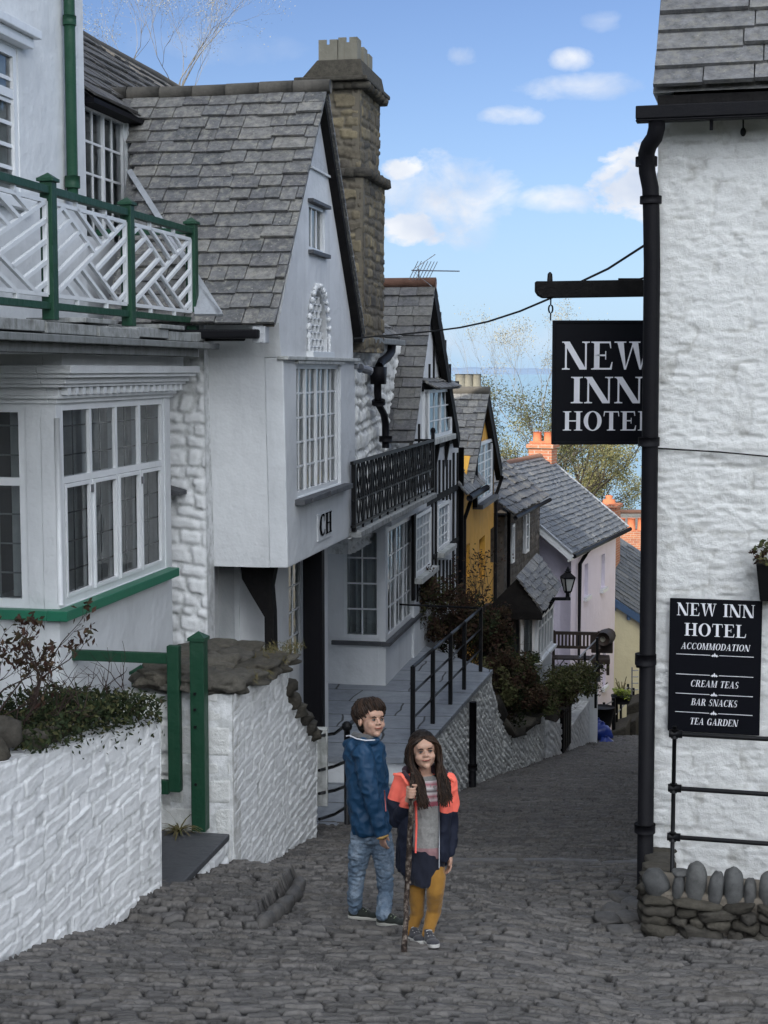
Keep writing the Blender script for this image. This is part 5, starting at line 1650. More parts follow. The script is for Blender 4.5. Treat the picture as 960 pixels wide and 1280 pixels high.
# ------------------------------------------------------------------ dark stone house
def dark_house():
    D = Frame(0, 0, 15)
    p = P(632, 700, 34.0); b = p.dot(D.n)
    def q(px, py, bb=b): return D.az(px, py, bb)
    T = thing('dark_stone_house', 'dark rubble stone house with sagging slate roof beyond the yellow house', 'house', D.pt(q(640, 700)[0], b - 1.5, -8))
    a0 = q(630, 700)[0]; a1 = q(674, 700)[0]
    zE0 = q(645, 644)[1]; zb = -9.6
    w1 = (q(636.5, 680)[0], q(639.5, 680)[0], q(638, 703)[1], q(638, 655)[1]); w2 = (q(653.5, 665)[0], q(658, 665)[0], q(656, 690)[1], q(656, 637)[1])
    rubble_wall('stone_wall', M['darkstone'], D, b, [(a0, zb, zE0 + .1), (a1, zb, zE0 + .1)], .4, .035, .16, .34, .05, T, 12.0, edge=.04)
    C = D.sub(a0, 0, 1); rubble_wall('stone_end_wall', M['darkstone'], C, 0, [(b - 3, zb, zE0 + .1), (b, zb, zE0 + .1)], .3, .05, .16, .34, .05, T, 14.0, edge=.04)
    for w in (w1, w2): window(T, D, b + .05, w[0], w[1], w[2], w[3], 2, 3, .07, .03, .03, .05, None)
    bo = b + .35
    e0 = D.az(645, 643, bo); e1 = D.az(685, 621, bo)
    ze = (e0[1] + e1[1]) / 2
    # near and far verges; the ridge lies back and up
    Hh = 2.2; run = 2.0; rise = 1.55
    O = D.pt(e0[0] - .35, bo, ze); V = (-D.n * run + Vector((0, 0, rise))); Hs = V.length; V.normalize(); N = (D.n * rise + Vector((0, 0, run))).normalized()
    W_ = e1[0] - e0[0] + .35
    m = MB(); rows = 11
    slates(m, O, D.u, V, N, rows, Hs / rows, .2, .4, lambda v: 0, lambda v: W_, .018, .014)
    m.quad(O, O + D.u * W_, O + D.u * W_ + V * Hs, O + V * Hs); m.quad(O + V * Hs, O + D.u * W_ + V * Hs, O + D.u * W_ + V * Hs - D.n * 2 + Vector((0, 0, -1.5)), O + V * Hs - D.n * 2 + Vector((0, 0, -1.5)))
    m.build('roof', M['slate_dark'], T)
    m = MB(); m.tube([O + Vector((0, 0, -.06)) + D.n * .05, O + D.u * W_ + Vector((0, 0, -.06)) + D.n * .05], .05, 8); m.build('gutter', M['black'], T, True)
    m = MB(); x = D.pt(a0 + .15, b + .08, 0); m.tube([Vector((x.x, x.y, ze)), Vector((x.x, x.y, zb))], .042, 8); m.build('downpipe', M['black'], T, True)
    # gable end filling under the far verge
    m = MB(); m.prism([D.pt(a1, b - .02, zE0), D.pt(a1, b - 2 * 1.0, zE0 + 1.4), D.pt(a1, b - 4, zE0)], -D.u * .2); m.build('far_gable', M['darkstone'], T)
dark_house()

# ------------------------------------------------------------------ lilac house with brick chimney
def pink_house():
    D = Frame(0, 0, 20.5)
    pc = P(713, 800, 39.5); b = pc.dot(D.n)
    def q(px, py, bb=b): return D.az(px, py, bb)
    T = thing('lilac_house', 'pale lilac rendered house with broad slate roof and orange brick chimney', 'house', D.pt(q(740, 800)[0], b - 1.5, -10.5))
    a0 = pc.dot(D.u); a1 = q(768, 800)[0]; zb = -13
    bo = b + .25
    e0 = D.az(715, 692, bo); e1 = D.az(785, 660, bo); ze = (e0[1] + e1[1]) / 2
    wins = []
    for (x0, x1, y0, y1) in ((730.5, 735, 705, 745), (751, 756, 693, 735), (706, 711, 735, 770), (713.5, 719, 750, 783), (696, 701, 740, 775), (753, 757, 815, 858)):
        ym = (y0 + y1) / 2; xm = (x0 + x1) / 2
        wins.append((q(x0, ym)[0], q(x1, ym)[0], q(xm, y1)[1], q(xm, y0)[1]))
    wins = [w for w in wins if w[0] > a0 + .1]
    panel('front_wall', 'pink', D, b, [(a0, zb), (a1, zb), (a1, ze + .15), (a0, ze + .15)], .3, T, wins, .28)
    for w in wins:
        W = window(T, D, b - .10, *w, 2, 2, .07, .04, .0, .1, [(0, 1)])
        m = MB(); m.box(D, w[0] - .08, w[1] + .08, b, b + .1, w[2] - .10, w[2] - .0); m.build('sill', M['white_trim'], W)
    C = D.sub(a0, 0, 1)
    run = 2.35; rise = 1.95
    panel('near_gable_wall', 'pink', C, 0, [(b - 2 * run, zb), (b - .001, zb), (b - .001, ze + .1), (b - run, ze + rise - .1), (b - 2 * run, ze + .1)], .3, T)
    m = MB(); m.box(D, a1 - .3, a1 - .002, b - 2 * run, b - .31, zb, ze + .1); m.box(D, a0 + .31, a1 - .31, b - 2 * run, b - 2 * run + .3, zb, ze + .1); m.build('rear_walls', M['pink'], T)
    O = D.pt(e0[0], bo, ze); V = (-D.n * (run + .25) + Vector((0, 0, rise + .15))); Hs = V.length; V.normalize(); N = (D.n * (rise + .15) + Vector((0, 0, run + .25))).normalized()
    W_ = e1[0] - e0[0]
    m = MB(); rows = 21
    slates(m, O, D.u, V, N, rows, Hs / (rows + .1), .18, .32, lambda v: 0, lambda v: W_, .014, .008)
    m.quad(O, O + D.u * W_, O + D.u * W_ + V * Hs, O + V * Hs)
    R0 = O + V * Hs
    m.quad(R0, R0 + D.u * W_, R0 + D.u * W_ - D.n * 2.4 - Vector((0, 0, 2)), R0 - D.n * 2.4 - Vector((0, 0, 2)))
    m.build('roof', M['slate_blue'], T)
    m = MB(); m.tube([R0, R0 + D.u * W_], .09, 8); m.build('ridge_tiles', M['ridge_red'], T, True)
    m = MB(); m.bar(O + D.u * W_ + N * .04, R0 + D.u * W_ + N * .04, .10, .03, up=N); m.bar(O + N * .03, R0 + N * .03, .10, .04, up=N); m.build('verge_slates', M['lead'], T)
    m = MB(); m.tube([O + D.n * .06 + Vector((0, 0, -.05)), O + D.u * (W_ + .05) + D.n * .06 + Vector((0, 0, -.05))], .06, 8); m.build('gutter', M['black'], T, True)
    m = MB(); m.bar(O - D.n * .1 + Vector((0, 0, -.12)), O + D.u * W_ - D.n * .1 + Vector((0, 0, -.12)), .03, .16); m.build('fascia', M['white_trim'], T)
    m = MB(); m.bar(O + Vector((0, 0, -.1)), R0 + Vector((0, 0, -.1)), .05, .16, up=N); m.build('barge_board', M['white_trim'], T)
    aa, zz = D.az(725, 700, b + .08); m = MB(); m.tube([D.pt(D.az(737, 690, bo)[0], bo, ze - .1), D.pt(aa + .5, b + .12, ze - .25), D.pt(aa, b + .08, ze - .45), D.pt(aa, b + .08, zb)], .055, 8); m.build('downpipe', M['black'], T, True)
    # brick chimney on the ridge
    cY = R0.y + .6
    bR = bo - run - .25; ac, zc_ = D.az(678, 585, bR); c = D.pt(ac, bR, R0.z - .02)
    m = MB(); zt = P(676, 554, c.y).z
    Fc = Frame(c.x, c.y, 20.5)
    m.box(Fc, -.3, .35, -.36, .36, c.z - .9, zt); S = m.build('chimney', M['brick'], T, bev=.01)
    m = MB(); m.box(Fc, -.36, .41, -.42, .42, zt - .14, zt - .02); m.build('chimney_band', M['brick'], S, bev=.01)
    m = MB(); m.box(Fc, -.28, .33, -.34, .34, zt, zt + .06); m.build('chimney_capping', M['terracotta'], S, bev=.02)
    for s in (-.17, .17):
        p = Fc.pt(.02, s, zt + .05); k = MB(); k.tube([p, p + Vector((0, 0, .26)), p + Vector((0, 0, .29))], [.13, .125, .145], 12); k.build('chimney_pot', M['terracotta'], S, True)
pink_house()

# ------------------------------------------------------------------ cream house with blue fascia, further down
def cream_house():
    D = Frame(0, 0, 23)
    pc = P(770, 850, 47.5); 
    # gable-side wall faces up the street; roof falls to the right
    T = thing('cream_house', 'cream house with blue grey slate roof and blue fascia at the street bend', 'house', (pc.x + 1.5, 48.5, -12))
    Y = 47.5
    A = P(767, 650, Y + 1.5); B = P(768, 760, Y); Cc = P(826, 800, Y)
    c0 = P(768, 752, Y); c1 = P(830, 797, Y)
    w0 = P(768, 900, Y)
    m = MB(); zb = -16
    p = [Vector((c0.x - .05, Y, zb)), Vector((c1.x + 3, Y, zb)), Vector((c1.x + 3, Y, c1.z)), Vector((c1.x, Y, c1.z)), Vector((c0.x - .05, Y, c0.z))]
    # wall facing the viewer
    m.prism([Vector((c0.x - .3, Y, zb)), Vector((c1.x + 3.0, Y, zb)), Vector((c1.x + 3.0, Y, c1.z - 1.9)), Vector((c1.x, Y, c1.z - .0)), Vector((c0.x - .3, Y, c0.z + .25))], Vector((0, 6, 0)))
    o = m.build('wall', M['cream'], T); fixnorm(o)
    # roof plane: eave (sloping down right in view) to the ridge
    E0 = Vector((c0.x - .3, Y - .25, c0.z + .3)); E1 = Vector((c1.x + 3.0, Y - .25, c1.z - 1.75))
    U = (E1 - E0); Lw = U.length; U.normalize()
    top = P(778, 652, Y + 4.5)
    V = Vector((.0, 1, .0)) * 4.4 + Vector((0, 0, top.z - E0.z + .15)); 
    V = V - U * V.dot(U); Hs = V.length; V.normalize(); N = U.cross(V)
    if N.z < 0: N = -N
    m = MB(); rows = 17
    slates(m, E0, U, V, N, rows, Hs / rows, .26, .42, lambda v: 0, lambda v: Lw, .016, .008)
    m.quad(E0, E0 + U * Lw, E0 + U * Lw + V * Hs, E0 + V * Hs)
    m.build('roof', M['slate_blue'], T)
    m = MB(); m.bar(E0 - N * .1, E1 - N * .1, .06, .22, up=N); m.build('fascia', M['blue_trim'], T)
    for k in range(6):
        p = E0 + U * (.5 + k * .55) - N * .25 + Vector((0, .15, 0)); m = MB(); m.wbox(p.x - .05, p.x + .05, p.y - .1, p.y + .15, p.z - .1, p.z + .08); m.build('eave_bracket', M['blue_trim'], T)
    # small brick chimney
    c = P(761, 650, Y + 2.2); Fc = Frame(c.x, c.y, 20); zt = P(761, 629, c.y).z
    m = MB(); m.box(Fc, -.4, .35, -.32, .32, c.z - 2.0, zt); S = m.build('chimney', M['brick'], T, bev=.01)
    m = MB(); m.box(Fc, -.46, .41, -.38, .38, zt - .12, zt - .02); m.build('chimney_band', M['brick'], S)
    m = MB(); q = Fc.pt(0, 0, zt); m.tube([q, q + Vector((0, 0, .12)), q + Vector((0, 0, .15)), q + Vector((0, 0, .24)), q + Vector((0, 0, .27))], [.22, .2, .1, .13, .05], 12); m.build('chimney_pot', M['terracotta'], S, True)
cream_house()

def far_cottage():
    # roof line with orange pots seen past the cream house
    Y = 62
    T = thing('far_cottage', 'small far roof with red ridge and orange pots behind the cream roof', 'house', P(795, 700, Y))
    c = P(775, 640, Y); e = P(812, 641, Y)
    m = MB(); m.prism([Vector((c.x, Y, c.z)), Vector((e.x + 2, Y, c.z)), Vector((e.x + 2, Y - 2, c.z - 1.6)), Vector((c.x, Y - 2, c.z - 1.6))], Vector((0, 0, -.1))); m.build('roof', M['slate_dark'], T)
    m = MB(); m.tube([Vector((c.x, Y, c.z)), Vector((e.x + 2, Y, c.z))], .1, 8); m.build('ridge_tiles', M['ridge_red'], T, True)
    m = MB(); m.wbox(c.x + .1, e.x + 2, Y - 1.9, Y + 2, c.z - 6, c.z - 1.7); m.build('wall', M['render_white'], T)
    p = P(786, 656, Y - 2.5); m = MB(); m.wbox(p.x - .55, p.x + .75, p.y - .3, p.y + .3, p.z - 2.5, p.z - .2); S = m.build('chimney', M['brick'], T)
    for dx in (-.3, .1, .5):
        q = p + Vector((dx, 0, -.2)); m = MB(); m.tube([q, q + Vector((0, 0, .42)), q + Vector((0, 0, .46))], [.16, .15, .18], 10); m.build('chimney_pot', M['terracotta'], S, True)
far_cottage()

# ------------------------------------------------------------------ shop porch with slate canopy and white bay window
def shop():
    D = Frame(0, 0, 15)
    pc = P(671, 800, 29.5); b = pc.dot(D.n)
    T = thing('shop_porch', 'small white bay window under a dark slate canopy before the lilac house', 'porch', Vector((pc.x, pc.y, -8.3)))
    a0 = pc.dot(D.u); a1 = D.az(690, 780, b)[0]
    zs = D.az(671, 826, b)[1]; zt = D.az(671, 767, b)[1]
    # bay: near face and street face
    C = D.sub(a0, 0, 1)
    x0 = C.az(643, 790, 0)[0]
    window(T, C, 0, D.bz(651, 790, a0)[0], b - .03, zs, zt, 1, 1, .06, .03, .03, .25, [(0, 1)], name='near_window')
    window(T, D, b, a0, a1, zs, zt + .25, 5, 2, .07, .04, .03, .25, [(0, .3), (.6, 1)], sub=[.2, .4, .6, .8], transom=.7)
    m = MB(); m.box(D, a0, a1, b - .40, b + .0, zs - 1.6, zs - .002); m.build('bay_base', M['render_white'], T)
    m = MB(); m.box(D, a0 - .06, a1 + .05, b - .42, b + .1, zs - .07, zs + .0); m.build('sill', M['white_trim'], T, bev=.01)
    # canopy
    E0 = P(638, 762, 28.6); E1 = P(690, 742, 31.5); top0 = P(650, 722, 30.0); top1 = P(678, 716, 32.6)
    E0 = D.pt(a0 - .3, b + .14, zt + .06); E1 = D.pt(a1 + .2, b + .14, zt + .24); 
    T0 = D.pt(a0 - .2, b - .35, zt + .72); T1 = D.pt(a1 + .1, b - .35, zt + .86)
    U = (E1 - E0).normalized(); V = (T0 - E0); V = V - U * V.dot(U); Hs = V.length; V.normalize(); N = U.cross(V); N = N if N.z > 0 else -N
    m = MB(); slates(m, E0, U, V, N, 6, Hs / 6, .2, .4, lambda v: 0, lambda v: (E1 - E0).length, .016, .012); m.quad(E0, E1, T1, T0); m.build('canopy_slates', M['slate_ch'], T)
    B0 = D.pt(a0 - .3, b - 1.0, zt + .04)
    m = MB(); m.quad(E0, T0, B0); m.hexa([E0 + Vector((0, 0, -.14)), E0 + Vector((0, 0, -.14)) + D.u * .1, B0 + Vector((0, 0, -.14)) + D.u * .1, B0 + Vector((0, 0, -.14)), E0, E0 + D.u * .1, B0 + D.u * .1, B0]); m.build('canopy_end', M['blackwood'], T)
    m2 = MB()
    for bb in (b - .95,): m2.box(D, a0 - .28, a0 - .20, bb - .04, bb + .04, zs - 2.0, zt)
    m2.build('porch_posts', M['blackwood'], T)
    # recess wall in the painted dark of an unlit interior
    m = MB(); m.box(D, a0 + .02, a0 + .4, b - 1.1, b - .42, zs - 2, zt + .1); m.build('porch_interior', M['interior'], T)
    # carved brackets at the eave
    for k in range(3):
        a = a0 + .2 + k * .5; m = MB(); m.prism([D.pt(a, b + .03, zt + .12), D.pt(a, b + .2, zt + .14), D.pt(a, b + .05, zt - .12)], D.u * .06); m.build('canopy_bracket', M['black'], T)
shop()
# ------------------------------------------------------------------ garden walls, gate, steps and terrace
def polywall(name, label, pts, tops, bots, mat, th, ch, sl, depth, seed, res=.016, edge=.03, warp=.5, skew=0.0, group=None, cat='wall'):
    """rubble wall through plan points (x, y); tops/bots z at each point: one mesh"""
    parts = []
    for k in range(len(pts) - 1):
        p, q = Vector((*pts[k], 0)), Vector((*pts[k + 1], 0)); d = q - p
        F = Frame(0, 0, 0); F.o = p; F.u = d.normalized(); F.n = Vector((F.u.y, -F.u.x, 0))
        parts.append(rubble_wall(name, mat, F, 0, [(0, bots[k], tops[k]), (d.length, bots[k + 1], tops[k + 1])], th, res, ch, sl, depth, None, seed + k * 3.3, skew, edge, warp))
    if len(parts) > 1:
        bm = bmesh.new()
        for o in parts: bm.from_mesh(o.data)
        bm.to_mesh(parts[0].data); bm.free()
        for o in parts[1:]: bpy.data.objects.remove(o)
    o = parts[0]; tag(o, label, cat, group)
    return o

def onL(px, py, b): 
    a, z = L.az(px, py, b); return L.pt(a, b, z)

def garden_walls():
    # wall 1, nearest
    b1 = -3.28
    p0 = P(-70, 975, 7.7); pA = P(0, 955, 8.1); pB = P(201, 897, 9.75)
    d = (pB - pA)
    p0 = pA - d * .42
    F = Frame(0, 0, 0); F.o = Vector((p0.x, p0.y, 0)); u = Vector((pB.x - p0.x, pB.y - p0.y, 0)); Ln = u.length; F.u = u.normalized(); F.n = Vector((F.u.y, -F.u.x, 0))
    o = rubble_wall('garden_wall', M['ws_wall'], F, 0, [(0, -4.0, p0.z + .02), (Ln * .32, -4.0, pA.z), (Ln, -4.1, pB.z)], .36, .009, .085, .24, .022, None, 3.7, ledge=.8, skew=-.16, edge=.012, warp=.45, rough=.45)
    tag(o, 'low whitewashed rubble wall at bottom left topped with ivy', 'wall')
    # soil bed behind it
    m = MB(); e = F
    n = 24
    m.hexa([F.pt(-.5, -2.6, -4.3), F.pt(-.5, -.30, -4.3), F.pt(Ln - .02, -.30, -4.3), F.pt(Ln - .02, -2.6, -4.3), F.pt(-.5, -2.6, p0.z - .02), F.pt(-.5, -.30, p0.z - .02), F.pt(Ln - .02, -.30, pB.z - .04), F.pt(Ln - .02, -2.6, pB.z - .04)])
    struct(m.build('garden_soil', M['soil']))
    # rounded grey stones on top near the left
    rng = random.Random(3)
    k = 0
    for px, py, r in ((8, 928, .09), (30, 905, .10), (26, 944, .07), (55, 930, .085), (78, 925, .08), (100, 917, .07), (-20, 935, .1)):
        t = (px - 0) / 201.0; c = pA.lerp(pB, t) - F.n * (.10 + .05 * (k % 3)); c.z += (r * .4 + .01) + (.07 if py < 910 else 0)
        mb = MB(); mb.blob(c, r, r * .8, r * .85, 12, 9, .35, p=.8); ob = mb.build('coping_stone', M['rough_stone'], None, True)
        tag(ob, ['large round grey stone at left end of the ivy topped wall', 'grey stone perched above the others on the wall top', 'small grey stone low on the front of the wall top', 'grey stone third along the top of the ivy wall', 'brown stone beside the ivy on the wall top', 'small stone half under the ivy on the wall', 'stone at the frame edge on the wall top'][k], 'stone', 'loose stones on the near wall top'); k += 1
    # step slab and its plinth
    zs = L.az(283, 1043, b1)[1]
    a0 = L.az(201, 1128, b1)[0]; a1 = L.az(284, 1044, b1)[0]
    m = MB(); m.box(L, a0 - .1, a1, b1 - 1.1, b1 + .02, zs - .05, zs); o = m.build('slate_step', M['sill_slate'], None, bev=.008); tag(o, 'smooth dark slate doorstep slab in the gap between the white walls', 'step')
    rubble_w = rubble_wall('step_plinth', M['ws_wall'], L, b1, [(a0 - .05, -4.2, zs - .055), (a1 + .03, -4.2, zs - .055)], .5, .012, .13, .28, .05, None, 5.5, edge=.03, warp=.5)
    tag(rubble_w, 'low white stone plinth under the slate doorstep', 'wall')
    # pillar and wall 2/3
    aP = L.az(291, 950, b1)[0]; aM = L.az(361, 950, b1)[0]; aE = L.az(399, 1000, b1)[0]
    zp = L.az(291, 868, b1)[1]; zm = L.az(361, 826, b1)[1]; zm3 = L.az(364, 872, b1)[1]; zE = L.az(398, 930, b1)[1]
    T = thing('gate_pier_wall', 'white rubble wall with square end and rough brown coping behind the green post', 'wall', L.pt(aP, b1, -3.9))
    bN = L.bz(229, 950, aP)[0]
    rubble_wall('street_face', M['ws_wall'], L, b1, [(aP, -4.3, zp), (aM, -4.6, zm)], .5, .0105, .08, .24, .024, T, 1.7, ledge=.8, skew=-.10, edge=.012, warp=.45, rough=.45)
    C = L.sub(aP, 0, 1)
    rubble_wall('end_face', M['ws_inn'], C, 0, [(bN - .5, -4.0, zp - .02), (b1, -4.0, zp - .005)], .2, .012, .21, .42, .035, T, 9.1, edge=.035, warp=.25)
    rubble_wall('lower_face', M['ws_wall'], L, b1 - .015, [(aM + .002, -4.9, zm3 - .02), (aM + .25, -4.9, zm3 - .10), (aE, -4.9, zE)], .45, .011, .085, .22, .03, T, 4.4, ledge=1.0, edge=.014, warp=.5, skew=-.05)
    # coping of the higher part: long rough slabs
    rng = random.Random(11)
    for k in range(5):
        a = aP - .04 + (aM - aP + .05) * (k + .5) / 5; w = (aM - aP) / 5
        for j, (bb, zz) in enumerate(((b1 - .10, .05), (b1 - .36, .075), (b1 - .62, .10))):
            
            mb = MB(); zc = zp + (zm - zp) * (k + .5) / 5
            mb.blob(L.pt(a + rng.uniform(-.03, .03), bb + rng.uniform(-.03, .03), zc + zz + rng.uniform(-.02, .02)), w * rng.uniform(.52, .70), .18, .058 + rng.uniform(0, .02), 26, 16, .6, Matrix.Rotation(math.radians(-11 + rng.uniform(-14, 14)) + PI / 2, 3, 'Z'), p=.6)
            mb.build('coping_stone', M['coping_rough'], T, True)
    for k in range(6):
        t = (k + .4) / 6; a = aM + (aE - aM) * t; zc = np.interp(a, [aM, aM + .25, aE], [zm3, zm3 - .10, zE]) + .04
        mb = MB(); mb.blob(L.pt(a, b1 - .12, zc + (.08 if k == 0 else 0)), .17, .15, .075, 10, 8, .4, Matrix.Rotation(math.radians(35), 3, L.n.cross(Vector((0, 0, 1))).cross(Vector((0, 0, 1)))) if False else None, p=.6)
        mb.build('coping_stone', M['rough_stone'], T, True)
    # green posts and gate
    GP = thing('green_gate_post', 'tall green post with faceted cap standing on the slate step', 'post', L.pt(*[L.az(248, 1040, b1 - .22)[0], b1 - .22, zs]))
    def post(T_, cpx, ytop, ybot, b_, w=.11, label=None):
        a, zt_ = L.az(cpx, ytop, b_); zb_ = L.az(cpx, ybot, b_)[1]
        m = MB(); m.box(L, a - w / 2, a + w / 2, b_ - w / 2, b_ + w / 2, zb_, zt_ - .05); m.build('post', M['green'], T_, bev=.006)
        m = MB(); m.box(L, a - w / 2 - .012, a + w / 2 + .012, b_ - w / 2 - .012, b_ + w / 2 + .012, zt_ - .049, zt_ - .025)
        c = [L.pt(a - w / 2 - .01, b_ - w / 2 - .01, zt_ - .025), L.pt(a - w / 2 - .01, b_ + w / 2 + .01, zt_ - .025), L.pt(a + w / 2 + .01, b_ + w / 2 + .01, zt_ - .025), L.pt(a + w / 2 + .01, b_ - w / 2 - .01, zt_ - .025)]
        for i in range(4): m.quad(c[i], c[(i + 1) % 4], L.pt(a, b_, zt_ + .02))
        m.build('cap', M['green'], T_)
        return a
    a_ = post(GP, 248, 792, 1040, b1 - .22)
    m = MB()
    for py in (870, 890, 912, 985):
        z_ = L.az(242, py, b1 - .22)[1]; m.tube([L.pt(a_ - .056, b1 - .235, z_), L.pt(a_ - .066, b1 - .235, z_)], .012, 8)
    m.build('bolts', M['iron'], GP)
    G = thing('garden_gate', 'green wooden gate swung open behind the ivy topped wall', 'gate', L.pt(L.az(218, 985, b1 - .35)[0], b1 - .35, zs))
    ag = L.az(218, 900, b1 - .42)[0]
    Cg = L.sub(ag, 0, 1)
    bs = -3.70
    zt_ = L.az(218, 806, b1 - .42)[1]; zl = L.az(218, 990, b1 - .42)[1]
    bc = L.bz(218, 900, ag)[0]
    m = MB(); m.box(Cg, bc - .045, bc + .05, -.035, .035, zl, zt_); m.build('stile', M['green'], G, bev=.008)
    bl = L.bz(62, 822, ag)[0]
    zr0, zr1 = L.bz(200, 829, ag)[1], L.bz(200, 816, ag)[1]
    m = MB(); m.box(Cg, bl, bc - .046, -.025, .025, zr0, zr1); m.build('top_rail', M['green'], G, bev=.004)
    z0_, z1_ = L.bz(206, 992, ag)[1], L.bz(206, 975, ag)[1]
    m = MB(); m.box(Cg, bl, bc - .046, -.025, .025, z0_, z1_); m.build('bottom_rail', M['green'], G, bev=.004)
    m = MB(); m.box(Cg, bl - .08, bl - .001, -.035, .035, zl, zt_ - .03); m.build('hanging_stile', M['green'], G, bev=.006)
    P2 = thing('rear_gate_post', 'short green capped post half hidden behind the ivy', 'post', L.pt(L.az(176, 900, -3.9)[0], -3.9, -3.4))
    post(P2, 176, 834, 1000, -4.15, .12)
    # white steps beyond the gate, lower white wall behind
    m = MB(); m.box(L, aP - 1.2, aP + 2.5, -7.5, -4.25, -4.0, -3.25); struct(m.build('garden_path', M['flag']))
    m = MB(); m.box(L, aP + .05, aE - .1, -4.24, b1 - .55, -4.6, zp - .4); struct(m.build('raised_bed', M['soil']))
garden_walls()

tz = -4.32
def terrace():
    # terrace plan
    E0 = P(516, 932, 17.3); 
    def onz(px, py, z): t, tz_ = ray(px, py); Y = z / tz_; return Vector((t * Y, Y, z))
    f0 = onz(400, 948, tz); f1 = onz(520, 948, tz); e1 = onz(545, 912, tz); e2 = onz(612, 837, tz)
    # retaining wall plane through the street base line
    b0 = onz(532, 925, tz)
    bk = L.pt(23.5, -6, tz)
    top = [Vector((f0.x - 1.2, f0.y + .2, tz)), Vector((f1.x, f1.y, tz)), e1, e2, Vector((e2.x - .6, e2.y + 1.3, tz)), Vector((bk.x + 1, bk.y + 1.5, tz)), Vector((-3.2, 20, tz))]
    m = MB(); m.prism(top, Vector((0, 0, -.06))); o = m.build('terrace', M['flag']); fixnorm(o); struct(o)
    m = MB(); sh = [Vector((p.x, p.y, tz - .061)) for p in top]
    cen = sum(sh, Vector()) / len(sh)
    sh = [cen + (p - cen) * .985 for p in sh]
    m.prism(sh, Vector((0, 0, -1.9))); o = m.build('terrace_base', M['ws_old'] if False else M['render_white']); fixnorm(o); struct(o)
    # edge stones
    # retaining wall with rubble face
    def gy(px, py):
        t, z = ray(px, py); yy = 1.6 / (-z - .2); return Vector((t * yy, yy, ground_z(yy)))
    g1 = gy(600, 992); g2 = gy(678, 962)
    def bot(p): return ground_z(p.y) - .3
    w0 = Vector((e1.x - .75 * (e2.x - e1.x) / 3.5 * 1.6, 0, 0))
    dirv = (e2 - e1).normalized()
    s0 = e1 - dirv * 1.3
    o = polywall('terrace_wall', 'white rubble retaining wall under the terrace railing behind the children', [(s0.x + .03, s0.y), (e2.x + .03, e2.y)], [tz - .07] * 2, [bot(s0), bot(e2)], M['ws_old'], .3, .085, .14, .05, 2.2, .016, .03, .6, 0)
    m = MB(); N = 7
    for k in range(N):
        a = s0.lerp(e2, k / N); b = s0.lerp(e2, (k + 1) / N); n = Vector((dirv.y, -dirv.x, 0))
        m.hexa([a - n * .30 + Vector((0, 0, -.058)), a + n * .05 + Vector((0, 0, -.058)), b + n * .05 + Vector((0, 0, -.058)), b - n * .30 + Vector((0, 0, -.058)), a - n * .30 + Vector((0, 0, .004)), a + n * .05 + Vector((0, 0, .004)), b + n * .05 - dirv * .006 + Vector((0, 0, .004)), b - n * .30 - dirv * .006 + Vector((0, 0, .004))])
    tag(m.build('terrace_edging', M['flag'], None, bev=.006), 'slate edging slabs along the open side of the terrace', 'edging')
    # black drain pipe
    nE = Vector((dirv.y, -dirv.x, 0)); tt_ = ray(591, 930)[0]; o_ = e1 + nE * .09; s_ = (tt_ * o_.y - o_.x) / (dirv.x - tt_ * dirv.y); pp = o_ + dirv * s_; pp.z = ground_z(pp.y); pp.x -= .02; pp.y += .06; m = MB(); zt = tz - .08
    T = thing('wall_drainpipe', 'short black drainpipe down the face of the terrace wall', 'pipe', (pp.x, pp.y, pp.z))
    m.tube([Vector((pp.x + .02, pp.y - .06, pp.z - .05)), Vector((pp.x + .02, pp.y - .06, zt))], .05, 10); m.build('pipe', M['black'], T, True)
    m = MB(); m.tube([Vector((pp.x + .02, pp.y - .06, pp.z + .25)), Vector((pp.x + .02, pp.y - .06, pp.z + .33))], .065, 10); m.build('collar', M['black'], T, True)
    # curving lower wall that follows
    c = [(596, 862, 20.4), (612, 848, 21.4), (622, 880, 22.0), (630, 905, 22.5), (640, 921, 23.2), (655, 917, 24.1), (668, 905, 24.9), (679, 893, 25.5)]
    P3 = [P(*q) for q in c]
    base = [Vector((e2.x, e2.y - .02, ground_z(e2.y)))]
    for px, yy in ((621, 22.5), (630, 23.0), (640, 23.6), (655, 24.5), (668, 25.4), (680, 26.3)): base.append(Vector((ray(px, 950)[0] * yy, yy, ground_z(yy))))
    c = c[1:]; P3 = P3[1:]
    pts = [(b.x, b.y) for b in base]
    tops = []
    for q, b_ in zip(c, base):
        tops.append(ray(q[0], q[1])[1] * b_.y)
    polywall('curved_wall', 'white rubble wall with scooped top continuing below the terrace', pts, tops, [b_.z - .3 for b_ in base], M['ws_old'], .35, .09, .15, .055, 7.7, .018, .03, .6, -.1)
    # its dark coping and planting bed
    for k in range(1, 6):
        a = Vector((pts[k][0], pts[k][1], tops[k])); b = Vector((pts[k + 1][0], pts[k + 1][1], tops[k + 1])); mb = MB(); d = b - a
        mb.blob((a + b) / 2 + Vector((-.13, .05, .05)), d.length * .6, .2, .09, 10, 8, .4, d.to_track_quat('X', 'Z').to_matrix(), p=.6)
        tag(mb.build('coping_stone', M['rough_stone'], None, True), ['dark coping stone highest on the scooped wall', 'dark coping stone at the bottom of the scoop', 'dark coping stone in the middle of the scooped wall', 'dark coping stone next to the far end of the scooped wall', 'dark coping stone at the far end of the scooped wall'][k - 1], 'stone', 'coping stones on the scooped wall')
    # beyond: pier, gate slot, higher wall
    q1, q2, q3, q4 = [Vector((ray(px, 940)[0] * yy, yy, ground_z(yy))) for px, yy in ((682, 26.6), (702, 28.3), (712, 29.2), (745, 34.0))]
    def zat(px, py, y): return ray(px, py)[1] * y
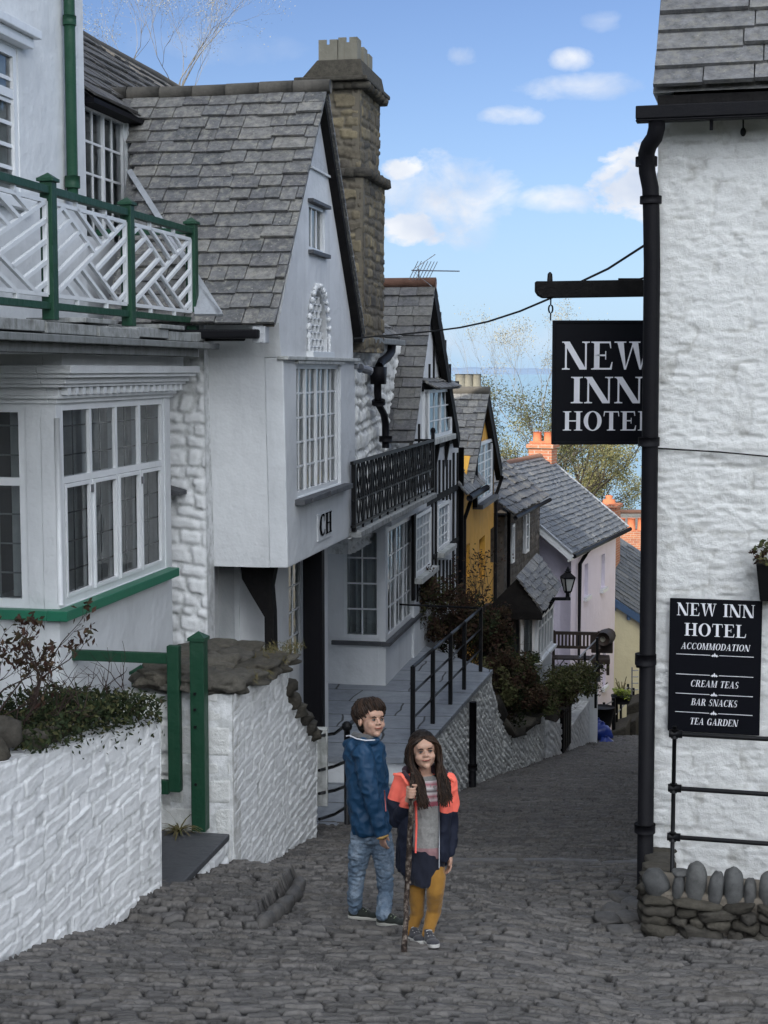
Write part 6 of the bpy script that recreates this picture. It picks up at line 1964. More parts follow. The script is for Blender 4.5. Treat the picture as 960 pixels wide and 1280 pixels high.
    polywall('white_pier', 'narrow white stone pier beside the scooped wall', [(q1.x + .03, q1.y), (q2.x, q2.y)], [zat(685, 900, q1.y), zat(702, 905, q2.y)], [q1.z - .3, q2.z - .3], M['ws_wall'], .3, .14, .2, .05, 3.9, .03, .04)
    polywall('sloping_wall', 'white wall with raking top by the dark gate slot', [(q3.x, q3.y), (q4.x, q4.y)], [zat(712, 910, q3.y), zat(745, 862, q4.y)], [q3.z - .3, q4.z - .3], M['ws_wall'], .35, .14, .26, .04, 6.6, .03, .04)
    # dark slot gate
    m = MB(); g = MB()
    T = thing('plank_gate', 'narrow dark plank gate between white pier and sloping wall', 'gate', (q2.x, q2.y, q2.z))
    dz = zat(706, 893, q2.y)
    for k in range(4):
        a = q2.lerp(q3, (k + .1) / 4); b = q2.lerp(q3, (k + .9) / 4); g.hexa([(a.x, a.y, q2.z), (a.x + .03, a.y - .01, q2.z), (b.x + .03, b.y - .01, q2.z), (b.x, b.y, q2.z), (a.x, a.y, dz), (a.x + .03, a.y - .01, dz), (b.x + .03, b.y - .01, dz), (b.x, b.y, dz)])
    g.build('planks', M['blackwood'], T)
    m = MB(); m.tube([Vector((q2.x, q2.y, q2.z)), Vector((q2.x, q2.y, dz + .1))], .04, 8); m.build('gate_post', M['black'], T)
    # soil / raised garden behind these walls
    m = MB()
    pl = [Vector((pts[1][0] - .25, pts[1][1] + .1, 0)), Vector((pts[-1][0] - .3, pts[-1][1], 0)), Vector((q4.x - .3, q4.y, 0)), Vector((q4.x - 2.5, q4.y + .5, 0)), Vector((.3, 27, 0)), Vector((-.3, 23.5, 0))]
    zz = [-5.85, -6.3, -7.0, -7.0, -6.0, -5.4]
    for p_, z_ in zip(pl, zz): p_.z = z_
    m.prism(pl, Vector((0, 0, -2.5))); o = m.build('garden_ground', M['soil']); fixnorm(o); struct(o)
    # white band of render low on the sloping wall
    # ---------------- terrace railing
    R = thing('terrace_railing', 'black iron railing with slanting light catching rails along the terrace edge', 'railing', (e1.x, e1.y, tz))
    A = [onz(516, 912, tz), onz(541, 911.5, tz), onz(563, 888, tz), onz(580, 866, tz), onz(600, 845, tz)]
    Z1 = [ray(516, 832)[1], ray(541, 815)[1]]
    base = [e1 - dirv * .35 + Vector((-.15, 0, 0)), None]
    # spread the posts along the edge line
    def edgept(px):
        # intersect the pixel column with the edge line, a little inside
        n = Vector((dirv.y, -dirv.x, 0)); o_ = e1 - n * .10
        t = ray(px, 880)[0]
        s = (t * o_.y - o_.x) / (dirv.x - t * dirv.y); return o_ + dirv * s
    pp_ = [edgept(x) for x in (516, 541, 563, 580, 600.5)]
    htop = .92
    for p in pp_:
        m = MB(); m.bar(p + Vector((0, 0, 0)), p + Vector((0, 0, htop + .01)), .05, .05, up=dirv); m.build('post', M['iron'], R, bev=.005)
    for h, r_ in ((htop, .022), (.62, .014), (.32, .014)):
        for k in range(4):
            m = MB(); m.tube([pp_[k] + Vector((0, 0, h)), pp_[k + 1] + Vector((0, 0, h))], r_, 8); m.build('rail', M['iron'], R, True)
    # far end return of the railing
    m = MB(); e = pp_[-1]; m.tube([e + Vector((0, 0, htop)), e + Vector((-1.6, .5, htop))], .015, 6); m.build('return_rail', M['iron'], R, True)
    # ---------------- steps up from the street
    zl = -4.62
    S = []
    lo = [onz(398, 1040, zl), onz(520, 1040, zl)]
    m = MB(); a0 = Vector((-1.35, 14.6, 0))
    m.prism([Vector((-1.6, 14.5, zl)), Vector((.15, 14.9, zl)), Vector((.75, f1.y, zl)), Vector((f0.x - 1.2, f1.y + .2, zl))], Vector((0, 0, -.5))); o = m.build('lower_landing', M['flag']); fixnorm(o); struct(o)
    # curved handrails at the wall end
    H = thing('curved_handrail', 'curved black handrail of four bars at the end of the white wall', 'railing', onL(434, 1030, -2.9))
    pa = onL(434, 1030, -2.95)
    top = Vector((pa.x, pa.y, ray(434, 908)[1] * pa.y))
    m = MB(); m.tube([pa, top], .028, 8); m.blob(top, .05, .05, .05); m.build('post', M['iron'], H, True)
    for (y0, y1, y2) in ((920, 917, 905), (963, 958, 951), (992, 988, 982), (1024, 1018, 1008)):
        p0 = P(399, y0, 14.3); p1 = P(418, y1, 14.9); p2 = P(434, y2, pa.y)
        m = MB(); m.tube([p0, p1, p2], .016, 8); m.build('rail', M['iron'], H, True)
    m = MB(); m.tube([top, P(452, 893, pa.y + .9)], .02, 8); m.build('upper_rail', M['iron'], H, True)
    m = MB(); c = P(402, 925, 14.6); 
    m.wbox(c.x - .06, c.x + .06, c.y - .06, c.y + .06, c.z - .65, c.z + .12); tag(m.build('white_stub_post', M['old_trim'], None, bev=.01), 'small flaking white post at the foot of the black upright', 'post')
terrace()
# ------------------------------------------------------------------ the inn on the right
def inn():
    a14 = math.radians(14)
    R = Frame(0, 0, 0)
    rc = P(816, 620, 10.3)
    R.o = Vector((rc.x, rc.y, 0)); R.u = Vector((math.cos(a14), -math.sin(a14), 0)); R.n = Vector((-math.sin(a14), -math.cos(a14), 0))
    T = thing('inn', 'white painted stone inn on the right with slate roof and black drainpipe', 'inn', (rc.x, rc.y, -3.7))
    zt = R.az(830, 140, 0)[1]
    w = rubble_wall('front_wall', M['ws_inn'], R, 0, [(0, -4.2, zt), (2.6, -4.2, zt)], .4, .0125, .15, .42, .022, T, 21.0, ledge=.6, chip=.7, edge=.012, warp=.9, rough=.62)
    # side wall down the street
    Sd = Frame(rc.x, rc.y, 14)
    Sd.n = -Sd.n
    rubble_wall('side_wall', M['ws_inn'], Sd, 0, [(.03, -5, zt), (22, -9, zt - .02)], 2.0, .045, .2, .42, .05, T, 31.0, edge=.04, warp=.6)
    # roof
    e = R.az(816, 113, .22); zr = e[1]
    O = R.pt(e[0], .22, zr); V = (-R.n * 1.0 + Vector((0, 0, 1.25))).normalized(); N = (R.n * 1.25 + Vector((0, 0, 1))).normalized()
    m = MB()
    slates(m, O, R.u, V, N, 14, .175, .32, .85, lambda v: 0 + v * .01, lambda v: 3.2, .018, .006)
    m.quad(O - N * .02, O + R.u * 3.2 - N * .02, O + R.u * 3.2 + V * 2.7 - N * .02, O + V * 2.7 - N * .02)
    m.build('roof', M['slate_inn'], T)
    m = MB(); m.prism([O - N * .022, O + V * 2.6 - N * .022, O + V * 2.6 - Vector((0, 0, 2.6 * .78)), ], R.u * .12); m.build('verge_wall', M['render_white'], T)
    m = MB(); m.box(R, e[0] + .03, 3.1, -.02, .19, zt + .0, zr - .03); m.build('eave_boarding', M['blackwood'], T)
    m = MB(); m.box(R, e[0] + .12, 3.05, -.3, -.03, zt - .01, zr + .2); m.build('wall_head', M['blackwood'], T)
    # gutter
    g0 = R.az(795, 138, .26)[0]; zg = R.az(800, 140, .26)[1]
    m = MB(); m.box(R, g0, 3.1, .185, .30, zg - .05, zg + .035); m.box(R, g0 + .0, 3.1, .19, .295, zg - .065, zg - .051); m.build('gutter', M['black'], T, bev=.012)
    m = MB(); m.tube([R.pt(.35, .24, zg - .05), R.pt(.35, .24, zg - .13)], .012, 6); m.build('gutter_nail', M['black'], T)
    # downpipe with swan neck
    def pp(px, py, bb): a, z = R.az(px, py, bb); return R.pt(a, bb, z)
    pts = [pp(821, 146, .24), pp(821, 160, .24), pp(818, 172, .22), pp(811, 182, .19), pp(808, 192, .16), pp(809, 215, .13), pp(813, 235, .12), pp(814, 262, .12), pp(815, 330, .12)]
    m = MB(); m.tube(pts + [pp(812, 600, .12), pp(806, 1108, .12)], .055, 14); DP = m.build('downpipe', M['black'], T, True)
    for (px, py, h) in ((808, 202, .06), (813.5, 250, .05), (811, 552, .06), (807, 824, .075), (806, 1035, .06)):
        c = pp(px, py, .12); m = MB(); m.tube([c - Vector((0, 0, h / 2)), c + Vector((0, 0, h / 2))], .072, 14); m.build('pipe_collar', M['black'], DP, True)
    c = pp(807, 826, .12); m = MB(); m.box(R, R.az(795, 826, .12)[0], R.az(819, 826, .12)[0], .02, .14, c.z - .05, c.z + .02); m.build('pipe_bracket', M['black'], DP, bev=.01)
    # iron hook and thin wire
    m = MB(); m.tube([pp(929, 138, .05), pp(929, 165, .05)], .006, 6); m.blob(pp(929, 165, .04), .02, .02, .03); m.build('wall_hook', M['iron'], T, True)
    m = MB(); m.tube([pp(817, 560, .02), pp(850, 562, .03), pp(900, 565, .03), pp(965, 571, .03), pp(1030, 578, .03)], .006, 6)
    tag(m.build('wall_wire', M['cable']), 'thin black wire strung across the white inn wall above the sign', 'wire')
    # ---------------- name board on the wall
    B = thing('inn_wall_sign', 'black board with white lettering listing accommodation and teas', 'sign', pp(894, 917, .05))
    q = [R.az(836, 747, .05), R.az(951.5, 752, .05), R.az(951, 919, .05), R.az(836, 914, .05)]
    x0 = (q[0][0] + q[3][0]) / 2; x1 = (q[1][0] + q[2][0]) / 2; z1 = (q[0][1] + q[1][1]) / 2; z0 = (q[2][1] + q[3][1]) / 2
    m = MB(); m.box(R, x0, x1, .03, .055, z0, z1); m.build('board', M['sign_black'], B, bev=.004)
    Wd = x1 - x0; Ht = z1 - z0; xc = (x0 + x1) / 2
    Z = Vector((0, 0, 1))
    def line(txt, yb, h, wfrac, ital=0.0, track=.06):
        m = MB(); text_mb(m, txt, R.pt(xc, .0555, z1 - yb * Ht), R.u, Z, R.n, h * Ht, width=wfrac * Wd, italic=ital, track=track, thick=.001); m.build('lettering', M['sign_white'], B)
    line('NEW INN', .125, .095, .84); line('HOTEL', .275, .095, .67)
    line('ACCOMMODATION', .375, .048, .74, .18); line('CREAM TEAS', .655, .050, .52, .18); line('BAR SNACKS', .795, .050, .50, .18); line('TEA GARDEN', .940, .050, .52, .18)
    for yb in (.415, .565, .710, .850):
        m = MB(); zz = z1 - yb * Ht
        m.box(R, xc - .42 * Wd, xc - .03, .0555, .0575, zz - .002, zz + .0016); m.box(R, xc + .03, xc + .42 * Wd, .0555, .0575, zz - .002, zz + .0016)
        for s in (-1, 0, 1):
            m.quad(R.pt(xc + s * .013 - .009, .0575, zz - .004 + (0 if s else .004)), R.pt(xc + s * .013, .0575, zz - .012), R.pt(xc + s * .013 + .009, .0575, zz - .004 + (0 if s else .004)), R.pt(xc + s * .013, .0575, zz + (.006 if s else .018)))
        m.box(R, xc - .025, xc + .025, .0555, .0572, zz - .0055, zz - .003)
        m.build('scroll_rule', M['sign_white'], B)
    # ---------------- projecting sign on its beam
    Y = 11.55
    def S(px, py, y=Y): return P(px, py, y)
    HB = thing('sign_beam', 'old black timber beam projecting from the inn above the hanging sign', 'beam', S(740, 360))
    A = S(669, 361); Bp = S(835, 356)
    F = Frame(0, 0, 0); F.o = Vector((A.x, A.y, 0)); d = Vector((Bp.x - A.x, Bp.y - A.y + .0, 0)); F.u = d.normalized(); F.n = Vector((F.u.y, -F.u.x, 0))
    m = MB(); ln = d.length
    prof = [(0, A.z - .02), (.02, A.z - .05), (.055, A.z - .07), (ln, A.z - .055), (ln, A.z + .07), (.1, A.z + .055), (0, A.z + .055)]
    m.prism([F.pt(a, .05, z) for a, z in prof], -F.n * .10); o = m.build('beam', M['blackwood'], HB); fixnorm(o)
    bv = o.modifiers.new('b', 'BEVEL'); bv.width = .006
    m = MB(); c = F.pt(.11, 0, A.z + .05); m.tube([c, c + Vector((0, 0, .06)), c + Vector((0, 0, .075))], [.022, .018, .006], 8); m.build('bolt', M['iron'], HB, True)
    HS = thing('hanging_sign', 'large black hanging sign lettered NEW INN HOTEL on the projecting beam', 'sign', S(750, 556))
    s0, s1 = S(690, 480), S(826, 480); zt_ = (S(690, 402).z + S(826, 399).z) / 2; zb_ = (S(692, 556).z + S(800, 555).z) / 2
    wS = s1.x - s0.x
    G = Frame(0, 0, 0); G.o = Vector((s0.x, s0.y, 0)); G.u = F.u.copy(); G.n = F.n.copy()
    m = MB(); m.box(G, 0, wS, -.022, .022, zb_, zt_); m.build('board', M['sign_black'], HS, bev=.004)
    m = MB(); t = .022
    m.box(G, 0, wS, .0225, .030, zb_, zb_ + t); m.box(G, 0, wS, .0225, .030, zt_ - t, zt_); m.box(G, 0, t, .0225, .030, zb_ + t, zt_ - t); m.box(G, wS - t, wS, .0225, .030, zb_ + t, zt_ - t); m.build('rim', M['sign_black'], HS, bev=.003)
    def sl_(txt, px0, px1, yb, yt):
        z0_ = S(745, yb).z; h = S(745, yt).z - z0_; xa = S(px0, yb).x - s0.x; xb = S(px1, yb).x - s0.x
        m = MB(); text_mb(m, txt, G.pt((xa + xb) / 2, .023, z0_), G.u, Z, G.n, h, width=(xb - xa), track=.05, thick=.001); m.build('lettering', M['sign_white'], HS)
    sl_('NEW', 702, 811, 462, 427); sl_('INN', 713, 803, 504, 471); sl_('HOTEL', 703, 816, 538, 514)
    # hanger chain
    for px in (688.5, 822):
        c = S(px, 372); m = MB(); m.tube([c + Vector((0, 0, .0)), c - Vector((0, 0, .06))], .006, 6)
        m.build('hanger_rod', M['iron'], HS)
        n = MB(); r = .022; n.tube([c + Vector((r * math.cos(t) * .7, 0, -.085 + r * math.sin(t) * 1.4)) for t in [2 * PI * k / 12 for k in range(13)]], .007, 6, False); n.build('chain_link', M['iron'], HS, True)
        m = MB(); m.tube([c - Vector((0, 0, .115)), Vector((c.x, c.y, zt_))], .006, 6); m.build('hanger_rod', M['iron'], HS)
    m = MB(); pc = [S(770, 350), S(785, 348), S(797, 343), S(803, 336)]; m.tube([F.pt(.62, .03, A.z + .07), F.pt(.78, .03, A.z + .07), F.pt(.85, .03, A.z + .09), F.pt(.9, .03, A.z + .14)], .009, 6); m.build('conduit', M['cable'], HB, True)
    # ---------------- handrail in front of the wall
    RR = thing('wall_handrail', 'black pipe railing with three rails in front of the inn wall', 'railing', R.pt(.15, .45, -3.5))
    br = .60
    a_, z0r = R.az(840, 1092, br)
    za = [R.az(840, y, br)[1] for y in (917, 985, 1046)]
    m = MB(); m.tube([R.pt(a_, br, z0r - .1), R.pt(a_, br, za[0] + .05)], .014, 8); m.build('post', M['iron'], RR, True)
    for z in za:
        m = MB(); m.tube([R.pt(a_ - .03, br, z), R.pt(2.6, br, z)], .016, 8); m.build('rail', M['iron'], RR, True)
        m = MB(); m.tube([R.pt(a_ - .035, br, z), R.pt(a_ + .05, br, z)], .026, 10); m.tube([R.pt(a_, br, z - .03), R.pt(a_, br, z + .03)], .024, 10); m.build('joint', M['iron'], RR, True)
    m = MB(); m.tube([R.pt(1.9, br, z0r - .1), R.pt(1.9, br, za[0] + .05)], .014, 8); m.build('post', M['iron'], RR, True)
    # ---------------- kerb wall of rubble with upright beach stones
    bw = 1.05
    a0, zb = R.az(804, 1168, bw); zt2 = R.az(830, 1118, bw)[1]
    K = thing('kerb_wall', 'low rubble kerb wall at the foot of the inn rail', 'wall', R.pt(a0, bw, zb))
    m = MB(); m.box(R, a0 + .06, 3.0, bw - .45, bw - .05, zb - .3, zt2 - .0); m.build('mortar_core', M['mortar'], K, bev=.02)
    rng = random.Random(5)
    rows = [(zb - .03, .10), (zb + .06, .07), (zb + .125, .065), (zb + .185, .05)]
    for z, h in rows:
        x = a0 - .01
        while x < 2.9:
            w_ = rng.uniform(.09, .30); mb = MB()
            mb.blob(R.pt(x + w_ / 2, bw - .07, z + h / 2), w_ * .53, .10, h * .56, 12, 8, .35, Matrix.Rotation(-a14 + rng.uniform(-.04, .04), 3, 'Z') @ Matrix.Rotation(rng.uniform(-.22, .22), 3, 'Y'), p=.6)
            mb.build('rubble_stone', M['rough_stone'], K, True); x += w_ + .01
    # side of the low wall down the street
    for z, h in rows:
        y = bw - .2
        while y > .05:
            w_ = rng.uniform(.12, .25); mb = MB(); mb.blob(R.pt(a0 + .04, y - w_ / 2, z + h / 2), .10, w_ * .5, h * .56, 10, 8, .35, None, p=.5); mb.build('rubble_stone', M['rough_stone'], K, True); y -= w_
    # (px centre, top y, bottom y, width px, tilt)
    US = [(820, 1087, 1120, 30, -.5), (848, 1094, 1124, 15, .1), (870, 1079, 1131, 25, .02), (895, 1092, 1132, 20, .12), (917, 1086, 1134, 25, -.02), (937, 1100, 1136, 16, .05), (962, 1091, 1136, 26, .0), (988, 1096, 1138, 22, .1), (1012, 1090, 1140, 26, -.05)]
    lab = ['tilted round grey beach stone at the corner of the kerb wall', 'small grey upright stone beside the tilted corner stone', 'tallest grey upright beach stone on the kerb wall', 'leaning grey upright stone after the tallest one', 'broad dark upright beach stone in the middle of the kerb wall', 'slim grey upright beach stone after the broad dark one', 'upright beach stone cut by the right edge of the photo', 'upright beach stone just beyond the right edge', 'last upright beach stone beyond the right edge']
    for k, (px, y0, y1, w_, tl) in enumerate(US):
        bb = bw - .12; a, zc = R.az(px, (y0 + y1) / 2, bb); D_ = R.pt(a, bb, 0).y
        hh = (y1 - y0) / FPX * D_ * .56; ww = w_ / FPX * D_ * .52
        mb = MB(); mb.blob(R.pt(a, bb, zc), ww, .09, hh, 16, 12, .12, Matrix.Rotation(-a14, 3, 'Z') @ Matrix.Rotation(tl, 3, 'Y'), p=.72)
        tag(mb.build('upright_stone', M['pebble'], None, True), lab[k], 'stone', 'upright beach stones on the kerb wall')
    mb = MB(); mb.blob(R.pt(R.az(851, 1089, bw - .15)[0], bw - .15, R.az(851, 1091, bw - .15)[1]), .055, .07, .02, 12, 8, .2, p=.7); tag(mb.build('flat_stone', M['pebble'], None, True), 'small flat stone lying over the short upright stone', 'stone')
    # wall planter at the right edge
    WP = thing('wall_planter', 'black wall planter with trailing plant at the right edge of the inn wall', 'planter', pp(955, 745, .2))
    a0p, zp0 = R.az(944, 751, .16); zp1 = R.az(944, 702, .16)[1]; a1p = a0p + .30
    m = MB(); c = [R.pt(a0p + .03, .02, zp0), R.pt(a0p + .03, .18, zp0), R.pt(a1p - .03, .18, zp0), R.pt(a1p - .03, .02, zp0), R.pt(a0p, .02, zp1), R.pt(a0p, .26, zp1), R.pt(a1p, .26, zp1), R.pt(a1p, .02, zp1)]
    m.hexa(c); o = m.build('trough', M['pot_black'], WP, bev=.01); fixnorm(o)
    m = MB(); leafy(m, R.pt(a0p + .13, .16, zp1 + .05), .13, 260, .022, (1, .8, .7), seed=4); m.build('foliage', M['olive'], WP)
    m = MB(); leafy(m, R.pt(a0p + .03, .16, zp1 + .04), .07, 90, .018, (1, .8, .8), seed=9); m.build('twigs', M['redleaf'], WP)
    # gutter stones at the pipe foot
    rng = random.Random(2)
    for k, (px, py) in enumerate(((788, 1098), (776, 1110), (792, 1118), (768, 1124), (784, 1134), (760, 1136), (776, 1150))):
        t, z = ray(px, py); yy = 1.6 / (-z - .2); mb = MB(); mb.blob((t * yy, yy, ground_z(yy) - .075), .085, .11, .03, 10, 8, .3, Matrix.Rotation(rng.uniform(-.5, .5), 3, 'Z'), p=.6)
        tag(mb.build('gutter_stone', M['kerb'], None, True), ['gutter stone farthest up beside the drainpipe', 'gutter stone left of the topmost one by the drainpipe', 'gutter stone nearest the foot of the drainpipe', 'leftmost gutter stone of the upper four', 'gutter stone close to the kerb wall corner', 'leftmost gutter stone of all by the inn', 'lowest gutter stone by the kerb wall'][k], 'stone', 'gutter stones by the drainpipe')
    return R
INN = inn()

def opposite_row():
    # the houses that carry on down the right side of the street, behind the inn
    for k, (y0, y1, mt, lab) in enumerate(((32.5, 40, 'render_white', 'white rendered house next down the street behind the inn'), (40.1, 49, 'cream', 'cream house second down the street behind the inn'), (49.1, 60, 'render_grey', 'greyish house third down the street behind the inn'))):
        x0 = 2.4 + .27 * (y0 - 10); R = Frame(x0, y0, 15.1); R.n = -R.n; ln = (y1 - y0) / math.cos(math.radians(15.1)); zg = ground_z(min(y0, 44)) - 3; zt = -1.2 - .16 * (y0 - 30)
        T = thing('terraced_house', lab, 'house', (x0, y0, zg + 3), 'houses down the right side')
        H = [(ln * f - .45, ln * f + .45, z, z + 1.1) for f in (.25, .72) for z in (zt - 1.5, zt - 4.0)]
        panel('street_wall', mt, R, 0, [(0, zg), (ln, zg), (ln, zt), (0, zt)], .3, T, H, .2)
        m = MB(); m.box(R, 0, ln, -5, -.301, zg, zt); m.build('house_body', M[mt], T)
        for h in H: window(T, R, -.05, *h, 4, 4, .06, .025, .0, .1, [(0, .4), (.6, 1)])
        m = MB(); V = (-R.n * 2.7 + Vector((0, 0, 2))).normalized(); N = (R.n * 2 + Vector((0, 0, 2.7))).normalized()
        slates(m, R.pt(0, .2, zt), R.u, V, N, 14, .24, .3, .5, lambda v: 0, lambda v: ln)
        m.prism([R.pt(0, .15, zt), R.pt(0, -2.5, zt + 1.98), R.pt(0, -5.2, zt)], R.u * ln); m.build('roof', M['slate_dark'], T)
opposite_row()
# ------------------------------------------------------------------ the two children
class Clay:
    """closed lumps merged into one continuous skin by a voxel remesh"""
    def __init__(s): s.mb = MB()
    def ball(s, c, rx, ry=None, rz=None, rot=None): s.mb.blob(c, rx, ry or rx, rz or ry or rx, 14, 10, 0, rot)
    def cap(s, p, q, r1, r2=None):
        r2 = r1 if r2 is None else r2; p, q = Vector(p), Vector(q)
        s.ball(p, r1); s.ball(q, r2)
        n = 3; s.mb.tube([p.lerp(q, k / n) for k in range(n + 1)], [r1 + (r2 - r1) * k / n for k in range(n + 1)], 14)
    def chain(s, pts, rs):
        for k in range(len(pts) - 1): s.cap(pts[k], pts[k + 1], rs[k], rs[k + 1])
    def loft(s, rings, seg=24):
        """rings: (centre, rx, ry, yaw degrees)"""
        i0 = len(s.mb.v)
        for c, rx, ry, yaw in rings:
            a = math.radians(yaw)
            for j in range(seg):
                t = 2 * PI * j / seg; x, y = rx * math.cos(t), ry * math.sin(t)
                s.mb.v.append((c[0] + x * math.cos(a) - y * math.sin(a), c[1] + x * math.sin(a) + y * math.cos(a), c[2]))
        n = len(rings)
        for k in range(n - 1):
            for j in range(seg):
                m = (j + 1) % seg; s.mb.f.append((i0 + k * seg + j, i0 + k * seg + m, i0 + (k + 1) * seg + m, i0 + (k + 1) * seg + j)); s.mb.r.append(.5)
        s.mb.f.append(tuple(i0 + j for j in range(seg - 1, -1, -1))); s.mb.f.append(tuple(i0 + (n - 1) * seg + j for j in range(seg))); s.mb.r += [.5, .5]
    def build(s, name, m, parent, voxel=.006, smooth=4, folds=0.0, fscale=9, fz=1.0, seed=0):
        me = bpy.data.meshes.new(name); off = base_of(parent)
        me.from_pydata([tuple(v) for v in s.mb.v], [], s.mb.f); me.update()
        o = bpy.data.objects.new(name, me); COL.objects.link(o); o.parent = parent
        fixnorm(o)
        r = o.modifiers.new('r', 'REMESH'); r.mode = 'VOXEL'; r.voxel_size = voxel; r.adaptivity = 0
        sm = o.modifiers.new('s', 'SMOOTH'); sm.factor = .5; sm.iterations = smooth
        bpy.context.view_layer.update(); bake(o)
        if folds:
            # cloth folds along the surface
            me = o.data; nv = len(me.vertices)
            co = np.zeros(nv * 3); me.vertices.foreach_get('co', co); co = co.reshape(-1, 3)
            no = np.zeros(nv * 3); me.vertices.foreach_get('normal', no); no = no.reshape(-1, 3)
            f = np.array([mn.noise(Vector((x * fscale + seed, y * fscale, z * fscale * fz))) + .5 * mn.noise(Vector((x * fscale * 2.3, y * fscale * 2.3, z * fscale * 2.3 * fz + seed))) for x, y, z in co])
            f = -np.abs(f) * 2 + .5
            co += no * (f * folds)[:, None]
            me.vertices.foreach_set('co', co.ravel()); me.update()
        o.data.materials.clear(); o.data.materials.append(m)
        o.data.polygons.foreach_set('use_smooth', [True] * len(o.data.polygons))
        return o

def cloth(name, c, rough=.85, wr=.0025, sheen=.2, zs=None, var=.12):
    t = NT(name)
    cc = t.mix(var, c, t.noise(40, 5, .7), 'OVERLAY') if isinstance(c, tuple) else c
    t.col(cc, rough, .2)
    try: t.b.inputs['Sheen Weight'].default_value = sheen
    except KeyError: pass
    b = t.bump(t.noise(16, 4, .55, stretch=(1, 1, .6)), wr * 2); t.bump(t.noise(400, 2), .0006, prev=b)
    return t.m

def skinmat():
    t = NT('skin'); cc = t.mix(.25, (.46, .28, .205), t.noise(18, 4), 'OVERLAY'); t.col(cc, .5, .35)
    t.b.inputs['Subsurface Weight'].default_value = .12; t.b.inputs['Subsurface Radius'].default_value = (.02, .008, .004); t.b.inputs['Subsurface Scale'].default_value = .6
    return t.m
M['skin'] = skinmat()
t = NT('dark_hair'); r_ = t.attr('rnd'); t.col(t.ramp(r_, [(0, (.008, .0045, .003)), (.5, (.020, .011, .007)), (1, (.040, .021, .012))]), .5, .22); t.bump(t.noise(90, 4, .6, stretch=(1, 1, .15)), .003); M['hair'] = t.m
M['lip'] = plain('lips', (.24, .075, .06), .6, .1)
M['eye'] = plain('eye_white', (.30, .27, .25), .25, .5)
M['iris'] = plain('dark_iris', (.015, .010, .008), .15, .6)
M['brow'] = plain('eyebrow_hair', (.020, .012, .009), .7)
def zsplit(name, lo, hi, z0, slope=0.0, extra=None):
    t = NT(name); sx = t.n('ShaderNodeSeparateXYZ'); t.l(t.tc.outputs['Object'], sx.inputs[0])
    v = t.math('ADD', sx.outputs[2], t.math('MULTIPLY', sx.outputs[0], slope)); f = t.math('GREATER_THAN', v, z0)
    t.col(t.mix(f, lo, hi), .8, .25); b = t.bump(t.noise(14, 4, .55), .005)
    return t.m

def local(base, px, py, dy):
    return P(px, py, base.y + dy) - base

def face(head, Rm, c, s, T, body, hairc=None, squint=0.5):
    """adds skull, jaw, nose, ears to a Clay; c centre of the head, s scale (1 = 21.5 cm head)"""
    def h(x, y, z): return c + Rm @ (Vector((x, y, z)) * s)
    body.ball(h(0, .012, .030), .073 * s, .090 * s, .082 * s, Rm)
    body.ball(h(0, -.018, -.032), .060 * s, .064 * s, .068 * s, Rm)
    body.ball(h(0, -.055, -.084), .022 * s, .020 * s, .018 * s, Rm)
    body.ball(h(0, -.060, .030), .050 * s, .026 * s, .030 * s, Rm)
    for x in (-1, 1):
        body.ball(h(.026 * x, -.052, -.030), .032 * s, .026 * s, .028 * s, Rm)
        body.ball(h(.076 * x, .008, -.008), .010 * s, .018 * s, .028 * s, Rm)
        body.ball(h(.012 * x, -.088, -.026), .008 * s, .010 * s, .007 * s, Rm)
    body.cap(h(0, -.078, .000), h(0, -.093, -.023), .007 * s, .0092 * s)
    body.ball(h(0, -.076, -.052), .020 * s, .012 * s, .010 * s, Rm)
    def part(name, mat, f):
        m = MB(); f(m); m.build(name, M[mat], head, True)
    off = base_of(head)
    def W(v): return v + off
    for x in (-1, 1):
        def e(m, x=x):
            m.blob(W(h(.028 * x, -.0775, -.003)), .0120 * s, .008 * s, .0052 * s, 10, 8, 0, Rm)
        part('eye', 'eye', e)
        def i(m, x=x): m.blob(W(h(.028 * x, -.0845, -.003)), .0072 * s, .003 * s, .0054 * s, 8, 6, 0, Rm)
        part('iris', 'iris', i)
        def b(m, x=x): m.tube([W(h(.013 * x, -.0855, .0125)), W(h(.026 * x, -.084, .0160)), W(h(.042 * x, -.0765, .013))], [.0026 * s, .0036 * s, .0020 * s], 6)
        part('eyebrow', 'brow', b)
        def l(m, x=x): m.tube([W(h(.014 * x, -.083, .0025)), W(h(.028 * x, -.0858, .0040)), W(h(.042 * x, -.079, .001))], [.0016 * s, .0026 * s, .0014 * s], 5)
        part('eyelid', 'brow', l)
    def lips(m): m.tube([W(h(-.026, -.0785, -.0490)), W(h(-.011, -.0905, -.0525)), W(h(.011, -.0905, -.0525)), W(h(.026, -.0785, -.0490))], [.0018 * s, .0036 * s, .0036 * s, .0018 * s], 8)
    part('lips', 'lip', lips)
    return h

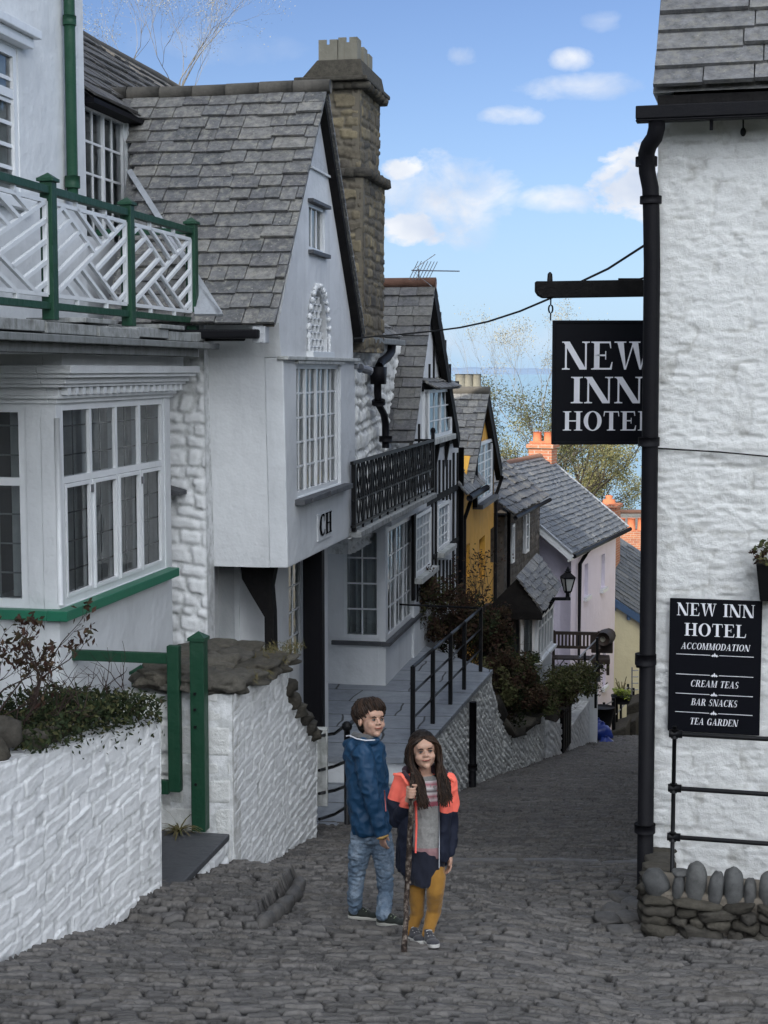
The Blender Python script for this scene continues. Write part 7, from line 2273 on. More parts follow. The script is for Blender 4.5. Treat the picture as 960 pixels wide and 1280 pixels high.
def hand(body, wrist, d, palm_n, s=1.0, curl=.5, thumb_side=1):
    """wrist point, d direction of the fingers, palm_n normal of the palm; five fingers"""
    d = d.normalized(); n = palm_n.normalized(); side = d.cross(n).normalized()
    body.chain([wrist, wrist + d * .035 * s], [.017 * s, .02 * s])
    pc = wrist + d * .045 * s
    body.ball(pc, .030 * s, .030 * s, .015 * s, Matrix((side, d, n)).transposed())
    lens = [.052, .060, .056, .044]
    for k in range(4):
        o = pc + side * (.0225 - .015 * k) * s + d * .025 * s
        pts = [o]; dd = d.copy()
        for j in range(3):
            dd = (Matrix.Rotation(curl, 3, side) @ dd) if True else dd
            pts.append(pts[-1] + dd * lens[k] / 3 * s * (1.1 - .1 * j))
        body.chain(pts, [.0075 * s, .007 * s, .0065 * s, .0055 * s])
    o = wrist + d * .02 * s + side * .018 * s * thumb_side
    t1 = o + (d * .6 + side * .7 * thumb_side + n * .3).normalized() * .028 * s; t2 = t1 + (d * .9 + n * .4).normalized() * .022 * s
    body.chain([o, t1, t2], [.010 * s, .0085 * s, .007 * s])

def shoe(T, toe, heel, mat, sole, accent=None, s=1.0, off=None):
    """toe and heel on the ground (world)"""
    off = base_of(T)
    d = (toe - heel).normalized(); up = Vector((0, 0, 1)); sd = d.cross(up).normalized(); up = sd.cross(d)
    L_ = (toe - heel).length
    Rm = Matrix((d, sd, up)).transposed()
    c = Clay(); A = lambda f, h_, w=0: heel + d * L_ * f + up * h_ + sd * w - off
    c.ball(A(.14, .035), .040, .032, .034, Rm); c.ball(A(.45, .032), .06, .034, .028, Rm); c.ball(A(.78, .025), .052, .038, .022, Rm); c.ball(A(.20, .065), .034, .030, .028, Rm); c.ball(A(.36, .050), .04, .028, .03, Rm)
    o = c.build('shoe', mat, T, .005, 3)
    m = MB()
    prof = []
    for k in range(20):
        a = 2 * PI * k / 20; x = math.cos(a); y = math.sin(a)
        w = .036 + .006 * max(0, x)
        prof.append(heel + d * (L_ * .5 + (L_ * .5 + .012) * math.copysign(abs(x) ** .8, x)) + sd * w * math.copysign(abs(y) ** .7, y) + up * .002)
    m.prism(prof, up * .020); s_ = m.build('sole', sole, o, bev=.004); fixnorm(s_)
    m = MB()
    for k in range(4):
        f = .38 + .09 * k; p = A(f, .080 - .012 * k) + off
        m.tube([p - sd * .018 - up * .004, p, p + sd * .018 - up * .004], .003, 5)
    m.build('laces', accent or sole, o, True)

def gpt(px, py):
    t, z = ray(px, py); yy = 1.6 / (-z - .2); return Vector((t * yy, yy, ground_z(yy) + .012))

def girl():
    base = gpt(531, 1178); base.z = ground_z(base.y)
    T = thing('person', 'girl with long dark hair in open coral and navy jacket holding a tall stick', 'person', base)
    J = lambda px, py, dy=0.0: local(base, px, py, dy)
    body = Clay()
    neck = J(531, 966, .03); chest = J(532, 990, .04); waist = J(533, 1035, .03); pelv = J(532, 1064, .03)
    shR = J(505, 976, .03); shL = J(558, 977, .03)
    elR = J(497, 1024, .02); wrR = J(510, 1000, -.13)
    elL = J(564, 1028, .06); wrL = J(562, 1068, .0)
    Rm = Matrix.Rotation(math.radians(-5), 3, 'Y') @ Matrix.Rotation(math.radians(8), 3, 'Z') @ Matrix.Rotation(math.radians(-13), 3, 'X')
    hc = J(529.5, 939, .0)
    h = face(T, Rm, hc, .98, T, body)
    body.cap(hc + Rm @ Vector((0, .02, -.06)), neck, .036, .038)
    body.loft([(neck + Vector((0, 0, -.005)), .045, .04, 0), (chest + Vector((0, 0, .03)), .115, .07, 0), (chest, .105, .075, 0), (waist, .088, .065, 0), (pelv, .105, .08, 0), (pelv - Vector((0, 0, .05)), .10, .078, 0)])
    body.chain([shR, elR, wrR], [.038, .030, .020]); body.chain([shL, elL, wrL], [.038, .030, .020])
    hipR = J(523, 1072, .03); hipL = J(541, 1072, .03)
    knR = J(521, 1124, .02); knL = J(544, 1114, -.07); 
    toeR, heR = gpt(529, 1183), None; toeL = gpt(544, 1188)
    dR = Vector((.35, -.9, .18)).normalized(); dL = Vector((.22, -.95, .18)).normalized()
    heR = toeR - dR * .20; heL = toeL - dL * .20
    anR = heR - base + Vector((0.005, -.03, .07)); anL = heL - base + Vector((0.005, -.03, .07))
    body.chain([hipR, J(521, 1100, .01), knR, J(521.5, 1142, .04), anR], [.045, .036, .030, .026, .020]); body.chain([hipL, J(545, 1098, -.04), knL, J(542.5, 1138, -.02), anL], [.045, .038, .032, .027, .020])
    # gripping hand: fingers wrap round the stick
    sk = [P(515.5, 966, base.y - .17), P(515, 990, base.y - .17), P(514, 1010, base.y - .17), P(511.5, 1060, base.y - .17), P(508.5, 1125, base.y - .18), gpt(505, 1197)]
    g = P(514.5, 990, base.y - .17) - base
    ax = (sk[0] - sk[3]).normalized()
    pc = g + Vector((.004, .024, 0))
    body.chain([wrR, pc], [.02, .022]); body.ball(pc, .028, .018, .034)
    lens = [(.026, .0), (.009, .004), (-.008, .003), (-.024, -.002)]
    for dz, dx in lens:
        o = g + ax * dz
        pts = [o + Vector((-.020, .016, 0)), o + Vector((-.026, -.004, 0)), o + Vector((-.012, -.022, -.002)), o + Vector((.008 + dx, -.021, -.003)), o + Vector((.019 + dx, -.010, -.003))]
        body.chain(pts, [.0078, .0076, .0072, .0066, .0055])
    body.chain([g + Vector((.022, .014, .028)), g + Vector((.025, -.010, .040)), g + Vector((.006, -.022, .046))], [.0095, .0085, .007])
    # hanging hand
    hand(body, wrL, Vector((.02, -.12, -1)), Vector((-.9, -.3, 0)), .92, .28, -1)
    body.build('body', M['skin'], T, .0042, 4)
    # clothes
    sw = Clay()
    sw.loft([(J(531, 968, .03), .052, .045, 0), (J(531, 975, .035), .10, .062, 0), (J(532, 990, .035), .118, .085, 0), (J(533, 1035, .02), .112, .085, 0), (J(535, 1060, .02), .118, .092, 0), (J(536, 1069, .02), .108, .086, 0)])
    tw = NT('grey_sweater'); sx = tw.n('ShaderNodeSeparateXYZ'); tw.l(tw.tc.outputs['Object'], sx.inputs[0])
    zz0, zz1 = J(530, 1005).z, J(530, 975).z
    zf = tw.math('DIVIDE', tw.math('SUBTRACT', sx.outputs[2], zz0), zz1 - zz0)
    nn = tw.noise(42, 3, .6, stretch=(1, 1, .5))
    pr = tw.ramp(zf, [(0.0, (.30, .08, .11)), (.16, (.34, .10, .13)), (.24, (.60, .55, .55)), (.40, (.40, .12, .15)), (.52, (.62, .58, .58)), (.60, (.10, .07, .08)), (.72, (.62, .6, .6)), (.86, (.42, .14, .17)), (1.0, (.6, .58, .58))]); tw_ = tw.n('ShaderNodeValToRGB')
    inr = tw.math('MULTIPLY', tw.math('GREATER_THAN', zf, 0), tw.math('LESS_THAN', zf, 1))
    k = tw.math('MULTIPLY', inr, tw.ramp(nn, [(.30, (0,) * 3), (.40, (1,) * 3)]))
    hz_ = tw.math('LESS_THAN', sx.outputs[2], J(530, 1056).z)
    base_c = tw.mix(.4, (.24, .235, .225), tw.noise(90, 4, .6), 'OVERLAY')
    base_c = tw.mix(tw.math('MULTIPLY', hz_, .8), base_c, (.30, .15, .16))
    tw.col(tw.mix(k, base_c, pr), .9, .15); tw.bump(tw.noise(14, 4), .006)
    swo = sw.build('sweater', tw.m, T, .006, 3, .006, 12, .7, 2)
    # stitched lettering on the sweater
    sk_ = Clay()
    sk_.loft([(J(530, 1058, .02), .115, .088, 0), (J(529, 1080, .01), .125, .098, 0), (J(529, 1100, .0), .112, .10, -8), (J(529.5, 1104, .0), .105, .09, -8)])
    sk_.build('skirt', cloth('navy_skirt', (.010, .012, .022)), T, .007, 3, .008, 14, .5, 6)
    lg = Clay(); lg.chain([hipR, J(521, 1100, .01), knR, J(521.5, 1142, .04), anR - Vector((0, 0, .012))], [.062, .054, .046, .040, .032]); lg.chain([hipL, J(545, 1098, -.04), knL, J(542.5, 1138, -.02), anL - Vector((0, 0, .012))], [.062, .058, .051, .043, .033])
    lg.build('leggings', cloth('mustard_leggings', (.27, .135, .025)), T, .0055, 3, .003, 16, 1, 1)
    jk = Clay()
    za = -.0
    # back and side panels, open in front
    def ring(px, py, dy): return J(px, py, dy)
    jk.loft([(J(531, 966, .075), .075, .035, 0), (J(531, 976, .085), .13, .05, 0), (J(531, 1030, .09), .14, .055, 0), (J(530, 1078, .08), .14, .055, 0), (J(530, 1082, .08), .13, .05, 0)])
    jk.loft([(J(508, 966, .03), .035, .04, 0), (J(507, 976, .02), .050, .070, 10), (J(506, 1030, .01), .044, .09, 12), (J(505, 1084, .0), .040, .10, 15), (J(505, 1090, .0), .034, .09, 15)])
    jk.loft([(J(556, 969, .03), .035, .04, 0), (J(556, 978, .02), .050, .070, -10), (J(556, 1030, .01), .036, .08, -12), (J(556, 1068, .0), .036, .09, -15), (J(556, 1074, .0), .030, .08, -15)])
    jk.chain([shR + Vector((-.012, 0, .006)), J(494, 1003, .02), elR + Vector((-.004, 0, -.005)), J(503, 1013, -.06), wrR + Vector((-.002, .012, -.008))], [.050, .047, .044, .037, .030])
    jk.chain([shL + Vector((.012, 0, .004)), J(565, 1005, .05), elL, J(564, 1050, .03), wrL + Vector((0, 0, .01))], [.048, .044, .040, .037, .032])
    zb = (J(495, 1001).z + J(565, 1015).z) / 2; sl = (J(495, 1001).z - J(565, 1015).z) / (J(565, 1015).x - J(495, 1001).x)
    mj = zsplit('coral_and_navy_jacket', (.010, .013, .026), (.90, .17, .12), zb, sl)
    jko = jk.build('jacket', mj, T, .0058, 4, .009, 11, .8, 3)
    # coral inner edge and hood bits
    m = MB(); o = base
    m.tube([J(517, 972, -.07) + o, J(519.5, 1000, -.095) + o, J(520.5, 1030, -.105) + o, J(519.5, 1066, -.11) + o], [.007, .008, .008, .006], 6); m.build('coral_edging', plain('coral_lining', (.80, .12, .09), .7), jko, True)
    m = MB(); m.tube([J(548, 985, -.06) + o, J(549, 1030, -.09) + o, J(549, 1085, -.08) + o], [.005, .005, .004], 6); m.build('zip', M['metal'], jko, True)
    c = Clay(); c.chain([J(507, 962, .02), J(517, 961, .09), J(545, 961, .09), J(556, 966, .03)], [.022, .034, .034, .022]); c.chain([J(505, 966, -.03), J(513, 976, -.075)], [.016, .012]); c.chain([J(556, 968, -.03), J(551, 985, -.065)], [.016, .012]); c.build('hood', cloth('dark_hood_lining', (.035, .02, .028)), jko, .006, 3, .004, 18, 1, 8)
    for pts, rs in (([J(493, 968, -.03), J(502, 969, -.06), J(509, 980, -.085)], [.010, .011, .008]), ([J(560, 971, -.02), J(567, 976, -.01)], [.010, .010])):
        c = Clay(); c.chain(pts, rs); c.build('shoulder_flap', plain('coral_flap', (.95, .19, .13), .75), jko, .004, 2)
    dark = cloth('grey_trainers', (.045, .045, .052)); wh = plain('white_soles', (.45, .44, .42), .7)
    shoe(T, toeR, heR, dark, wh); shoe(T, toeL, heL, dark, wh)
    # hair: cap and long locks
    rng = random.Random(4)
    c = Clay(); c.ball(h(0, .026, .044), .082, .094, .082, Rm); c.ball(h(0, .040, -.02), .074, .07, .08, Rm)
    hair = c.build('hair', M['hair'], T, .006, 3, .004, 40, .3, 2)
    m = MB()
    for k in range(560):
        side = -1 if rng.random() < .5 else 1
        part_x = rng.uniform(-.008, .012) ; yy = rng.uniform(-.062, .08)
        topz = .118 - .9 * abs(yy - .01) ** 1.5 * 2.2
        a = h(part_x, yy, topz * .98)
        wx = rng.uniform(.068, .092); fy = yy * .7 + rng.uniform(-.01, .03)
        b1_ = h(side * wx * .62, yy * .95 - .004, topz - .030)
        b2 = h(side * (wx + rng.uniform(-.004, .004)), fy + .004, .02)
        b3 = h(side * (wx + rng.uniform(0, .012)), fy + .015, -.06)
        front = yy < .02
        l = rng.uniform(.6, 1.0)
        tx = side * (rng.uniform(.035, .085) if side < 0 else rng.uniform(.055, .105)); ty = (-.075 - rng.uniform(0, .03)) if front else .06
        e1_ = h(tx, ty * .6, -.14); e2_ = h(tx * rng.uniform(.85, 1.1) + rng.uniform(-.01, .01), ty, -.14 - .09 * l); e3 = h(tx * rng.uniform(.7, 1.1) + rng.uniform(-.018, .018), ty - .015, -.14 - .19 * l)
        pts = [a, b1_, b2, b3, e1_, e2_, e3]
        # smooth the polyline
        P_ = []
        for i in range(len(pts) - 1):
            for f in (0, .34, .67):
                p0 = pts[max(i - 1, 0)]; p1 = pts[i]; p2 = pts[i + 1]; p3 = pts[min(i + 2, len(pts) - 1)]
                P_.append(.5 * ((2 * p1) + (p2 - p0) * f + (2 * p0 - 5 * p1 + 4 * p2 - p3) * f * f + (3 * p1 - p0 - 3 * p2 + p3) * f ** 3))
        P_.append(pts[-1])
        ph = rng.uniform(0, 6); 
        P_ = [p + Vector((math.sin(ph + i * .8) * .003, math.cos(ph + i * .7) * .003, 0)) + base for i, p in enumerate(P_)]
        n = len(P_); R_ = [.0058 * (1 - .75 * (i / n) ** 2) * min(1, .45 + i / 4) for i in range(n)]
        m.tube(P_, R_, 5, True)
    m.build('long_locks', M['hair'], hair, True)
    # walking stick: a thing of its own
    S = MB(); st = []
    pts = []
    for k in range(len(sk) - 1):
        for f in (0, .33, .66): pts.append(sk[k].lerp(sk[k + 1], f))
    pts.append(sk[-1])
    rg = random.Random(9)
    pts = [p + Vector((rg.uniform(-.004, .004), rg.uniform(-.004, .004), 0)) for p in pts]
    S.tube(pts, [.011 + rg.uniform(-.001, .003) + .004 * (i > 4) for i in range(len(pts))], 8)
    for i in (7, 9, 11, 13):
        S.blob(pts[i] + Vector((.012, -.004, 0)), .010, .01, .014, 6, 5, .4)
    S.tube([pts[5], pts[5] + Vector((.025, -.01, .02)), pts[5] + Vector((.045, -.012, .05))], [.006, .005, .003], 6)
    t = NT('lichened_stick'); t.col(t.ramp(t.noise(38, 4, .65), [(.42, (.022, .016, .013)), (.5, (.05, .035, .028)), (.62, (.19, .16, .135))]), .85, .2); t.bump(t.noise(60, 5), .004)
    tag(S.build('walking_stick', t.m, None, True), 'tall crooked lichen speckled stick held upright by the girl', 'stick')
girl()

def boy():
    base = gpt(466, 1152); base.z = ground_z(base.y)
    T = thing('person', 'boy with short brown hair in blue hooded jacket and faded jeans', 'person', base)
    J = lambda px, py, dy=0.0: local(base, px, py, dy)
    body = Clay()
    neck = J(461, 924, .02); chest = J(458, 955, .03); waist = J(462, 1010, .03); pelv = J(464, 1044, .03)
    Rm = Matrix.Rotation(math.radians(30), 3, 'Z') @ Matrix.Rotation(math.radians(-14), 3, 'X') @ Matrix.Rotation(math.radians(4), 3, 'Y')
    hc = J(464.5, 900, .0)
    h = face(T, Rm, hc, 1.04, T, body)
    body.cap(hc + Rm @ Vector((0, .02, -.06)), neck, .040, .044)
    yw = 50
    body.loft([(neck, .045, .045, yw), (J(459, 935, .03), .11, .075, yw), (chest, .12, .085, yw), (waist, .09, .07, yw), (pelv, .085, .07, yw)])
    shN = J(455, 942, -.07); elN = J(464, 992, -.13); wrN = J(477, 1040, -.15)
    shF = J(470, 940, .12); elF = J(478, 990, .14); wrF = J(480, 1030, .12)
    body.chain([shN, elN, wrN], [.042, .034, .022]); body.chain([shF, elF, wrF], [.042, .034, .022])
    hand(body, wrN, Vector((.12, -.05, -1)), Vector((.6, .7, 0)), .95, .3, 1)
    hand(body, wrF, Vector((.05, .0, -1)), Vector((-.6, -.7, 0)), .8, .5, 1)
    hipA = J(454, 1044, .02); hipB = J(474, 1046, .03)
    knA = J(446, 1092, .02); knB = J(481, 1090, -.01)
    dA = Vector((.95, -.22, 0)).normalized(); dB = Vector((.90, -.42, .04)).normalized()
    heA = gpt(437, 1151); heB = gpt(473, 1158)
    heA = heA + Vector((0, .02, 0)); toeA = heA + dA * .20; toeA.z = ground_z(toeA.y) + .012; toeB = heB + dB * .21; toeB.z = ground_z(toeB.y) + .012
    anA = heA - base + dA * .035 + Vector((0, 0, .07)); anB = heB - base + dB * .035 + Vector((0, 0, .07))
    body.chain([hipA, J(449, 1066, .01), knA, J(443.5, 1118, .02), anA], [.055, .045, .034, .03, .024]); body.chain([hipB, J(479, 1066, .01), knB, J(481.5, 1118, 0), anB], [.055, .045, .034, .03, .024])
    body.build('body', M['skin'], T, .0042, 4)
    # jeans
    jn = Clay(); jn.chain([hipA, J(449, 1066, .01), knA, J(443.5, 1118, .02), anA + Vector((0, 0, -.002))], [.080, .071, .054, .048, .044]); jn.chain([hipB, J(479, 1066, .01), knB, J(481.5, 1118, 0), anB + Vector((0, 0, -.002))], [.080, .072, .056, .050, .046]); jn.ball(J(464, 1044, .02), .115, .10, .075)
    t = NT('faded_denim'); cc = t.ramp(t.noise(9, 6, .7, stretch=(1, 1, .7)), [(.3, (.07, .105, .155)), (.5, (.12, .165, .22)), (.68, (.24, .29, .35))]); cc = t.mix(.3, cc, t.noise(120, 3, .6), 'OVERLAY'); t.col(cc, .85, .15); b = t.bump(t.noise(22, 5, .6, stretch=(.5, .5, 1.6)), .012)
    jn.build('jeans', t.m, T, .006, 3, .008, 17, 1.7, 5)
    # jacket
    jk = Clay()
    jk.loft([(J(461, 926, .02), .070, .068, yw), (J(459, 934, .03), .125, .100, yw), (J(457, 955, .04), .142, .115, yw), (J(459, 1000, .04), .138, .118, yw), (J(464, 1034, .03), .142, .122, yw), (J(464, 1040, .03), .128, .11, yw)])
    jk.chain([shN + Vector((-.01, 0, .0)), J(458, 968, -.10), elN + Vector((-.004, 0, 0)), J(471, 1018, -.145), wrN + Vector((.0, 0, -.005))], [.066, .062, .056, .050, .043])
    jk.chain([shF, elF, wrF], [.062, .052, .040])
    # hood gathered on the back and shoulder
    jk.chain([J(470, 926, -.05), J(456, 927, -.06), J(443, 929, .0), J(437, 932, .08)], [.024, .030, .040, .045]); jk.chain([J(441, 932, .0), J(436, 945, .03)], [.048, .040]); jk.chain([J(446, 928, .12), J(462, 924, .13)], [.036, .03])
    t = NT('blue_jacket'); cc = t.mix(.35, (.008, .043, .098), t.noise(8, 5, .6), 'OVERLAY'); t.col(cc, .55, .35); b = t.bump(t.noise(11, 4, .5, stretch=(1, 1, .7)), .012); t.bump(t.noise(40, 3, .5), .002, prev=b)
    jko = jk.build('jacket', t.m, T, .006, 3, .010, 10, 1.0, 4)
    o = base
    m = MB(); m.tube([J(433, 920, .05) + o, J(437, 919.5, -.02) + o, J(446, 923.5, -.07) + o, J(457, 925.5, -.105) + o, J(469, 925, -.10) + o], .0042, 6); m.build('white_piping', M['sign_white'], jko, True)
    c = Clay(); c.chain([J(443, 919, .01), J(450, 921, -.04), J(461, 922.5, -.055), J(469, 922, -.03)], [.022, .022, .022, .018]); c.build('collar_lining', cloth('grey_lining', (.10, .10, .10)), jko, .005, 3)
    m = MB(); m.tube([J(480.6, 988, -.11) + o, J(481.4, 1000, -.11) + o, J(482.4, 1014, -.11) + o], .0042, 6); m.build('pocket_zip', plain('coral_zip', (.45, .13, .12), .6), jko, True)
    m = MB(); m.tube([J(472, 1047.5, -.17) + o, J(477, 1048, -.20) + o, J(485, 1044, -.17) + o], [.008, .010, .008], 6); m.build('cuff', plain('ochre_cuff', (.42, .26, .09), .8), jko, True)
    dk = cloth('dark_trainers', (.022, .026, .022)); wh = plain('pale_soles', (.42, .41, .37), .7); ac = plain('lime_trim', (.40, .46, .28), .6)
    shoe(T, toeA, heA, dk, wh, ac); shoe(T, toeB, heB, dk, wh, ac)
    # hair
    rng = random.Random(8)
    c = Clay(); c.ball(h(0, .026, .044), .083, .094, .076, Rm); c.ball(h(0, .050, -.012), .076, .066, .075, Rm)
    hair = c.build('hair', M['hair'], T, .006, 2, .006, 35, 1, 2)
    m = MB()
    for k in range(520):
        u_ = rng.random() * 2 * PI; sw = rng.uniform(.1, .5)
        curl = rng.uniform(-.02, .10); t0 = rng.uniform(.05, .75); fr = -math.sin(u_)
        t1 = math.radians(80 if fr > .55 else (98 if fr > .1 else (112 if fr > -.4 else 140))) + rng.uniform(-.22, .22)
        P_ = []
        for q in range(7):
            th = t0 + (t1 - t0) * q / 6; u2 = u_ + sw * (q / 6) ** 1.5; lf = 1.0 + (.06 + curl) * math.sin(PI * q / 6) + rng.uniform(-.03, .05)
            P_.append(h(.086 * lf * math.sin(th) * math.cos(u2), .026 + .099 * lf * math.sin(th) * math.sin(u2), .042 + .088 * lf * math.cos(th)) + base)
        m.tube(P_, [.004, .0065, .007, .007, .0065, .0055, .0015], 5)
    m.build('tousled_locks', M['hair'], hair, True)
boy()
# ------------------------------------------------------------------ plants
def shrub(name, label, cat, c, r, n, size, mats, squash=(1, 1, 1), seed=1, twigs=10, group=None, clip=None, base=None):
    base = Vector(base) if base is not None else Vector((c[0], c[1], c[2] - r * squash[2]))
    T = thing(name, label, cat, base, group)
    rng = random.Random(seed)
    m = MB()
    for k in range(twigs):
        d = Vector((rng.uniform(-1, 1) * squash[0], rng.uniform(-1, 1) * squash[1], rng.uniform(.6, 1.6) * squash[2]))
        branches(m, base + Vector((rng.uniform(-.15, .15) * r, rng.uniform(-.15, .15) * r, 0)), d.normalized(), r * rng.uniform(.6, 1.0), .012 * max(r, .4), 2, rng, .5)
    m.build('stems', M['twig'], T)
    for i, (mt, f) in enumerate(mats):
        m = MB(); leafy(m, c, r, int(n * f), size, squash, seed=seed * 7 + i, lumps=9, clip=clip); m.build('foliage', M[mt], T)
    return T

def veg():
    # bushy ivy along the near wall top
    def wp(px, py, back=.2):
        t = px / 201.0; a, b = P(0, 955, 8.1), P(201, 897, 9.75); q = a.lerp(b, t); return q + Vector((-.9 * back, .3 * back, 0))
    T = thing('ivy', 'dark green ivy tumbling along the top of the near white wall', 'ivy', wp(130, 900) + Vector((0, 0, -.1)))
    m = MB(); m2 = MB(); rng = random.Random(2)
    for k in range(6500):
        px = 30 + 168 * rng.random() ** .8
        h = .01 + (.06 + .22 * math.sin(PI * min(1, (px - 20) / 230)) * (.7 + .5 * mn.noise(Vector((px * .05, 1, 0))))) * rng.random()
        p = wp(px, 0, rng.uniform(-.06, .75)); p.z += h + rng.uniform(-.03, .02)
        one_leaf(m if rng.random() < .85 else m2, p, rng.uniform(.014, .027), rng)
    for k in range(70):   # trails over the face
        px = rng.uniform(60, 200); p = wp(px, 0, -.03); p.z -= rng.random() ** 3 * .12; one_leaf(m, p, rng.uniform(.012, .022), rng)
    m.build('foliage', M['ivy'], T); m2.build('olive_foliage', M['olive'], T)
    m = MB()
    for k in range(14):
        p = wp(rng.uniform(40, 190), 0, rng.uniform(.1, .5)); branches(m, p, Vector((rng.uniform(-.6, .6), rng.uniform(-.3, .3), .7)).normalized(), .25, .006, 2, rng, .6)
    m.build('stems', M['twig'], T)
    # leggy rose-like shrub in front of the bay window
    T = thing('garden_shrub', 'leggy dark shrub with small brown red leaves rising in front of the bay window', 'shrub', wp(40, 0, .5) + Vector((0, 0, -.1)))
    m = MB(); tips = []; rng = random.Random(12)
    for k in range(26):
        b = wp(rng.uniform(-40, 110), 0, rng.uniform(.3, .8)); b.z += .02
        d = Vector((rng.uniform(-.35, .65), rng.uniform(-.3, .3), 1)).normalized()
        branches(m, b, d, rng.uniform(.30, .50), .009, 3, rng, .45, tips, .12, 5, .62)
    m.build('stems', M['twig'], T)
    m = MB()
    for p, d in tips:
        for j in range(rng.randint(3, 9)): one_leaf(m, p + Vector((rng.gauss(0, .022), rng.gauss(0, .022), rng.gauss(0, .022))), rng.uniform(.016, .030), rng)
    m.build('foliage', M['redleaf'], T)
    # dry fern in the gap by the green post
    b1 = -3.28; a, z = L.az(224, 1040, b1 - .35); c = L.pt(a, b1 - .35, z)
    T = thing('dry_fern', 'clump of drying fern on the slate doorstep beside the green post', 'fern', c)
    m = MB(); rng = random.Random(6)
    for k in range(46):
        d = Vector((rng.uniform(-1, 1), rng.uniform(-1, 1), rng.uniform(.3, 1.4))).normalized(); L_ = rng.uniform(.07, .16); q = c.copy(); pts = [q.copy()]
        for j in range(4): d = (d + Vector((0, 0, -.35))).normalized(); q = q + d * L_ / 4 * 1.4; pts.append(q.copy())
        for j in range(4):
            s = d.cross(Vector((0, 0, 1))).normalized() * .010 * (1 - j * .2); m.quad(pts[j] - s, pts[j] + s, pts[j + 1] + s * .8, pts[j + 1] - s * .8)
    m.build('fronds', M['drygrass'], T)
    # creeper and shrubs behind the terrace railing, against the timbered and yellow houses
    c = P(553, 765, 24.0); c2 = P(585, 765, 25.2)
    shrub('terrace_shrub', 'dense dark reddish shrub behind the terrace against the timbered house', 'shrub', c, .62, 4200, .036, [('redleaf', .8), ('hedge', .35)], (1.0, .9, .85), 5, 14, base=P(553, 800, 24.0))
    shrub('terrace_shrub', 'dark bush filling the corner beside the last terrace railing post', 'shrub', P(583, 790, 24.6), .58, 3800, .036, [('redleaf', .6), ('ivy', .4)], (.8, .9, .95), 8, 12, base=P(583, 830, 24.4))
    shrub('terrace_shrub', 'small dark climber beside the bay window sill of the timbered house', 'shrub', P(526, 752, 23.3), .42, 2200, .034, [('redleaf', .7), ('hedge', .3)], (.6, .8, 1.0), 15, 8, base=P(527, 800, 23.3))
    # creeper on the yellow wall
    T = thing('wall_creeper', 'thin reddish creeper climbing the yellow house wall', 'creeper', P(592, 790, 27.0))
    m = MB(); tips = []; rng = random.Random(21)
    for k in range(6):
        p = L.pt(L.az(584 + k * 4, 780, -3.5)[0], -3.5, P(590, 775, 26.5).z)
        branches(m, p, Vector((rng.uniform(-.2, .3), rng.uniform(-.2, .2), 1)).normalized(),   .50, .010, 3, rng, .35, tips, .25, 4, .7)
    m.build('stems', M['twig'], T); m = MB()
    for p, d in tips:
        for j in range(3): one_leaf(m, p + Vector((rng.gauss(0, .06), rng.gauss(0, .06), rng.gauss(0, .06))), rng.uniform(.02, .04), rng)
    m.build('foliage', M['redleaf'], T)
    # hedge of mixed shrubs above the scooped wall
    H = [((620, 856, 23.6), .52, 3000, 'olive', 'redleaf', 'reddish brown shrub above the scooped white wall', (.8, .9, 1.05)),
         ((650, 856, 25.5), .52, 3000, 'redleaf', 'hedge', 'dark shrub with small leaves in the middle of the street garden', (.9, .9, .9)),
         ((618, 805, 25.0), .50, 2400, 'ivy', 'redleaf', 'dark evergreen bush beside the stone house drainpipe', (.7, .8, 1.2)),
         ((652, 842, 27.0), .42, 1800, 'ivy', 'hedge', 'rounded evergreen bush below the shop bay window', (.8, .8, .9)),
         ((684, 860, 27.8), .52, 2600, 'hedge', 'olive', 'olive green shrub over the white pier', (1.0, .9, .62)),
         ((712, 850, 30.0), .62, 2400, 'olive', 'hedge', 'bright olive shrub beside the bench platform', (1.0, .9, .5)),
         ((700, 872, 28.0), .42, 1500, 'olive', 'redleaf', 'trailing plant spilling over the dark plank gate', (.8, .7, .75)),
         ((665, 872, 25.8), .48, 1800, 'hedge', 'redleaf', 'low brown shrub behind the scooped wall coping', (1.0, .8, .55)),
         ((636, 880, 24.0), .42, 1500, 'redleaf', 'ivy', 'low dark shrub in the scoop of the white wall', (.9, .8, .75))]
    for i, (c, r, n, m1, m2_, lab, sq) in enumerate(H):
        shrub('hedge_shrub', lab, 'shrub', P(*c), r * .98, int(n * 1.8), .034, [(m1, .55), (m2_, .55)], sq, 30 + i, 9, 'shrubs of the street garden', base=P(c[0], c[1] + 25, c[2]))
    # tufts on the pier coping
    rng = random.Random(17)
    for k, (px, py) in enumerate(((352, 812), (340, 822), (318, 838), (362, 806), (300, 846))):
        a, z = L.az(px, py, -3.3); c = L.pt(a, -3.33, z - .02); m = MB()
        for j in range(170):
            d = Vector((rng.uniform(-.6, .9), rng.uniform(-.6, .6), rng.uniform(-.8, .7))).normalized() * rng.uniform(.03, .07); q = c + Vector((rng.uniform(-.16, .16), rng.uniform(-.08, .12), rng.uniform(-.02, .03)))
            s = Vector((.003, .002, 0)); m.quad(q - s, q + s, q + d)
        tag(m.build('grass_tuft', M['drygrass']), ['dry grass tuft high on the pier coping near the black post', 'dry grass tuft in the middle of the pier coping', 'dry grass tuft above the raking white wall face', 'dry grass tuft at the far corner of the pier coping', 'dry grass tuft on the coping nearest the green post'][k], 'grass', 'grass tufts on the pier coping')

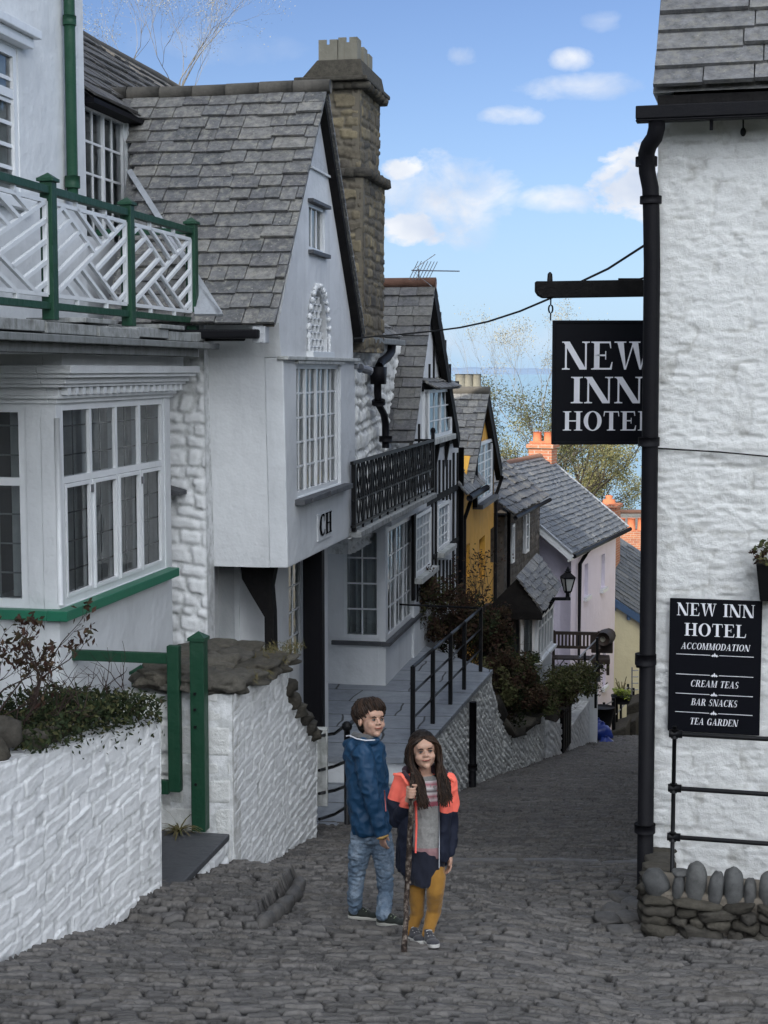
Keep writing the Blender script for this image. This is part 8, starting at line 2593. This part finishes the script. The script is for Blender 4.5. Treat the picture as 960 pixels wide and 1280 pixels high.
def tree(name, label, base, height, seed, leaf, leafn, lsize, depth=4, bark='bark', spread=.5, r=.12, first=.38, up=.15, gauss=.25, lean=(0, 0), kids=(2, 4), cols=None):
    T = thing(name, label, 'tree', base, 'trees beyond the roofs')
    rng = random.Random(seed); m = MB(); tips = []
    top = Vector(base) + Vector((lean[0], lean[1], height * first))
    m.tube([Vector(base), Vector(base).lerp(top, .5) + Vector((.1, 0, 0)), top], [r * 1.3, r, r * .8], 8)
    for k in range(5):
        s = 2 * PI * k / 5 + rng.uniform(-.4, .4)
        branches(m, top + Vector((0, 0, -height * first * rng.uniform(0, .25))), Vector((math.cos(s) * .7, math.sin(s) * .7, rng.uniform(.6, 1.4))).normalized(), height * .24, r * .4, depth, rng, spread, tips, up, 5, .74, kids)
    m.build('branches', M[bark], T)
    if leaf:
        m = MB()
        for p, d in tips:
            for j in range(leafn): one_leaf(m, p + Vector((rng.gauss(0, gauss), rng.gauss(0, gauss), rng.gauss(0, gauss))), lsize * rng.uniform(.6, 1.3), rng)
        m.build('crown', M[leaf], T)
    return T
def trees():
    def base(px, py, Y):
        p = P(px, py, Y); return Vector((p.x, p.y, p.z))
    tree('spring_tree', 'large olive green tree just coming into leaf behind the brick chimney', base(708, 745, 72), 10.2, 3, 'spring', 42, .06, 4, 'bark', .5, .20, .35, .12, .24)
    tree('spring_tree', 'greener tree left of the brick chimney above the stone house', base(640, 700, 66), 8.6, 9, 'olive', 44, .055, 4, 'bark', .5, .16, .35, .10, .24)
    tree('slim_birch', 'tall slim tree with pale buds rising beside the hanging sign', base(672, 680, 80), 11.2, 14, 'budtwig', 10, .045, 5, 'bark_pale', .34, .08, .50, .30, .20, kids=(2, 3))
    tree('spring_tree', 'low tree with yellow green leaves between the two brick chimneys', base(745, 700, 80), 6.0, 23, 'spring', 90, .06, 3, 'bark', .6, .12, .35, .10, .28)
    tree('bare_tree', 'bare twiggy tree on the hill behind the left roofs', base(205, 300, 62), 11.8, 31, 'budtwig', 5, .03, 6, 'bark_pale', .42, .09, .40, .20, .18, kids=(2, 3))
    tree('bare_tree', 'thin leafless sapling above the yellow house ridge', base(602, 640, 85), 9.6, 41, None, 0, 0, 4, 'bark_pale', .45, .05, .5, .2, kids=(2, 3))
veg(); trees()
# ------------------------------------------------------------------ street furniture further down
def lamp():
    Y = 31.0
    T = thing('street_lamp', 'black Victorian lantern on a wall bracket in front of the lilac house', 'lamp', P(712, 748, Y))
    c = P(709.5, 748, Y); u = FPX / Y
    def lv(py): return P(709.5, py, Y).z
    m = MB(); m.tube([P(688, 748.5, Y), P(713, 748.5, Y)], .035, 8); m.tube([P(709.5, 750, Y), P(709.5, 740, Y)], [.05, .035], 8); m.build('bracket', M['black'], T, True)
    m = MB(); m.tube([Vector((c.x, c.y, lv(741))), Vector((c.x, c.y, lv(739)))], .07, 8); m.build('base_ring', M['black'], T, True)
    def sq(r, z): return [Vector((c.x + r * math.cos(PI / 4 + .3 + PI / 2 * k), c.y + r * math.sin(PI / 4 + .3 + PI / 2 * k), z)) for k in range(4)]
    b, t_ = sq(.075, lv(739)), sq(.155, lv(722)); m = MB(); m.hexa(b + t_); m.build('lamp_glass', M['lamp_glass'], T)
    m = MB()
    for k in range(4): m.bar(b[k], t_[k], .025, .025); m.bar(t_[k], t_[(k + 1) % 4], .03, .03); m.bar(b[k], b[(k + 1) % 4], .02, .02)
    m.build('lantern_frame', M['black'], T)
    a, d = sq(.18, lv(722) + .01), sq(.07, lv(716)); m = MB(); m.hexa(a + d); m.hexa(sq(.06, lv(716)) + sq(.075, lv(714))); m.build('lantern_roof', M['black'], T)
    m = MB(); m.tube([Vector((c.x, c.y, lv(714))), Vector((c.x, c.y, lv(712.5))), Vector((c.x, c.y, lv(711))), Vector((c.x, c.y, lv(708)))], [.03, .05, .03, .006], 8); m.build('finial', M['black'], T, True)
lamp()

def bench_area():
    Y = 33.0
    D = Frame(0, 0, -72); p = P(690, 838, Y); D.o = Vector((p.x, p.y, 0))
    # u runs to the right (nearly across), n faces the viewer
    D.u = Vector((.97, -.12, 0)).normalized(); D.n = Vector((-D.u.y * -1, 0, 0)); D.n = Vector((D.u.y, -D.u.x, 0))
    s = Y / FPX
    zd = P(700, 838, Y).z
    m = MB(); m.box(D, -.25, 1.05, -.6, .55, zd - .12, zd); struct(m.build('bench_platform', M['sill_slate']))
    m = MB(); m.box(D, -.2, 1.0, -.5, .45, zd - 3.0, zd - .121); struct(m.build('platform_base', M['ws_old'] if False else M['render_white']))
    T = thing('garden_bench', 'dark slatted wooden bench against the lilac house', 'bench', D.pt(.45, 0, zd))
    zt = P(700, 789, Y).z; zs = P(700, 818, Y).z
    W = 60 * s
    m = MB(); m.box(D, 0, W, -.03, .02, zt - .07, zt); m.box(D, 0, W, -.03, .02, zs + .14, zs + .20); m.build('back_rail', M['bench_wood'], T)
    for k in range(13):
        x = .04 + (W - .1) * k / 12; m = MB(); m.box(D, x, x + .045, -.015, .01, zs + .20, zt - .07); m.build('back_slat', M['bench_wood'], T)
    m = MB()
    for k in range(4): m.box(D, 0, W, .04 + k * .11, .13 + k * .11, zs - .03, zs + .0)
    m.build('seat', M['bench_wood'], T)
    for x in (0, W - .06):
        for y in (-.03, .42):
            m = MB(); m.box(D, x, x + .06, y, y + .06, zd, zs - .031 if y > 0 else zt + .02); m.build('leg', M['bench_wood'], T)
        m = MB(); m.box(D, x, x + .06, -.02, .50, zs + .20, zs + .24); m.build('armrest', M['bench_wood'], T)
    T = thing('picnic_bench', 'second dark bench end on beside the slatted bench', 'bench', D.pt(1.3, .1, zd))
    m = MB(); m.box(D, .85, 1.32, -.05, .0, zs + .05, zt); m.build('backrest', M['bench_wood'], T, bev=.02)
    m = MB(); m.box(D, .85, 1.25, .0, .5, zs - .10, zs + .02); m.build('seat', M['bench_wood'], T, bev=.02)
    for x in (.87, 1.18): m = MB(); m.box(D, x, x + .06, .1, .4, zd, zs - .1); m.build('leg', M['bench_wood'], T)
    c = P(759, 797, Y - .1); B = thing('litter_barrel', 'dark barrel shaped bin with pale lid beside the benches', 'bin', Vector((c.x, c.y, zd)))
    m = MB(); m.tube([c + Vector((-.12, -.2, 0)), c + Vector((-.04, 0, 0)), c + Vector((.08, .3, 0))], [.15, .19, .16], 12); m.build('barrel', M['bench_wood'], B, True)
    m = MB(); m.tube([c + Vector((-.13, -.21, 0)), c + Vector((-.125, -.2, 0))], .06, 12); m.build('lid', M['potgrey'], B, True)
    # corner railings, two bars in pale metal to paint their glints
    R = thing('bench_railing', 'black railing with bright sloping bars beside the bench platform', 'railing', P(748, 850, 31))
    for k, (x0, y0, x1, y1) in enumerate(((724, 822, 746, 799), (724, 840, 746, 817), (732, 842, 748, 826), (741, 842, 750, 829))):
        m = MB(); m.tube([P(x0, y0, 30.2), P(x1, y1, 31.6)], .018, 6); m.build('rail', M['metal'] if k < 2 else M['iron'], R, True)
    for x, y0, y1 in ((746.5, 797, 842), (731, 815, 842), (744.5, 840, 885)):
        m = MB(); m.tube([P(x, y0, 31.4), P(x, y1, 31.4)], .03, 6); m.build('post', M['iron'], R)
    m = MB(); m.tube([P(732, 836, 31.4), P(753, 833, 31.6)], .05, 6); m.build('lower_rail', M['iron'], R)
    # curly iron chair ends
    m = MB()
    for cx in (703, 712):
        pts = [P(cx + 5 * math.cos(t), 836 + 7 * math.sin(t) * (1 if t < PI else .2), 31.5) for t in [PI + PI * k / 8 for k in range(9)]]
        m.tube(pts, .012, 5)
    pts = [P(700, 840, 31.5), P(701, 830, 31.5), P(706, 824, 31.5), P(716, 824, 31.5), P(722, 830, 31.5), P(722, 840, 31.5)]
    m.tube(pts, .013, 5); tag(m.build('iron_hoops', M['iron']), 'curly black iron plant hoops in front of the bench', 'garden hoops')
bench_area()

def lower_street():
    def g(px, py, dz=0):
        t, z = ray(px, py); yy = 1.6 / (-z - .2); return Vector((t * yy, yy, ground_z(yy) + dz))
    # railings going down at the right
    R = thing('lower_railing', 'row of black iron posts with pale rails going down the lower street', 'railing', P(770, 915, 37))
    ps = []
    for k, (x, y0, y1, Y) in enumerate(((755, 878, 908, 36.0), (767, 872, 912, 36.5), (771, 870, 905, 37.5), (776, 865, 903, 38.5), (785, 855, 900, 39.5), (792, 860, 890, 41))):
        m = MB(); a, b = P(x, y0, Y), P(x, y1, Y); m.tube([b, a], .05 if k in (1,) else .032, 8); m.build('post', M['iron'], R); ps.append(a)
    for dz in (.08, .45):
        m = MB(); m.tube([p - Vector((0, 0, dz)) for p in ps], .016, 6); m.build('rail', M['metal'], R, True)
    # step blocks
    for k, (x0, x1, y0, y1, Y) in enumerate(((762, 782, 908, 918, 36.3), (777, 795, 900, 922, 37.6), (783, 800, 876, 902, 39))):
        a, b = P(x0, y1, Y), P(x1, y0, Y); m = MB(); m.hexa([(a.x, Y, a.z - .4), (b.x, Y, a.z - .4), (b.x + .4, Y + 1.6, a.z - .4), (a.x + .4, Y + 1.6, a.z - .4), (a.x, Y, b.z - .15), (b.x, Y, b.z), (b.x + .4, Y + 1.6, b.z - .1), (a.x + .4, Y + 1.6, b.z - .2)])
        tag(m.build('stone_step', M['rough_stone'], None, bev=.04), ['lowest worn stone step by the lower railing', 'pale stone block step under the lower railing', 'upper stone step behind the lower railing posts'][k], 'step', 'steps beside the lower railing')
    # planter with lime flowers
    c = P(777, 868, 37.2); T = thing('planter', 'dark planter with lime yellow flowers on the lower railing', 'planter', c - Vector((0, 0, .2)))
    m = MB(); m.tube([c + Vector((0, 0, -.22)), c + Vector((0, 0, -.02))], [.2, .27], 12); m.build('bowl', M['pot_black'], T, True)
    m = MB(); leafy(m, c + Vector((0, 0, .05)), .30, 420, .04, (1, .8, .4), seed=3); m.build('flowers', M['lime_planter'], T)
    m = MB(); rng = random.Random(1)
    for k in range(8): d = Vector((rng.uniform(-.5, .5), rng.uniform(-.3, .3), 1)).normalized(); m.tube([c, c + d * rng.uniform(.2, .5)], .01, 4)
    m.build('stems', M['drygrass'], T)
    # blue bags
    for k, (px, py, Y, r) in enumerate(((752, 916, 33.6, .24), (757, 930, 33.2, .17), (747, 906, 34.2, .15))):
        m = MB(); c = P(px, py, Y); m.blob(c, r, r * .8, r * .85, 14, 10, .5); m.tube([c + Vector((0, 0, r * .7)), c + Vector((.02, 0, r * 1.1))], [.05, .03], 6)
        tag(m.build('plastic_bag', M['blue_bag'], None, True), ['larger bright blue plastic sack beside the lower white wall', 'small blue bag on the ground in front of the large blue sack', 'small blue bag behind and above the large blue sack'][k], 'bag', 'blue bags by the lower wall')
    # dark pot
    c = P(753, 893, 35); m = MB(); m.tube([c - Vector((0, 0, .3)), c, c + Vector((0, 0, .18))], [.2, .26, .3], 12); tag(m.build('dark_tub', M['pot_black'], None, True), 'round dark tub at the foot of the lilac house', 'tub')
    # small boat-ladder like white railing on the cream house side
    T = thing('white_rail', 'thin wire rungs of a ladder rail beside the drainpipe', 'ladder', P(795, 880, 42))
    for k in range(6):
        m = MB(); m.tube([P(789, 838 + k * 8, 42), P(798, 838 + k * 8, 42)], .015, 5); m.build('rung', M['metal'], T)
    m = MB(); m.tube([P(790, 834, 42), P(790, 885, 42)], .02, 5); m.build('upright', M['metal'], T)
lower_street()
bpy.context.view_layer.update()
